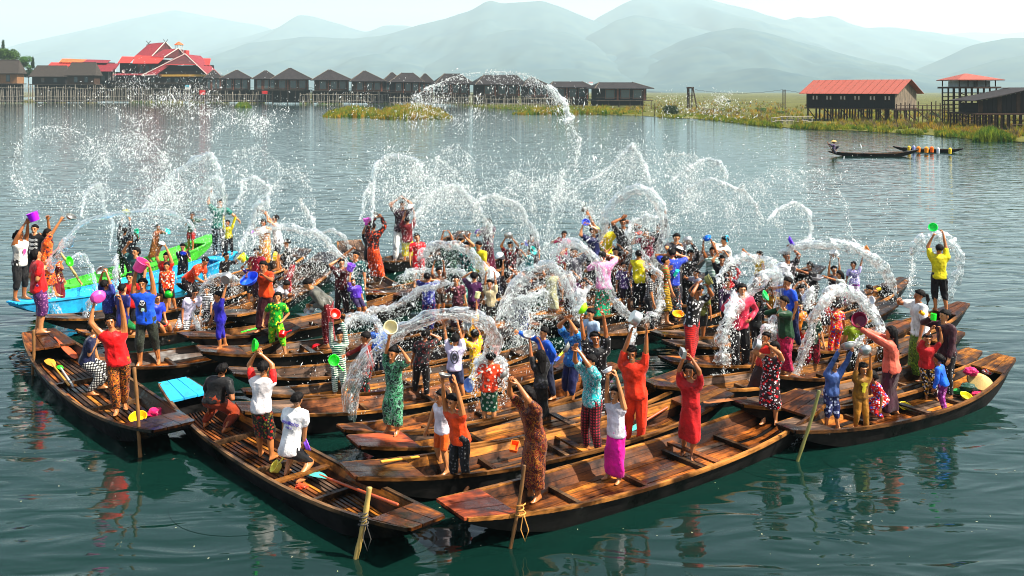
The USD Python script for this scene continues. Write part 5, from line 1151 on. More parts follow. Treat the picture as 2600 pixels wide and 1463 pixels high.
P('child in lilac white shirt sitting low on the boat with bent knees', (452, 829), (496, 744), 20, [(490, 772)], 'S:p d8d0e8', 'H:s 101010 d0d0d0', 'short', pelvis=(472, 803), H=1.2)
P('child in black and white striped shirt holding a grey pot at the waist', (522, 836), (524, 736), 0, [(508, 800), (535, 799)], 'S:s 101010 e8e8e8', 'H:p 101010', 'short', ('pot', 'alu', (521, 803), 28, 0, 0.6, 'grey metal pot at the striped shirt'), fwd=0.10)
P('child all in indigo with one arm up holding a round grey pot', (566, 880), (556, 753), -55, [(577, 716)], 'S:p 1c1490', 'C:p 1c1490', 'short', ('pot', 'alu', (581, 704), 29, 20, -0.75, 'round grey pot seen from its base above the indigo clothes'))
P('smiling person in orange shirt tipping a wide blue basin', (675, 842), (670, 676), -12, [(619, 699), (664, 702)], 'S:p f84404', 'K:p 3c0c18', 'short', ('basin', '1850e0', (635, 707), 48, -20, 0.35, 'wide blue basin in front of the orange shirt'), fwd=0.16)
P('child in green floral tunic and matching trousers holding a red dipper', (708, 896), (705, 755), 3, [(665, 826), (717, 822)], 'S:f 109818 e0e020 084010', 'C:f 60c810 e0e020 084010', 'bob', ('dipper', 'f00c10', (717, 846), 21, 0, -0.6, 'red dipper hanging from the hand of the green floral tunic'), mouth='none', feet2=[(690, 891), (725, 899)])
P('person in black reaching out beside a yellow bucket', (575, 762), (573, 652), 60, [(605, 663)], 'S:p 141418', 'P:p 141418', 'short', ('bucket', 'f8e000', (607, 649), 24, -40, 0.15, 'yellow bucket above the wide blue basin'))
P('laughing child in purple and blue top with a green bowl overhead', (640, 762), (637, 675), 0, [(643, 664), (625, 664)], 'S:f 281878 601890 1030a0', 'H:p 181820', 'short', ('bowl', '10c040', (630, 656), 18, 60, -0.3, 'green bowl above the purple and blue top'), mouth='open')
P('person in crimson top holding one arm out behind the orange shirt', (655, 748), (652, 640), 0, [(640, 668)], 'S:p a01030', 'K:p 2c1018', 'bob')
P('person in black with red dotted trousers emptying a yellow container', (732, 748), (731, 618), -60, [(709, 662)], 'L:f 101418 d0d0d0 203030', 'P:d a01028 f0e0d0', 'short', ('box', 'f0c808', (699, 650), 26, -80, 0.1, 'yellow container with a dark printed picture near the red dotted trousers'))
P('person in bright yellow jacket over maroon shirt with both arms up', (583, 668), (578, 567), 0, [(567, 538), (603, 534)], 'L:p f8d800', 'P:p 16161a', 'short')
P('tall person in teal shirt and black and white trousers reaching up with a white bowl', (556, 634), (559, 516), 10, [(533, 487), (610, 563)], 'S:p 107868', 'P:f 101010 e8e8e8 606060', 'short', ('bowl', 'e8e8e8', (532, 480), 16, -20, -0.3, 'white bowl at the highest raised hand, upper left'))
P('child in white tank top swinging a silver bowl up with both hands', (708, 692), (702, 556), -80, [(668, 538), (674, 541)], 'T:p e8e8f0', 'H:p 202028', 'short', ('bowl', 'alu', (662, 530), 20, -70, -0.2, 'silver bowl of the white tank top in the upper left'))
P('child in mustard dress with purple bowl beside the white tank top', (668, 692), (669, 567), 0, ['V'], 'S:f c87810 802008 f0c040', 'E:f c87810 802008 f0c040', 'bob', ('bowl', 'b070f0', (646, 592), 19, 30, 0.2, 'lilac bowl in front of the mustard dress'))
P('person in grey shirt bending over with a metal ring bowl', (838, 888), (787, 722), -75, [(783, 783), (797, 784)], 'L:p 5c5c54', 'P:d 701018 e0a0a0', 'short', ('basin', 'alu', (792, 788), 26, 0, 0.4, 'shallow metal basin under the bending grey shirt'), pelvis=(828, 770), H=1.62)
P('child in striped green and white top holding up a red bowl', (862, 950), (863, 852), 8, ['V'], 'L:s 1c5c48 e0e8d8', 'P:s 1c5c48 e0e8d8', 'short', ('bowl', 'f82008', (851, 797), 28, 40, 0.45, 'orange red bowl held up at the centre left'))
P('person in long black and orange dress lifting a dark bowl, flower in the hair', (960, 716), (946, 577), 172, [(957, 549), (970, 547)], 'L:f 1c1014 f04810 701808', 'D:f e84808 701810 280808', 'bun', ('bowl', 'dull', (955, 546), 22, 40, 0.3, 'dark bowl above the black and orange dress'))
P('child in black half hidden beside the orange dress with a pink container', (938, 706), (936, 596), 150, [(927, 571)], 'S:p 141216', 'P:p 141216', 'short', ('bucket', 'e850d0', (929, 555), 21, -10, 0.0, 'orchid pink bucket beside the black and orange dress'))
P('person in dark patterned blouse and white trousers with joined hands overhead', (1014, 664), (1022, 520), 0, [(1011, 500), (1024, 498)], 'S:f 301420 806070 180810', 'P:p e0e0dc', 'short')
P('person in maroon shirt and yellow skirt seen from behind with white bowl overhead', (1036, 692), (1034, 560), 180, ['V'], 'S:p 701018', 'M:f e8d810 f8f0c0 d0a010', 'short', ('bowl', 'f0f0f0', (1041, 526), 21, 150, -0.2, 'white bowl above the maroon shirt'))
P('small child in red at the back beside the yellow skirt', (1061, 692), (1058, 604), 20, [(1064, 640)], 'S:p e01420', 'H:p c81420', 'short')
P('child in navy and royal blue clothes with a red trouser stripe, arms across the face', (1086, 826), (1085, 706), 170, [(1076, 708), (1092, 706)], 'S:f 141a68 a0a8e0 202890', 'P:f 14185c c01018 101038', 'short')
P('person in dark green dress with raised arms framing the head', (1150, 764), (1141, 622), 0, [(1124, 589), (1141, 588)], 'S:f 103028 90b0a0 081410', 'E:f 103028 90b0a0 081410', 'short')
P('person in black and teal top raising a silver bowl beside the yellow shirt', (1190, 778), (1184, 626), 10, ['V'], 'S:f 101c20 18a098 203838', 'P:f 186858 d0e0d8 101818', 'short', ('bowl', 'alu', (1170, 594), 22, -30, -0.2, 'silver bowl in the middle of the spray'))
P('child in yellow shirt throwing an arm up to the left', (1226, 744), (1217, 624), -40, [(1189, 596)], 'S:p d8c808', 'P:p 383020', 'short')
P('person in white shirt bending behind the yellow shirt', (1250, 768), (1231, 674), 90, [(1264, 693)], 'S:p e8e8f0', 'P:p 282838', 'short', pelvis=(1256, 702), H=1.35)
P('person in grey wet blouse and maroon longyi seen from behind with a violet bowl', (1246, 686), (1242, 566), -150, ['V'], 'S:f 484048 908088 302830', 'K:p 5c1430', 'long', ('bowl', '7030c8', (1219, 589), 23, -20, -0.5, 'violet bowl left of the wet grey blouse'))
P('child in dark red shirt holding a shining silver bowl straight up', (1297, 744), (1296, 624), 0, ['V'], 'S:f 380c14 c01020 100808', 'P:p 141014', 'short', ('bowl', 'alu', (1291, 598), 22, 10, -0.6, 'shining silver bowl above the dark red shirt'))
P('child seen from behind in dark top lifting a white bowl in the spray', (1292, 832), (1290, 704), 180, [(1277, 664), (1300, 680)], 'S:p 241418', 'P:p 1c1418', 'short', ('bowl', 'e8ecf4', (1268, 648), 20, 160, -0.3, 'white bowl tipped down in the centre'))
P('child in teal shirt stretching both arms to the left', (1350, 744), (1347, 640), -65, [(1316, 640), (1322, 636)], 'S:f 18989c a0e0e0 084848', 'P:p 302028', 'short', ('basin', '10d8d0', (1358, 636), 22, 60, 0.4, 'turquoise basin behind the teal shirt'))
P('person in grey hidden by spray holding a small blue container', (1358, 704), (1352, 604), -20, [(1338, 612)], 'S:p 605860', 'P:p 403840', 'short', ('box', '2840e0', (1339, 617), 17, 70, 0.1, 'small blue container in the spray'))
P('child in hot pink shirt alone in front of the open water', (1426, 704), (1432, 596), -10, [(1412, 604)], 'S:p f84878', 'H:p e02860', 'short')
P('child in navy shirt holding a blue bowl overhead beside the raised scoop', (1502, 704), (1505, 588), 15, ['V'], 'S:p 141c50', 'P:p 141820', 'short', ('bowl', '1848e8', (1486, 564), 20, 0, 0.5, 'blue bowl beside the yellow shirt and scoop'))
P('person in yellow shirt flinging a grey scoop high to the left', (1530, 716), (1541, 577), -30, [(1492, 541), (1552, 600)], 'S:p f0d808', 'P:p 202024', 'short', ('dipper', 'dull', (1482, 530), 15, -60, 0.0, 'grey scoop at the top of a yellow sleeved arm'))
P('child in dark clothes carrying an orange container on the head', (1516, 738), (1518, 638), 0, [(1506, 622), (1530, 622)], 'S:p 201c20', 'P:p 201c20', 'short', ('box', 'f88810', (1518, 616), 34, 180, 0.0, 'orange container with dark lettering carried on a head'))
P('person in pink blouse and green floral longyi with both arms raised', (1526, 828), (1530, 652), 175, [(1543, 640), (1500, 666)], 'S:p e890c0', 'K:f 0c9868 d82030 084838', 'short')
P('person in black and white patterned clothes leaning back with a long raised arm', (1668, 726), (1674, 580), -40, [(1692, 520)], 'L:f 101010 d8d8d8 404040', 'P:p 18181a', 'short')
P('person in black and grey print standing in the tall splash', (1576, 726), (1582, 566), 0, [(1580, 548), (1600, 560)], 'S:f 1c1c1c b0b0b0 404040', 'P:p 202020', 'short')
P('person in dark red top with a red bowl inside the big hoop of water', (1640, 726), (1640, 592), 0, ['V'], 'S:f 701828 e06080 301018', 'P:p 201418', 'short', ('basin', 'f84820', (1619, 590), 22, 0, 0.2, 'red bowl inside the big hoop of water'))
P('person in yellow tank shirt seen from behind with black trousers', (1626, 798), (1622, 648), 180, [(1652, 690)], 'T:p e8d808', 'P:p 121216', 'short')
P('child in purple speckled shirt in front of the yellow tank shirt', (1590, 794), (1584, 676), 0, [(1600, 705)], 'S:f 503878 c0a0d0 302048', 'H:p 241c28', 'short')
P('child with one arm folded over the brow holding a white bowl', (1713, 768), (1717, 605), 0, [(1706, 622), (1727, 634)], 'S:p 302c34', 'P:p 202028', 'short', ('bowl', 'f0f0f4', (1726, 631), 19, 200, 0.0, 'white bowl beside the folded arm'))
P('person in blue shirt and multicoloured longyi seen from behind, arms over head', (1710, 806), (1707, 646), 180, [(1694, 640), (1724, 640)], 'S:p 1838b0', 'K:f 203038 a04020 90a8b0', 'short')
P('child in black holding a big steel bowl over the head', (1752, 794), (1752, 646), 0, ['V'], 'L:f 0e0e10 a8a8a8 202020', 'P:p 101012', 'short', ('bowl', 'alu', (1746, 611), 25, 0, -0.7, 'big steel bowl showing its round base'))
P('person in red, green and yellow striped dress handing over a turquoise box', (1681, 820), (1687, 664), 85, [(1704, 690)], 'S:s c03010 208030', 'E:s d0a010 203018', 'short', ('box', '10d8c0', (1714, 695), 24, 120, 0.2, 'turquoise box between two outstretched hands'))
P('child in yellow cap and grey shirt stretching an arm left to the turquoise box', (1772, 806), (1770, 694), -70, [(1735, 702)], 'S:p 98a0b0', 'P:p 303038', 'short')
P('child in green and white striped tank top with a blue bowl overhead', (1810, 764), (1809, 638), 0, ['V'], 'T:s 206858 d8e8e0', 'H:p 204048', 'short', ('bowl', '1878f0', (1795, 604), 22, -20, -0.5, 'blue bowl over the green striped tank top'))
P('person in black vest over white sleeves facing left', (1846, 754), (1843, 612), -90, [(1806, 616), (1812, 622)], 'L:p e0dcd4', 'P:p 181c28', 'short', ('box', '30c8f0', (1853, 606), 20, 80, 0.3, 'light blue box beside the black vest'))
P('person in yellow shirt reaching up to the left, mostly hidden by spray', (1928, 762), (1930, 648), -70, [(1872, 622)], 'T:p e8c010', 'P:p 202428', 'short')
P('child in red sleeves reaching up with a white bowl', (1856, 794), (1852, 692), 20, ['V1'], 'L:p e02028', 'P:p 182038', 'short', ('bowl', 'e0e4ec', (1869, 667), 24, 20, -0.4, 'white bowl at the red sleeve'))
P('laughing person in wet pink long sleeved blouse and black trousers', (1880, 936), (1883, 736), 0, [(1907, 818), (1866, 800)], 'L:p e03050', 'P:p 0c0c10', 'bob', mouth='open')
P('person with wet black hair in black top behind the pink blouse', (1924, 852), (1924, 708), 0, [(1905, 730)], 'S:p 101014', 'P:p 141418', 'long')
P('child in black hidden by the big sheet of water with a pale green bowl', (1926, 884), (1922, 772), 0, [(1944, 762)], 'S:p 101416', 'P:p 101014', 'short', ('bowl', '30f070', (1945, 750), 27, 60, 0.3, 'pale green bowl inside the big sheet of water'))
P('person in dark green sweater and purple red longyi facing left', (1996, 950), (1993, 768), -70, [(1976, 782), (1968, 790)], 'L:p 083818', 'K:f a01040 d03060 600828', 'short', mouth='open')
P('child in blue shirt above the green sweater leaning to the left', (2016, 884), (2003, 718), -70, [(1986, 726)], 'S:p 1450d8', 'P:p 182048', 'short')
P('child in black T shirt pointing left with a small green box', (2062, 794), (2058, 676), -70, [(2016, 681), (2022, 684)], 'S:p 101012', 'H:p 101014', 'bob', ('box', '107848', (2002, 686), 22, -60, 0.2, 'dark green box in the hands of the black T shirt'))
P('child in dark shirt with both arms up holding a shining metal pot', (2116, 796), (2117, 686), 0, ['V'], 'T:p 3c3440', 'H:p 302830', 'short', ('pot', 'alu', (2119, 648), 25, 150, -0.2, 'shining metal pot held high on the right'), mouth='open')
P('person with long black hair in grey top stretching left with a grey basin', (2142, 806), (2134, 698), -90, [(2090, 702), (2098, 704)], 'S:p a8b0a8', 'P:f 403848 c06080 202028', 'long', ('basin', 'b8b8bc', (2078, 702), 32, 0, 0.1, 'grey basin held out to the left by the long haired person'))
P('person in purple and white patterned blouse swinging an orange batik bucket', (2168, 774), (2167, 674), -30, [(2194, 636)], 'S:f a8a0d8 302870 e8e0f0', 'P:f a030c0 e080d0 601080', 'short', ('bucket', 'f08810', (2207, 632), 21, 60, 0.2, 'orange batik bucket swung up to the right'))
P('person in dark clothes leaning low over the boat edge with a yellow can', (2172, 792), (2203, 735), 70, [(2226, 738)], 'S:p 181820', 'P:p 181820', 'short', ('can', 'e8c810', (2231, 733), 9, 70, 0.0, 'yellow can held out over the water on the right'), pelvis=(2168, 764), H=1.3)
P('child in yellow shirt and black knee pants on a boat tip, arms up', (2390, 790), (2386, 634), 170, [(2367, 596), (2394, 589)], 'S:p e0d004', 'C:p 101014', 'short', ('bowl', '18e058', (2368, 577), 23, -40, 0.55, 'green bowl held high at the far right'))
P('person in white T shirt with ponytail and olive longyi stretching an arm left', (2330, 956), (2338, 752), -85, [(2275, 759)], 'S:p ece8e4', 'K:f 506c10 304808 90a820', 'pony', ('bowl', 'e8ecf0', (2222, 762), 20, -90, 0.2, 'white bowl flung to the left by the white T shirt'))
P('person in dark maroon top and black dotted trousers with a yellow bottle', (2408, 1008), (2402, 803), -75, [(2358, 806)], 'L:p 38101c', 'P:d 0c0c10 c0c0c0', 'short', ('can', 'f8a818', (2344, 792), 10, -55, 0.1, 'orange yellow bottle in front of the white T shirt'))
P('child in red shirt with white necklace and floral trousers lifting a green bottle', (2364, 1016), (2355, 862), -12, [(2370, 826), (2390, 834)], 'S:p c01418', 'P:f 181014 d8a020 e0e0e0', 'short', ('can', '18f028', (2372, 797), 14, 5, 0.0, 'bright green bottle held up on the right'), mouth='open')
P('small child in blue shirt and purple trousers with back turned at the right', (2400, 1006), (2386, 914), -130, [], 'L:p 1468e8', 'P:f 80186c d070c0 401040', 'short')
P('person in salmon blouse and dark purple longyi with long black hair tipping a maroon basin', (2262, 1054), (2266, 846), -120, [(2178, 830), (2186, 834)], 'L:p f86850', 'K:p 30081c', 'long', ('basin', '701030', (2188, 812), 41, -50, 0.45, 'large maroon basin on the right'))
P('child in olive green shirt bending under the maroon basin', (2160, 916), (2168, 814), 180, [], 'S:p 88a010', 'P:p 182018', 'short')
P('child in red patterned clothes from head to ankle seen from behind', (2116, 884), (2124, 778), 180, [(2108, 790)], 'S:f d80c14 4050b0 f0c040', 'P:f d80c14 4050b0 f0c040', 'short')
P('child in slate blue buttoned sweater lifting a silver bowl with both hands', (2112, 1094), (2116, 924), 15, ['V'], 'L:p 405c98', 'C:f 202858 b0b8d0 101430', 'short', ('bowl', 'alu', (2150, 876), 35, -10, -0.45, 'silver bowl over the slate blue sweater'), mouth='open')
P('child in brown yellow shirt and trousers holding a silver bowl overhead', (2186, 1074), (2189, 937), 8, ['V'], 'S:p 8c5c0c', 'P:p a06810', 'bob', ('bowl', 'alu', (2196, 889), 33, 0, -0.65, 'silver bowl showing its base over the brown yellow shirt'), mouth='open', emblem=emblem_yellow)
P('small child in red clothes with blue print stooping in the right boat', (2230, 1066), (2216, 956), -80, [(2204, 985)], 'S:f d81010 2850c0 f0f0f0', 'P:f d01010 2850c0 f0f0f0', 'bob', pelvis=(2238, 1012), H=1.0)
P('child in green and maroon clothes behind the narrow fall of water', (2060, 944), (2060, 800), 0, [(2046, 830)], 'S:f 103020 c0c0b0 081810', 'C:f 7c1020 e02040 180c10', 'short')
# ---- front and centre
P('person in black and white shirt and long red longyi raising an olive pot', (1752, 924), (1766, 742), 35, [(1776, 714), (1800, 722)], 'S:f 101012 e8e8e8 101012', 'K:s b81410 801010', 'long', ('pot', '787840', (1800, 709), 26, 60, 0.2, 'olive pot raised above the red longyi'), skin=1)
P('child in plain red dress lifting a grey metal box in the nearest boat', (1748, 1162), (1751, 943), -20, [(1738, 897), (1753, 901)], 'S:p b80c10', 'E:p b80c10', 'bob', ('box', 'alu', (1733, 896), 30, -80, 0.1, 'grey metal box over the plain red dress'), mouth='open', feet2=[(1736, 1152), (1758, 1170)])
P('person in red rose floral dress shielding the face with a steel pot', (1954, 1076), (1966, 884), -30, [(1938, 870), (1948, 872)], 'T:f 280c10 e01020 f0e0e0', 'E:f 280c10 e01020 f0e0e0', 'bob', ('pot', 'alu', (1921, 873), 28, -70, 0.0, 'steel pot before the face of the rose dress'))
P('person in plain red T shirt and dark brown skirt behind the rose dress', (1916, 1012), (1946, 858), -50, [(1940, 930)], 'S:p c81c10', 'K:p 301410', 'short')
P('shouting child in orange red shirt and trousers with both arms up and head back', (1612, 1128), (1604, 896), -12, [(1606, 828), (1642, 836)], 'S:p f03008', 'P:p f03408', 'crop', ('pot', 'alu', (1622, 812), 40, 120, -0.1, 'big grey pot emptied over the orange red shirt'), mouth='open', tilt=-18)
P('child in white and magenta top with long magenta skirt lifting a white bowl', (1560, 1222), (1566, 1000), -40, [(1543, 950), (1563, 946)], 'T:p e0d8e0', 'K:p d80890', 'long', ('bowl', 'e0e8ec', (1547, 938), 27, -30, -0.3, 'white bowl over the magenta skirt'))
P('person in turquoise printed blouse and dark red checked trousers swinging a grey bowl', (1502, 1150), (1503, 920), -55, [(1458, 879), (1464, 884)], 'S:b 10b0b0 e0f0f0 084858', 'P:k 280810 a02030', 'short', ('bowl', 'dull', (1443, 882), 30, -60, -0.1, 'grey bowl of the turquoise blouse'), feet2=[(1489, 1144), (1520, 1154)])
P('laughing person in black dress with white dots, both arms straight up', (1530, 1086), (1511, 860), 5, [(1474, 806), (1531, 784)], 'S:d 0c0c10 d8d8d8', 'E:d 0c0c10 d8d8d8', 'short', ('bowl', '90f010', (1478, 783), 32, -60, -0.3, 'lime green bowl held up at the centre'), mouth='open')
P('person in light grey blue T shirt behind the dotted black dress', (1506, 934), (1501, 798), -40, [(1484, 840)], 'S:p a0b8cc', 'P:p 283040', 'bun')
P('person in blue shirt and dark blue shorts with orange stained hands clasped', (1446, 1040), (1460, 832), -50, [(1438, 802), (1442, 806)], 'S:f 0c68b8 60b0e0 083868', 'C:p 101848', 'short')
P('person in long black shirt and skirt seen from behind with arms raised', (1376, 1062), (1374, 906), -160, [(1344, 858), (1366, 852)], 'S:f 0c0c0e 303038 101418', 'K:p 0c0c0e', 'long', ('basin', 'alu', (1345, 848), 30, 0, 0.3, 'wide metal basin over the black shirt'))
P('person in royal blue jacket holding an olive pot low, behind the black shirt', (1394, 1000), (1384, 846), -60, [(1300, 838), (1401, 926)], 'L:p 1058d0', 'P:p 182038', 'short', ('pot', '989060', (1397, 940), 17, 20, 0.4, 'olive pot in the low hand of the blue jacket'))
P('person in brown and gold batik dress with long hair tossing a grey bowl, nearest', (1358, 1262), (1343, 1003), -50, [(1290, 960), (1308, 966)], 'S:b 3c0a08 a06414 701408', 'D:b 3c0a08 a06414 701408', 'long', ('bowl', 'dull', (1285, 950), 27, -50, -0.2, 'grey bowl tossed by the brown batik dress'), feet2=[(1347, 1262), (1367, 1270)], skin=0)
P('person in orange tank top and black dotted trousers lifting a grey bowl', (1172, 1248), (1152, 1020), -35, [(1122, 948), (1152, 950)], 'T:p f84404', 'P:d 0c0c0e 606060', 'short', ('bowl', 'dull', (1134, 951), 30, 10, -0.1, 'grey bowl right above the orange tank top'), skin=0)
P('child in white tank top and orange shorts leaning back behind the orange tank top', (1126, 1180), (1122, 1008), -50, [(1146, 985)], 'T:p e0d8e0', 'H:p f85c0c', 'short')
P('child in lavender white T shirt with black oval emblem, back turned, pot overhead', (1166, 1034), (1156, 864), 178, [(1126, 812), (1160, 808)], 'S:p d0c8e8', 'H:p 303858', 'short', ('bowl', 'alu', (1140, 803), 30, 0, -0.3, 'silver bowl under the big arc of water'), emblem=emblem_oval)
P('person in yellow floral dress swinging a dark metal bowl', (1206, 966), (1206, 852), -150, [(1182, 834), (1204, 822)], 'S:f e8b008 802868 f8e060', 'E:f e8b008 802868 f8e060', 'short', ('bowl', 'dull', (1189, 823), 29, -50, 0.5, 'dark metal bowl beside the yellow floral dress'))
P('child in soaked red top and green skirt turned away, holding a pale blue basin', (1242, 1088), (1246, 910), 178, [(1210, 968)], 'S:f d83810 f8e0d0 a02008', 'M:f 0c5038 c0d0c0 083020', 'short', ('basin', '80a8f0', (1190, 978), 36, -80, 0.5, 'pale blue basin at the centre'))
P('person in green and black peacock swirl dress with a cream pot overhead', (1000, 1090), (1000, 898), -25, [(989, 852), (1024, 884)], 'S:b 0c2820 90c0a8 0c8848', 'D:b 0c2820 90c0a8 0c8848', 'short', ('pot', 'd8d0a8', (995, 831), 36, 20, 0.65, 'cream coloured pot above the peacock swirl dress'))
P('person in dark red shirt looking up to the left with a green dipper', (926, 1020), (931, 858), -80, [(872, 905)], 'L:p 781410', 'K:f 102820 b81c10 0c1010', 'short', ('dipper', '10e018', (854, 915), 28, 40, 0.6, 'bright green dipper at the left of the dark red shirt'), tilt=-12)
P('child in bright blue sleeves behind the dark red shirt', (962, 945), (958, 828), 0, [(946, 850)], 'L:p 1868d8', 'P:p 182030', 'short')
P('person in yellow top with arm up holding a yellow bottle, back turned', (1200, 884), (1192, 796), 178, [(1210, 760)], 'S:p d89810', 'P:p 383018', 'short', ('can', 'e8e8a0', (1214, 742), 13, 15, 0.0, 'pale yellow bottle held up in the middle'))
P('person in black clothes seen from behind standing in the central boat', (1069, 1002), (1080, 852), 178, [(1096, 842)], 'S:f 141012 601818 202020', 'P:p 0e0e10', 'short', feet2=[(1053, 998), (1084, 1003)])
P('person in dark maroon clothes drenched by the central spray', (1160, 854), (1157, 712), 10, [(1140, 740)], 'S:f 40101c a06070 200810', 'K:p 381018', 'short')
P('person in pale olive dress behind the big arc of water', (1404, 806), (1402, 690), 178, [(1385, 700)], 'T:p b8b890', 'E:p b0b088', 'short')
P('person in black and white blouse hidden by spray tipping a violet basin', (1992, 812), (1996, 652), 15, ['V1'], 'S:f 181418 d0c8d0 403840', 'P:p 201c24', 'short', ('basin', '6020d8', (2009, 612), 26, 60, 0.2, 'violet basin tipped above the black and white blouse'))
P('child in orange shirt mostly hidden by falling water', (2030, 894), (2030, 778), 0, [], 'S:p f08010', 'H:p d02010', 'short')
P('child in violet shirt kneeling with a violet bucket in the spray', (928, 764), (894, 716), 40, [(890, 684)], 'S:p 5028b0', 'H:p 302050', 'short', ('bucket', '9050f0', (890, 672), 22, 20, 0.1, 'violet bucket in the spray at the left centre'), pelvis=(903, 752), H=1.1)
P('person in light grey shirt bending over to the right behind the green tunic', (708, 806), (723, 724), 80, [(749, 753)], 'S:p a8a8b0', 'P:p 303038', 'short', pelvis=(702, 746), H=1.25)
# ---- front left boat
P('person in white T shirt with purple lettering on the back holding a purple basin', (744, 1218), (752, 1018), 160, [(772, 1136)], 'S:p ece8f0', 'H:p 0e0e12', 'short', ('basin', '9050f0', (778, 1128), 34, 70, -0.3, 'purple basin beside the white T shirt in the front boat'), pelvis=(735, 1140), H=1.32, feet2=[(727, 1206), (760, 1226)], emblem=emblem_words)
P('child in white and red raglan T shirt and dark floral skirt lifting a green bowl', (676, 1164), (667, 938), 170, [(650, 888), (661, 892)], 'S:p e8e0e0/p d81410', 'M:f 14100c b02018 60601c', 'short', ('bowl', '18e828', (643, 877), 33, -80, 0.35, 'bright green bowl over the raglan T shirt'), feet2=[(661, 1158), (690, 1168)])
P('person in black T shirt and rust trousers bending forward with back turned', (546, 1092), (561, 942), 165, [(584, 1008)], 'S:p 101012', 'P:p 7c2808', 'short', pelvis=(543, 1014), H=1.5, feet2=[(521, 1084), (572, 1098)])
# ---- more of the packed middle, mostly veiled by spray
P('child in wine red shirt bending an arm over the eyes left of the violet bucket', (868, 800), (866, 668), 20, [(858, 655)], 'S:p 501018', 'P:p 201418', 'short')
P('person in teal and white dress behind the violet bucket', (908, 792), (905, 650), -20, [(892, 628)], 'S:f 105858 d8e8e0 082828', 'D:f 105858 d8e8e0 082828', 'short')
P('child in brown shirt ducking below the dark green dress', (1118, 800), (1114, 690), 30, [(1100, 668), (1126, 664)], 'S:p 50301c', 'H:p 281c14', 'short')
P('person in plum blouse turned away right of the dark maroon clothes', (1206, 838), (1203, 704), 170, [(1190, 690)], 'S:p 481848', 'K:f 301830 a05060 181018', 'short')
P('child in cream shirt with arms up in front of the bent white shirt', (1246, 812), (1243, 722), 0, [(1234, 694), (1256, 692)], 'S:p c0b088', 'H:p 383028', 'short')
P('person in dark blue longyi and black top in the thick of the white arc', (1320, 860), (1318, 716), -170, [(1302, 690), (1332, 694)], 'S:p 121218', 'K:f 101840 4050a0 080818', 'short')
P('child in maroon shirt right of the pale olive dress', (1446, 806), (1444, 700), 10, [(1460, 690)], 'S:p 701420', 'P:p 201418', 'short')
P('person in grey blouse and purple longyi in front of the pink shirted child', (1460, 772), (1458, 640), 0, [(1444, 622), (1470, 618)], 'S:p 707078', 'K:f 401848 a060a0 200820', 'short')
P('child in teal shorts and white shirt left of the pink blouse and green longyi', (1480, 836), (1478, 720), 30, [(1490, 706)], 'S:p c8ccd0', 'H:p 107070', 'short')
P('person in rust brown shirt behind the purple speckled shirt', (1566, 772), (1563, 640), 0, [(1550, 626), (1576, 622)], 'S:p 702c10', 'P:p 1c1814', 'short')
P('person in black and white checked shirt left of the striped dress', (1656, 842), (1655, 700), 60, [(1672, 690)], 'S:k 101010 b8b8b8', 'P:p 121216', 'short')
P('child in olive shirt at the foot of the big steel bowl bearer', (1776, 842), (1778, 736), -20, [(1766, 716)], 'S:p 585c20', 'H:p 201c18', 'short')
P('person in black behind the green striped tank top', (1830, 792), (1832, 660), 0, [(1824, 640), (1842, 636)], 'S:p 101014', 'P:p 141418', 'short')
P('person in dark violet blouse behind the laughing pink blouse', (1846, 862), (1844, 720), 20, [(1858, 704)], 'L:p 281038', 'P:p 141018', 'short')
P('child in mustard shirt left of the blue shirt above the green sweater', (1968, 858), (1966, 742), -30, [(1950, 730)], 'S:p a87810', 'H:p 282018', 'short')
P('person in black and gold longyi in the gap right of the green sweater', (2034, 872), (2034, 736), 0, [(2024, 716), (2044, 714)], 'S:p 141416', 'K:f 1c140c c09030 301c10', 'short')
P('child in crimson shirt behind the red patterned clothes', (2096, 856), (2096, 746), 20, [(2108, 728)], 'S:p 90101c', 'H:p 201418', 'short')
for _m in sorted(MISS): print(_m)
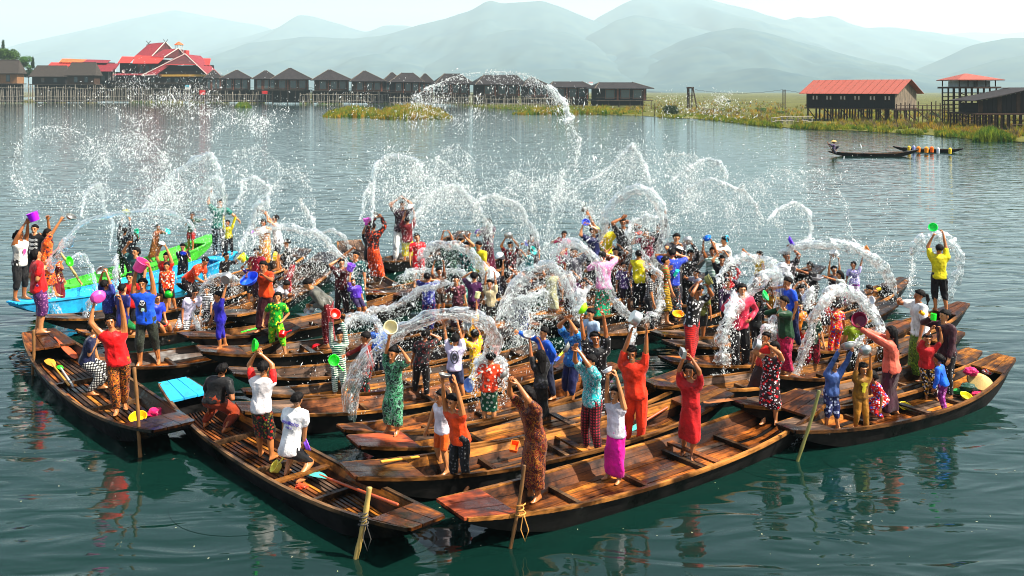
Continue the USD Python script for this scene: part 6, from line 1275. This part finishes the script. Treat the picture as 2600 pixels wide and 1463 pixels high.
# ------------------------------------------------------------------ flying water
DROP = usdkit.material(stage, '/World/Looks/water_drops', {
    'p': ('principled_bsdf', {'base_color': (0.86, 0.90, 0.90), 'roughness': 0.08, 'ior': 1.33, 'specular_ior_level': 0.6}), 't': ('translucent_bsdf', {'color': (0.9, 0.94, 0.94)}), 'm': ('mix_closure', {'fac': 0.45})},
    [('p.BSDF', 'm.closure1'), ('t.BSDF', 'm.closure2')], surface='m.closure')
SHEET = usdkit.material(stage, '/World/Looks/water_sheet', {
    'uv': ('attribute', {'attribute': 'st'}), 'mp': ('mapping', {'scale': (5.0, 16.0, 1.0)}), 'n': ('noise_texture', {'scale': 1.0, 'detail': 4.0, 'distortion': 0.6}), 'b': ('bump', {'strength': 0.9, 'distance': 0.03}),
    'f': ('fresnel', {'IOR': 1.45}), 'g': ('glossy_bsdf', {'roughness': 0.06, 'color': (1, 1, 1)}), 't': ('transparent_bsdf', {'color': (0.93, 0.96, 0.96)}), 'w': ('diffuse_bsdf', {'color': (0.88, 0.91, 0.91)}), 'tl': ('translucent_bsdf', {'color': (0.9, 0.93, 0.93)}),
    'r': ('rgb_ramp', {'ramp': [(0.48, (0.05, 0.05, 0.05)), (0.60, (0.25, 0.25, 0.25)), (0.72, (0.9, 0.9, 0.9))]}), 'lw': ('layer_weight', {'blend': 0.3}), 'pw': ('math', {'math_type': 'power', 'value2': 3.0}), 'mxx': ('math', {'math_type': 'maximum'}),
    'm0': ('mix_closure', {'fac': 0.5}), 'm1': ('mix_closure', {}), 'm2': ('mix_closure', {})},
    [('uv.vector', 'mp.vector'), ('mp.vector', 'n.vector'), ('n.fac', 'b.height'), ('b.normal', 'g.normal'), ('b.normal', 'f.normal'), ('n.fac', 'r.fac'), ('w.BSDF', 'm0.closure1'), ('tl.BSDF', 'm0.closure2'), ('lw.facing', 'pw.value1'), ('pw.value', 'mxx.value1'), ('r.color', 'mxx.value2'),
     ('f.fac', 'm1.fac'), ('t.BSDF', 'm1.closure1'), ('g.BSDF', 'm1.closure2'), ('mxx.value', 'm2.fac'), ('m1.closure', 'm2.closure1'), ('m0.closure', 'm2.closure2')], surface='m2.closure')
OCT_V = np.array([[1, 0, 0], [-.5, .866, 0], [-.5, -.866, 0], [0, 0, 1], [0, 0, -1]], float)
OCT_F = np.array([[0, 1, 3], [1, 2, 3], [2, 0, 3], [1, 0, 4], [2, 1, 4], [0, 2, 4]])
def drops_mesh(p, d, r, l):
    """elongated drops at p along d, radius r, half length l"""
    n = len(p); d = d / (np.linalg.norm(d, axis=1)[:, None] + 1e-9); a = np.cross(d, [0.31, 0.52, 0.79]); a /= np.linalg.norm(a, axis=1)[:, None] + 1e-9; b = np.cross(d, a)
    v = p[:, None] + OCT_V[None, :, 0:1] * a[:, None] * r[:, None, None] + OCT_V[None, :, 1:2] * b[:, None] * r[:, None, None] + OCT_V[None, :, 2:3] * d[:, None] * l[:, None, None]
    return v.reshape(-1, 3), (OCT_F[None] + 5 * np.arange(n)[:, None, None]).reshape(-1, 3)
def spline(P, n):
    P = np.asarray(P, float)
    if len(P) == 2: t = np.linspace(0, 1, n)[:, None]; return P[0] * (1 - t) + P[1] * t
    Q = np.vstack([2 * P[0] - P[1], P, 2 * P[-1] - P[-2]]); out = []; m = len(P) - 1
    for s in np.linspace(0, m - 1e-6, n):
        i = int(s); t = s - i; a, b, c, d = Q[i:i+4]
        out.append(0.5 * ((2 * b) + (-a + c) * t + (2*a - 5*b + 4*c - d) * t*t + (-a + 3*b - 3*c + d) * t**3))
    return np.array(out)
SPLN = [0]
def splash(label, pts, ybase, w, n, sheet=0.0, fall=0.35, size=1.0, end=None, bulge=0.5):
    """water thrown along pts (pixels), standing at the distance of the ground pixel ybase; w: spread in pixels; n: drops; sheet: radius in pixels of the unbroken stream"""
    n = int(n * (1.1 if sheet >= 6 else 1.7)); SPLN[0] += 1; R = np.random.default_rng(900 + SPLN[0]); D0 = CAMH * F / (ybase - HY)
    m = len(pts); dep = D0 + bulge * np.sin(np.linspace(0, np.pi, m)) * R.choice([-1, 1])
    P3 = np.array([at(q[0], q[1], dd) for q, dd in zip(pts, dep)]); C = spline(P3, 160); tt_ = np.arange(160)[:, None] * np.ones(3); C = C + (meshkit.fbm(np.stack([tt_ * .05, np.array([[0, 9.0, 18.0]]) + tt_ * 0, tt_ * 0 + SPLN[0] * 2.7], -1), 3) - .5) * min(w + 3, 14) * (D0 / F) * 1.6; T = np.gradient(C, axis=0); T /= np.linalg.norm(T, axis=1)[:, None]
    root = thing('water_splash', label, 'splash', C[80]); O = C[80]; sc = D0 / F
    dens = np.clip(meshkit.fbm(np.stack([np.arange(160) * .11, np.full(160, SPLN[0] * 5.3), np.zeros(160)], 1), 3) * 1.8 - .35, .06, 1.2)
    i = R.choice(160, n, p=dens / dens.sum()); ii = np.clip(i + R.uniform(-.5, .5, n), 0, 159); p = np.stack([np.interp(ii, np.arange(160), C[:, k]) for k in range(3)], 1)
    off = R.normal(0, 1, (n, 3)) * (np.abs(R.normal(0, 1, n)) ** 1.3 * w * sc * .30)[:, None]
    ins = C.mean(0) + [0, 0, -0.4] - C; ins -= T * (ins * T).sum(1)[:, None]; ins /= np.linalg.norm(ins, axis=1)[:, None] + 1e-6
    core = R.random(n) < .38; off *= np.where(core, .45, 1.0)[:, None]
    off += np.where(core, .18, 1.0)[:, None] * ins[i] * (R.exponential(0.9, n) * (R.random(n) < .75) * w * sc)[:, None]
    f_ = R.random(n) < fall
    p = p + off; p[:, 2] -= np.where(f_, R.exponential(1.0, n) * w * sc * 1.8, 0)
    p[:, 2] = np.maximum(p[:, 2], 0.02)
    d = T[i] * (0.7 + R.random((n, 1))) + R.normal(0, .35, (n, 3)); d[f_] = [0, 0, -1] + R.normal(0, .35, (f_.sum(), 3))
    r = np.exp(R.normal(math.log(0.0050), .48, n)) * size * (D0 / 18) ** .5; l = r * np.exp(np.abs(R.normal(0.3, .6, n)))
    obj('droplets', drops_mesh(p - O, d, r, l), DROP, root, True, kind='stuff')
    if sheet:
        K = 12; N = 150; idx = np.linspace(0, 159, N).astype(int); th = np.arange(K) * 2 * np.pi / K; base = C[idx] - O; tt = T[idx]
        up_ = np.cross(tt, [0.1, 1, 0.05]); up_ /= np.linalg.norm(up_, axis=1)[:, None]; sd = np.cross(tt, up_)
        prof = (sheet * 1.5 + 1.5) * sc * (0.35 + 1.0 * meshkit.fbm(np.stack([np.arange(N) * .09, np.full(N, 3.3 * SPLN[0]), np.zeros(N)], 1), 3)) * np.minimum(1, np.minimum(np.arange(N) + 3, N + 2 - np.arange(N)) / 14)
        nz = 0.55 + 0.9 * meshkit.fbm(np.stack(np.broadcast_arrays(np.arange(N)[:, None] * .22, np.cos(th)[None] * 1.2 + 5, np.sin(th)[None] * 1.2 + SPLN[0]), -1), 3)
        rr = prof[:, None] * nz
        v = (base[:, None] + rr[..., None] * (np.cos(th)[None, :, None] * up_[:, None] + .6 * np.sin(th)[None, :, None] * sd[:, None])).reshape(-1, 3)
        hole = meshkit.fbm(np.stack(np.broadcast_arrays(np.arange(N - 1)[:, None] * .16, np.arange(K)[None] * .7, np.full((1, 1), 1.7 * SPLN[0])), -1), 3)
        f = [[a*K+k, (a+1)*K+k, (a+1)*K+(k+1) % K, a*K+(k+1) % K] for a in range(N - 1) for k in range(K) if hole[a, k] < .60 or a in (0, N - 2)]
        uv = np.stack(np.broadcast_arrays(np.arange(N)[:, None] / N * 5.0, np.abs(np.arange(K)[None] - K / 2) / K * 2, np.zeros((1, 1))), -1).reshape(-1, 3)[:, :2]
        g = usdkit.mesh(stage, numbered(root, 'stream'), (v, np.array(f)), SHEET, True, uv=uv)
    return root
def mist(label, boxes, n, size=1.0, streak=1.0):
    R = np.random.default_rng(77 + n); ps, rs = [], []
    tot = sum(b[-1] for b in boxes)
    for (x0, x1, y0, y1, yb0, yb1, wgt) in boxes:
        k = int(n * wgt / tot); x = x0 + (x1 - x0) * (.5 + R.normal(0, .27, k * 3)); y = y0 + (y1 - y0) * (.5 + R.normal(0, .27, k * 3))
        keep = meshkit.fbm(np.stack([x * .012, y * .016, np.zeros_like(x) + n], 1), 4) + R.normal(0, .13, len(x)); o = np.argsort(-keep)[:k]; x, y = x[o], y[o]
        D = CAMH * F / (R.uniform(yb0, yb1, len(x)) - HY); p = np.stack([(x - CX) / F * D, D, CAMH - (y - HY) / F * D], 1); ps.append(p[p[:, 2] > .1])
    p = np.vstack(ps); n = len(p); r = np.exp(R.normal(math.log(0.0062), .45, n)) * size * (p[:, 1] / 18) ** .5; d = R.normal(0, .6, (n, 3)) + [0.3, 0, 1]
    obj('spray_droplets', drops_mesh(p, d, r, r * np.exp(np.abs(R.normal(.25, .6, n)) * streak)), DROP, '/World', True, label=label, cat='spray', kind='stuff')

S = splash
S('faint wide arc of drops at the far left over open water', [(62, 502), (32, 440), (38, 375), (85, 328), (150, 318), (215, 345), (262, 395), (285, 440)], 800, 16, 900, 0, .3)
S('bent white trail of drops left of the yellow bowl', [(206, 552), (212, 508), (250, 466), (262, 520), (286, 570), (282, 640)], 760, 8, 420, 2.0, .2)
S('long thin stream running past the yellow bowl', [(136, 654), (178, 596), (250, 552), (322, 541), (400, 536), (470, 556), (500, 590)], 790, 4, 420, 3.0, .15)
S('glassy stream falling between the orange dress and the red shirt', [(186, 600), (150, 640), (122, 690), (118, 738), (140, 788), (178, 836), (196, 842)], 830, 5, 520, 10, .2)
S('thin stream joining the water below the pink basin', [(246, 772), (228, 768), (216, 800), (196, 838)], 850, 4, 220, 4, .2)
S('small arc from the bright green bowl at the left', [(184, 655), (206, 646), (228, 662), (240, 700), (244, 760)], 790, 8, 420, 2.5, .4)
S('pour of water over the navy shirt at the left', [(300, 640), (292, 680), (300, 730), (310, 770)], 840, 15, 700, 4, .4)
S('tall white fan of spray rising at the upper left', [(352, 546), (392, 500), (448, 446), (522, 396), (556, 432), (566, 500)], 730, 26, 2400, 5, .5, 1.1)
S('white arc over the tall teal shirt', [(505, 486), (536, 450), (562, 468), (572, 540)], 720, 12, 800, 3, .5)
S('feathery arc right of the yellow jacket', [(598, 520), (620, 470), (654, 452), (684, 480), (690, 520)], 740, 15, 1100, 3, .55)
S('steep jet in front of the white tank top', [(610, 640), (636, 570), (650, 520), (668, 516)], 780, 11, 800, 4, .4)
S('bold white arc falling from the mustard dress to the right', [(640, 596), (700, 580), (776, 584), (842, 622), (884, 672), (906, 730)], 820, 17, 2600, 6, .45, 1.15)
S('thin curl above the raised prow', [(800, 596), (840, 586), (880, 610), (905, 660)], 790, 6, 320, 2, .3)
S('short streak of water left of the steep prow', [(760, 505), (776, 530), (792, 560), (800, 600)], 760, 8, 420, 3, .3)
S('pair of vertical jets above the orange and black dress', [(912, 560), (930, 490), (942, 466), (950, 520), (944, 560)], 740, 10, 700, 2, .3)
S('high white plume left of the joined hands', [(946, 520), (952, 440), (966, 404), (1010, 394), (1050, 402), (1082, 440)], 730, 17, 1500, 3, .5)
S('left round hoop of spray behind the silver bowls', [(1052, 552), (1084, 504), (1130, 478), (1176, 482), (1222, 530), (1250, 590)], 760, 17, 2600, 4, .5, 1.1)
S('right round hoop of spray behind the silver bowls', [(1196, 520), (1246, 498), (1296, 512), (1340, 556), (1366, 610)], 760, 15, 2000, 3, .5, 1.1)
S('wide veil around the dark green dress', [(1060, 660), (1096, 628), (1150, 618), (1204, 650), (1240, 710), (1246, 770)], 820, 15, 2200, 7, .45, 1.1)
S('lower inner arc in front of the dark maroon clothes', [(990, 720), (1050, 690), (1120, 684), (1180, 700), (1220, 750)], 850, 13, 1500, 5, .4)
S('big hoop of water around the red bowl', [(1524, 612), (1540, 546), (1584, 494), (1634, 484), (1674, 524), (1686, 600), (1664, 680), (1640, 760)], 790, 12, 2300, 8, .25, 1.1)
S('white burst inside the big hoop', [(1590, 600), (1606, 566), (1644, 546), (1672, 560)], 800, 20, 1600, 3, .5, 1.1)
S('tall white plume at the upper middle right', [(1460, 476), (1530, 436), (1590, 384), (1612, 366), (1640, 420), (1656, 480)], 740, 22, 2000, 2, .5)
S('upper feathery arc right of the tall plume', [(1690, 470), (1740, 430), (1790, 404), (1830, 416), (1848, 452)], 730, 15, 1300, 2, .5)
S('middle feathery arc right of the tall plume', [(1720, 500), (1790, 458), (1850, 470), (1910, 510), (1940, 560)], 740, 17, 1500, 2, .5)
S('small round hoop above the violet basin', [(1952, 566), (1984, 530), (2026, 518), (2054, 548), (2052, 600), (2030, 620)], 790, 9, 900, 3, .35)
S('faint high trail of drops at the right', [(2026, 430), (2078, 430), (2126, 462), (2150, 520), (2158, 580)], 760, 9, 420, 0, .4)
S('long white arc from the orange batik bucket down to the white bowl', [(1976, 640), (2060, 622), (2144, 622), (2206, 648), (2254, 696), (2280, 756)], 830, 14, 2600, 8, .35, 1.1)
S('short spray right of the orange batik bucket', [(2216, 624), (2250, 612), (2296, 612)], 800, 7, 260, 0, .4)
S('clear hoop of water over the yellow shirt on the far right', [(2308, 646), (2338, 612), (2384, 600), (2422, 626), (2436, 680), (2412, 738), (2378, 764)], 790, 8, 1100, 9, .3)
S('spray thrown left from the far right hoop', [(2306, 640), (2320, 680), (2300, 720)], 790, 12, 420, 0, .5)
S('great clear arc across the centre front', [(908, 1120), (890, 1060), (900, 975), (944, 890), (1006, 842), (1096, 806), (1176, 798), (1234, 822), (1254, 860), (1232, 906), (1206, 924)], 1075, 9, 2600, 13, .3, 1.0, None, .9)
S('splash where the great arc hits the red end plate', [(898, 1090), (924, 1120), (960, 1150), (990, 1140)], 1150, 14, 600, 3, .2)
S('round arc in front of the dark red shirt', [(852, 860), (872, 822), (912, 800), (948, 812), (970, 850)], 990, 11, 1200, 6, .45)
S('curtain of water over the cream pot', [(880, 820), (950, 790), (1010, 770), (1080, 730), (1150, 720)], 950, 16, 1500, 6, .4)
S('fan of fine water behind the nearest batik dress', [(1196, 960), (1216, 918), (1250, 904), (1282, 922), (1290, 950)], 1110, 15, 1900, 5, .6)
S('big white arc falling into the lime green bowl', [(1262, 810), (1286, 750), (1336, 696), (1398, 680), (1442, 704), (1468, 770), (1474, 800)], 900, 17, 3000, 10, .5, 1.1)
S('heavy spray under the big white arc', [(1280, 800), (1310, 770), (1350, 750), (1390, 740)], 900, 40, 2600, 4, .6, 1.1)
S('rope of water falling into the big grey pot', [(1396, 650), (1440, 616), (1486, 628), (1530, 700), (1570, 770), (1614, 820)], 880, 11, 1700, 7, .35)
S('wide hoop on the right of the big grey pot', [(1622, 640), (1668, 700), (1680, 760), (1664, 800), (1640, 810)], 860, 9, 1100, 7, .35)
S('water pouring over the orange red shirt', [(1612, 820), (1606, 850), (1598, 880), (1596, 900)], 1100, 6, 320, 5, .3)
S('big clear sheet of water above the pink blouse', [(1846, 800), (1880, 770), (1920, 722), (1964, 694), (1986, 706), (1984, 770), (1956, 836), (1924, 866)], 960, 9, 1500, 14, .3)
S('outer arc above the pink blouse', [(1820, 720), (1850, 676), (1900, 656), (1956, 662), (1986, 700)], 930, 13, 1500, 7, .45)
S('water falling down the front of the pink blouse', [(1862, 740), (1846, 820), (1832, 900), (1850, 980)], 960, 20, 2200, 10, .4)
S('splash on the boat below the pink blouse', [(1810, 950), (1850, 960), (1900, 968)], 985, 22, 900, 3, .2)
S('narrow clear fall of water down to the rightmost boat', [(2008, 1096), (1998, 1024), (2024, 940), (2052, 860), (2074, 790), (2110, 750)], 1020, 8, 1700, 9, .3)
S('splash beside the bamboo pole on the right', [(1980, 1080), (2006, 1094), (2046, 1090)], 1100, 13, 520, 2, .2)
S('round sheet of water thrown from the maroon basin', [(2080, 780), (2112, 742), (2160, 742), (2206, 776), (2232, 820), (2240, 880)], 980, 13, 2400, 10, .4)
S('white burst left of the maroon basin', [(2040, 760), (2052, 740), (2064, 730)], 940, 18, 1000, 3, .4, 1.1)
S('white burst behind the silver bowls on the right', [(2190, 850), (2176, 870), (2160, 880)], 1060, 10, 420, 3, .3)
S('hoop of drops around the striped shirt', [(610, 706), (556, 700), (506, 730), (488, 780), (500, 836), (536, 868)], 880, 12, 1700, 3, .3)
S('large scattered arc in front of the far bungalows', [(1050, 250), (1100, 212), (1180, 186), (1260, 180), (1340, 192), (1400, 226), (1440, 270), (1452, 310), (1470, 360), (1462, 420)], 700, 12, 2200, 0, .35, 1.15)
S('dense falling end of the scattered arc', [(1390, 216), (1428, 252), (1446, 290), (1440, 310)], 700, 9, 700, 5, .2, 1.3)
for lab, pts, yb, w_, n_ in [
  ('feathery arc in the upper left spray beside the yellow bowl', [(300, 560), (330, 470), (380, 420), (430, 440), (450, 520)], 740, 20, 1000),
  ('broad arc above the brown batik dress', [(420, 600), (450, 520), (500, 470), (550, 500), (575, 570)], 735, 20, 1000),
  ('thin high arc of drops left of the tall white fan', [(240, 430), (290, 362), (350, 346), (410, 390), (440, 440)], 740, 18, 800),
  ('thin high arc right of the tall white fan', [(560, 430), (600, 382), (650, 376), (700, 410), (720, 460)], 730, 18, 800),
  ('faint arc over the white tank top', [(690, 480), (720, 434), (764, 430), (794, 480), (800, 540)], 740, 15, 600),
  ('broad feathery arc above the two silver bowl hoops', [(1000, 490), (1050, 424), (1110, 404), (1164, 436), (1190, 490)], 735, 22, 1300),
  ('high puff of drops over the centre', [(1100, 410), (1140, 372), (1184, 390), (1204, 450)], 720, 18, 800),
  ('short arc between the silver hoops and the tall plume', [(1270, 490), (1306, 440), (1346, 470), (1360, 530)], 740, 18, 900),
  ('steep feathery jet left of the raised scoop', [(1380, 640), (1396, 550), (1416, 470), (1440, 420)], 750, 18, 1100),
  ('spray thrown from the grey scoop', [(1486, 528), (1440, 470), (1390, 450), (1350, 480)], 740, 18, 1000),
  ('feathery arc over the black and grey print', [(1480, 560), (1504, 500), (1546, 462), (1584, 474)], 745, 18, 900),
  ('arc between the tall plume and the blue bowl', [(1650, 460), (1692, 402), (1744, 386), (1790, 420)], 730, 20, 1000),
  ('wide arc above the blue bowl and the light blue box', [(1700, 570), (1740, 512), (1800, 488), (1854, 520), (1876, 590)], 750, 20, 1200),
  ('arc leading to the small round hoop', [(1840, 530), (1880, 474), (1930, 466), (1974, 520), (1990, 580)], 755, 18, 1000),
  ('wispy arc at the right end of the spray band', [(1900, 470), (1960, 430), (2020, 440), (2060, 500)], 745, 18, 700)]: S(lab, pts, yb, w_, n_, 0, .55, .95)
mist('fine spray hanging over the crowd and the lake', [(120, 760, 330, 590, 700, 800, 5.6), (0, 300, 320, 520, 760, 820, .7), (860, 1250, 380, 590, 700, 780, 4.0), (1250, 2050, 380, 590, 700, 780, 6.0), (480, 960, 560, 820, 760, 860, 2.6), (960, 1720, 560, 860, 740, 920, 4.6), (1720, 2280, 560, 800, 760, 900, 1.6), (850, 1320, 820, 1010, 900, 1060, 1.3), (1240, 1460, 740, 900, 880, 960, 1.0), (240, 560, 195, 330, 700, 760, 1.3), (500, 720, 260, 360, 700, 760, 1.0), (900, 1480, 220, 330, 690, 740, 1.1), (1690, 1900, 230, 300, 690, 740, .5)], 62000, 0.74, 1.3)
# ------------------------------------------------------------------ paddles, poles, hats and other loose things; the two far boats
def floor_at(px, py, lift=0.03):
    if px is None: o = BOATS[3]; u, v_ = py; q = rotz(o.ang) @ np.array([u * o.L / 2, v_, 0]) + o.c; return np.array([q[0], q[1], float(o.flo(u)) + 0.03 + lift])
    h = stand_on(px, py, py - 110, False); return (h[2] if h else gnd(px, py, 0.22)) + np.array([0, 0, lift])
def paddle(label, blade, tip, wood_, blade_m=None, bl=0.62, w=0.085):
    a, b_ = floor_at(*blade, 0.05), floor_at(*tip, 0.07); root = thing('paddle', label, 'paddle', a); d = b_ - a; L = np.linalg.norm(d); u = d / L; s = unit(np.cross(u, [0, 0, 1])); n = np.cross(s, u)
    m = MB(); m.tube([u * bl * .6, u * (L * .5), u * L], [.018, .017, .020], 8); m.put('shaft', wood_, root, True)
    T = np.linspace(0, 1, 9); wd = w * np.interp(T, [0, .12, .55, .85, 1], [.55, 1, .95, .4, .2]); v = []
    for t, q in zip(T, wd): v += [u * bl * t - s * q, u * bl * t + n * .012, u * bl * t + s * q, u * bl * t - n * .012]
    m = MB(); m.add(v, [[i*4+k, i*4+(k+1) % 4, (i+1)*4+(k+1) % 4, (i+1)*4+k] for i in range(8) for k in range(4)] + [[0, 3, 2, 1], [32, 33, 34, 35]]); m.put('blade', blade_m or wood_, root)
PY = mat('paddle_yellow', (0.62, 0.28, 0.03), 0.45, scale=5); PB = mat('paddle_brown', (0.30, 0.10, 0.025), 0.45, scale=5); PRD = mat('paddle_red', (0.42, 0.07, 0.02), 0.45, scale=5)
PGR = plastic('18e020'); PTE = plastic('48b8a8'); PBL = plastic('1040c0')
paddle('orange brown paddle lying along the left side of the left boat', (122, 921), (176, 992), PY)
paddle('paddle with a bright green blade in the left boat', (150, 938), (186, 994), mat('paddle_grey', (0.4, 0.42, 0.4), 0.5), PGR, .34, .05)
paddle('reddish oar at the far end of the left boat', (196, 916), (138, 868), PRD)
paddle('paddle with a pale teal blade and blue taped shaft in the front left boat', (780, 1208), (1010, 1302), PRD, PTE)
paddle('yellow paddle lying in the second boat from the front', (1152, 1160), (968, 1190), PY)
paddle('red shafted paddle with a turquoise blade behind the magenta skirt', (1600, 1104), (1694, 1046), PRD, PTE, .4, .06)
paddle('brown paddle right of the plain red dress', (1786, 1032), (1896, 1026), PB)
paddle('orange bladed paddle right of the green floral tunic', (804, 838), (728, 856), PY)
paddle('thin green rod on the boat behind the green floral tunic', (612, 850), (656, 841), PGR, None, .2, .03)
paddle('yellow green and blue rod behind the turquoise blouse', (1410, 928), (1432, 903), plastic('c0d820'), PBL, .3, .03)
def pole(label, top, bot, ybase, r=.022, m_=None, name='bamboo_pole'):
    D = CAMH * F / (ybase - HY); a, b_ = at(*top, D), at(*bot, D); b_ = b_ + (b_ - a) / np.linalg.norm(b_ - a) * .3; root = thing(name, label, 'pole', b_); t = np.linspace(0, 1, 15)
    pts = (a - b_) * (1 - t)[:, None] + np.array([.01, 0, 0]) * np.sin(t * 5)[:, None]; m = MB(); m.tube(pts, [r * (1.18 if k % 3 == 0 else 1) for k in range(15)], 8); m.put('cane', m_ or BAMBOO_Y, root, True)
    return D
POLB = mat('pole_brown', (0.22, 0.10, 0.03), 0.5, scale=4, color2=(.1, .045, .015)); POLO = mat('pole_olive', (0.20, 0.19, 0.05), 0.5, scale=4, color2=(.1, .1, .03))
pole('brown bamboo pole at the far left corner of the left boat', (85, 838), (84, 940), 950, .028, POLB)
pole('brown bamboo pole standing at the near end of the left boat', (340, 934), (356, 1140), 1160, .026, POLB)
D1 = pole('yellow bamboo pole tied to the bow of the front left boat', (938, 1238), (906, 1412), 1418, .028)
D2 = pole('thin brown pole with a knotted cord at the nearest boat', (1331, 1182), (1302, 1368), 1392, .020, POLB)
pole('olive bamboo pole slanting by the right boat', (2080, 992), (2028, 1165), 1172, .024, POLO)
pole('slanting yellow bamboo pole behind the orange batik cloth', (150, 638), (192, 698), 770, .03)
pole('short dark pole by the light blue boat', (292, 664), (306, 724), 760, .028, WALL_BROWN)
def rope(label, px, py, D, n, m_):
    c = at(px, py, D); root = thing('rope', label, 'rope', c); t = np.linspace(0, 2 * np.pi * n, 22 * n); m = MB(); m.tube(np.stack([np.cos(t) * (.045 + .012 * np.sin(t * .37)), np.sin(t) * .04, t / t[-1] * .16 - .08], 1), .008, 5); m.put('knot', m_, root, True)
    m = MB(); m.tube([(0.04, -.03, -.06), (.09, -.05, -.2), (.05, -.05, -.33), (.0, -.04, -.2), (.03, -.03, -.02)], .006, 5); m.put('loose_end', m_, root, True)
rope('dark rope knotted round the yellow bamboo pole', 923, 1318, D1, 4, mat('rope_dark', (.05, .045, .04), .9)); rope('orange cord knotted round the thin brown pole', 1322, 1296, D2, 3, mat('rope_orange', (.55, .26, .05), .8))
def cloth_heap(label, px, py, w, spec, lift=.05, name='cloth', cat='cloth'):
    p = floor_at(px, py, lift); px, py = (px, py) if px else (w * 13, 77); r = w / F * p[1] / 2; root = thing(name, label, cat, p); d = ICO_V; nz = meshkit.fbm(d * 2.3 + px, 3) - .5
    obj('fabric', (d * [r, r * .8, r * .55] * (1 + 0.8 * nz)[:, None] + d * (np.abs(meshkit.noise(d * 6 + py) - .5) * r * .3)[:, None], ICO_F), cloth(spec), root, True)
def straw(label, px, py, w, lift=.1, tilt=.5):
    p = floor_at(px, py, lift); px, py = 2500, 930; r = w / F * p[1] / 2; root = thing('straw_hat', label, 'hat', p); c_, s_ = math.cos(tilt), math.sin(tilt); Rm = np.array([[1, 0, 0], [0, c_, -s_], [0, s_, c_]]) ; m = MB(); m.lathe([(.005, r * .5), (r * .35, r * .36), (r, -.02), (r * .97, -.03), (r * .3, r * .28), (.004, r * .4)], 26, lambda q: q @ Rm.T); m.put('brim', mat('straw', (0.5, 0.36, 0.13), 0.8, scale=60, spec=0.2), root, 50)
    m = MB(); th = np.linspace(0, 2 * np.pi, 27); m.tube(np.stack([np.cos(th) * r, np.sin(th) * r, th * 0 - .02], 1) @ Rm.T, .008, 5, False); m.put('rim', RIM, root, True)
straw('wide pale straw hat on the bow of the rightmost boat', None, (.70, -.06), 62, .16)
cloth_heap('hot pink hat lying on the straw hat at the right', None, (.66, .04), 34, 'p f01868', .34, 'cloth_hat', 'hat')
cloth_heap('dark green bundle in front of the pink hat', None, (.60, -.02), 40, 'p 0c4438', .14)
cloth_heap('pink red cloth under the dark green bundle', None, (.60, -.16), 30, 'p e81858', .06)
cloth_heap('white and red cap nearest the pointed golden bow', None, (.82, .0), 26, 'f e0e0e0 d02020 d02020', .12, 'cloth_hat', 'hat')
cloth_heap('crumpled green cloth at the foot of the blue shirt on the right', 2432, 1006, 24, 'p 20a048', .06)
cloth_heap('magenta cloth in the near end of the left boat', 398, 1062, 46, 'p e01060', .06)
cloth_heap('small orange cloth on the slats of the front left boat', 766, 1240, 30, 'p d84010', .0)
def loose(kind, col, px, py, w, ang, camf, label, lift=.08):
    p = floor_at(px, py, lift); vessel(kind, col, p, w / F * p[1], ang, camf, label)
loose('basin', 'd8d020', None, (.52, -.12), 30, 10, .3, 'yellow green basin in front of the hats on the right')
loose('basin', 'e8c810', 2298, 1046, 30, 0, .3, 'yellow basin at the feet of the dark purple longyi')
loose('basin', 'f0b808', 350, 1074, 44, 5, .3, 'yellow basin in the near end of the left boat')
loose('dipper', 'e8e060', 696, 1202, 32, -50, .3, 'pale yellow scoop in the front left boat')
loose('box', 'f86010', 1306, 1146, 32, 0, .3, 'orange container in the second boat from the front')
loose('bowl', 'e81020', 802, 893, 24, 150, .2, 'red bowl lying upside down left of the dark red shirt')
loose('basin', '2048d8', 1556, 772, 22, 0, .4, 'small blue basin on a boat behind the green floral longyi')
loose('basin', 'f0a018', 1722, 806, 30, 0, .3, 'orange basin left of the black and white shirt')

# the two boats far off on the right, with rower and cargo
boat('far dark rowing boat with a pale deck, on open water at the upper right', (2104, 384), (2330, 380), 0.95, 3, 0.25, rise=(.16, .3), ribs=1, rim=RIMD)
boat('far low boat loaded with yellow and orange baskets, upper right', (2268, 371), (2446, 377), 0.95, 3, 0.3, rise=(.18, .15), ribs=1, rim=RIMD)
def far_p(px, py, D): return at(px, py, D)
_p = stand_on(2117, 390, 300, True); _q = _p[2] if _p is not None else gnd(2117, 390, .2)
q_ = gnd(2117, 383, .45)
person('person in wide hat paddling the far boat at the upper right', q_, (2116, 362), 60, [(2104, 366), (2108, 372)], 'L:p 504060', 'P:p 242430', 'hat', H=1.5, pelvis=(2117, 377))
_r = thing('paddle', 'small dark paddle held by the far rower in the hat', 'paddle', at(2104, 368, q_[1])); _m = MB(); _m.tube([at(2100, 360, q_[1]) - at(2104, 368, q_[1]), at(2116, 388, q_[1]) - at(2104, 368, q_[1])], .03, 6); _m.put('shaft', PB, _r, True)
for k, (px, py, w, c, lab) in enumerate([(2308, 372, 10, 'e8b810', 'yellow basket at the left of the far cargo'), (2320, 371, 9, '8890c8', 'grey blue bundle among the far cargo'), (2332, 373, 12, 'f08010', 'orange basket left of the middle of the far cargo'), (2352, 374, 13, 'f09010', 'orange yellow basket in the middle of the far cargo'), (2366, 373, 12, 'f06808', 'deep orange basket right of the middle of the far cargo'), (2382, 376, 10, 'c8ccd0', 'pale bundle beside the far orange baskets'), (2412, 377, 10, 'e0c020', 'small yellow basket at the right end of the far cargo')]):
    b_ = BOATS[-1]; p = gnd(px, py + 6, .35); root = thing('cargo_basket', lab + ' on the water', 'basket', p); r = w / F * p[1] / 2; p[2] -= .22; r *= .85; m = MB(); m.lathe([(.01, -.25), (r * .8, -.25), (r, .05), (r * .9, .16), (.01, .26)], 12); m.put('load', plastic(c), root, 40)
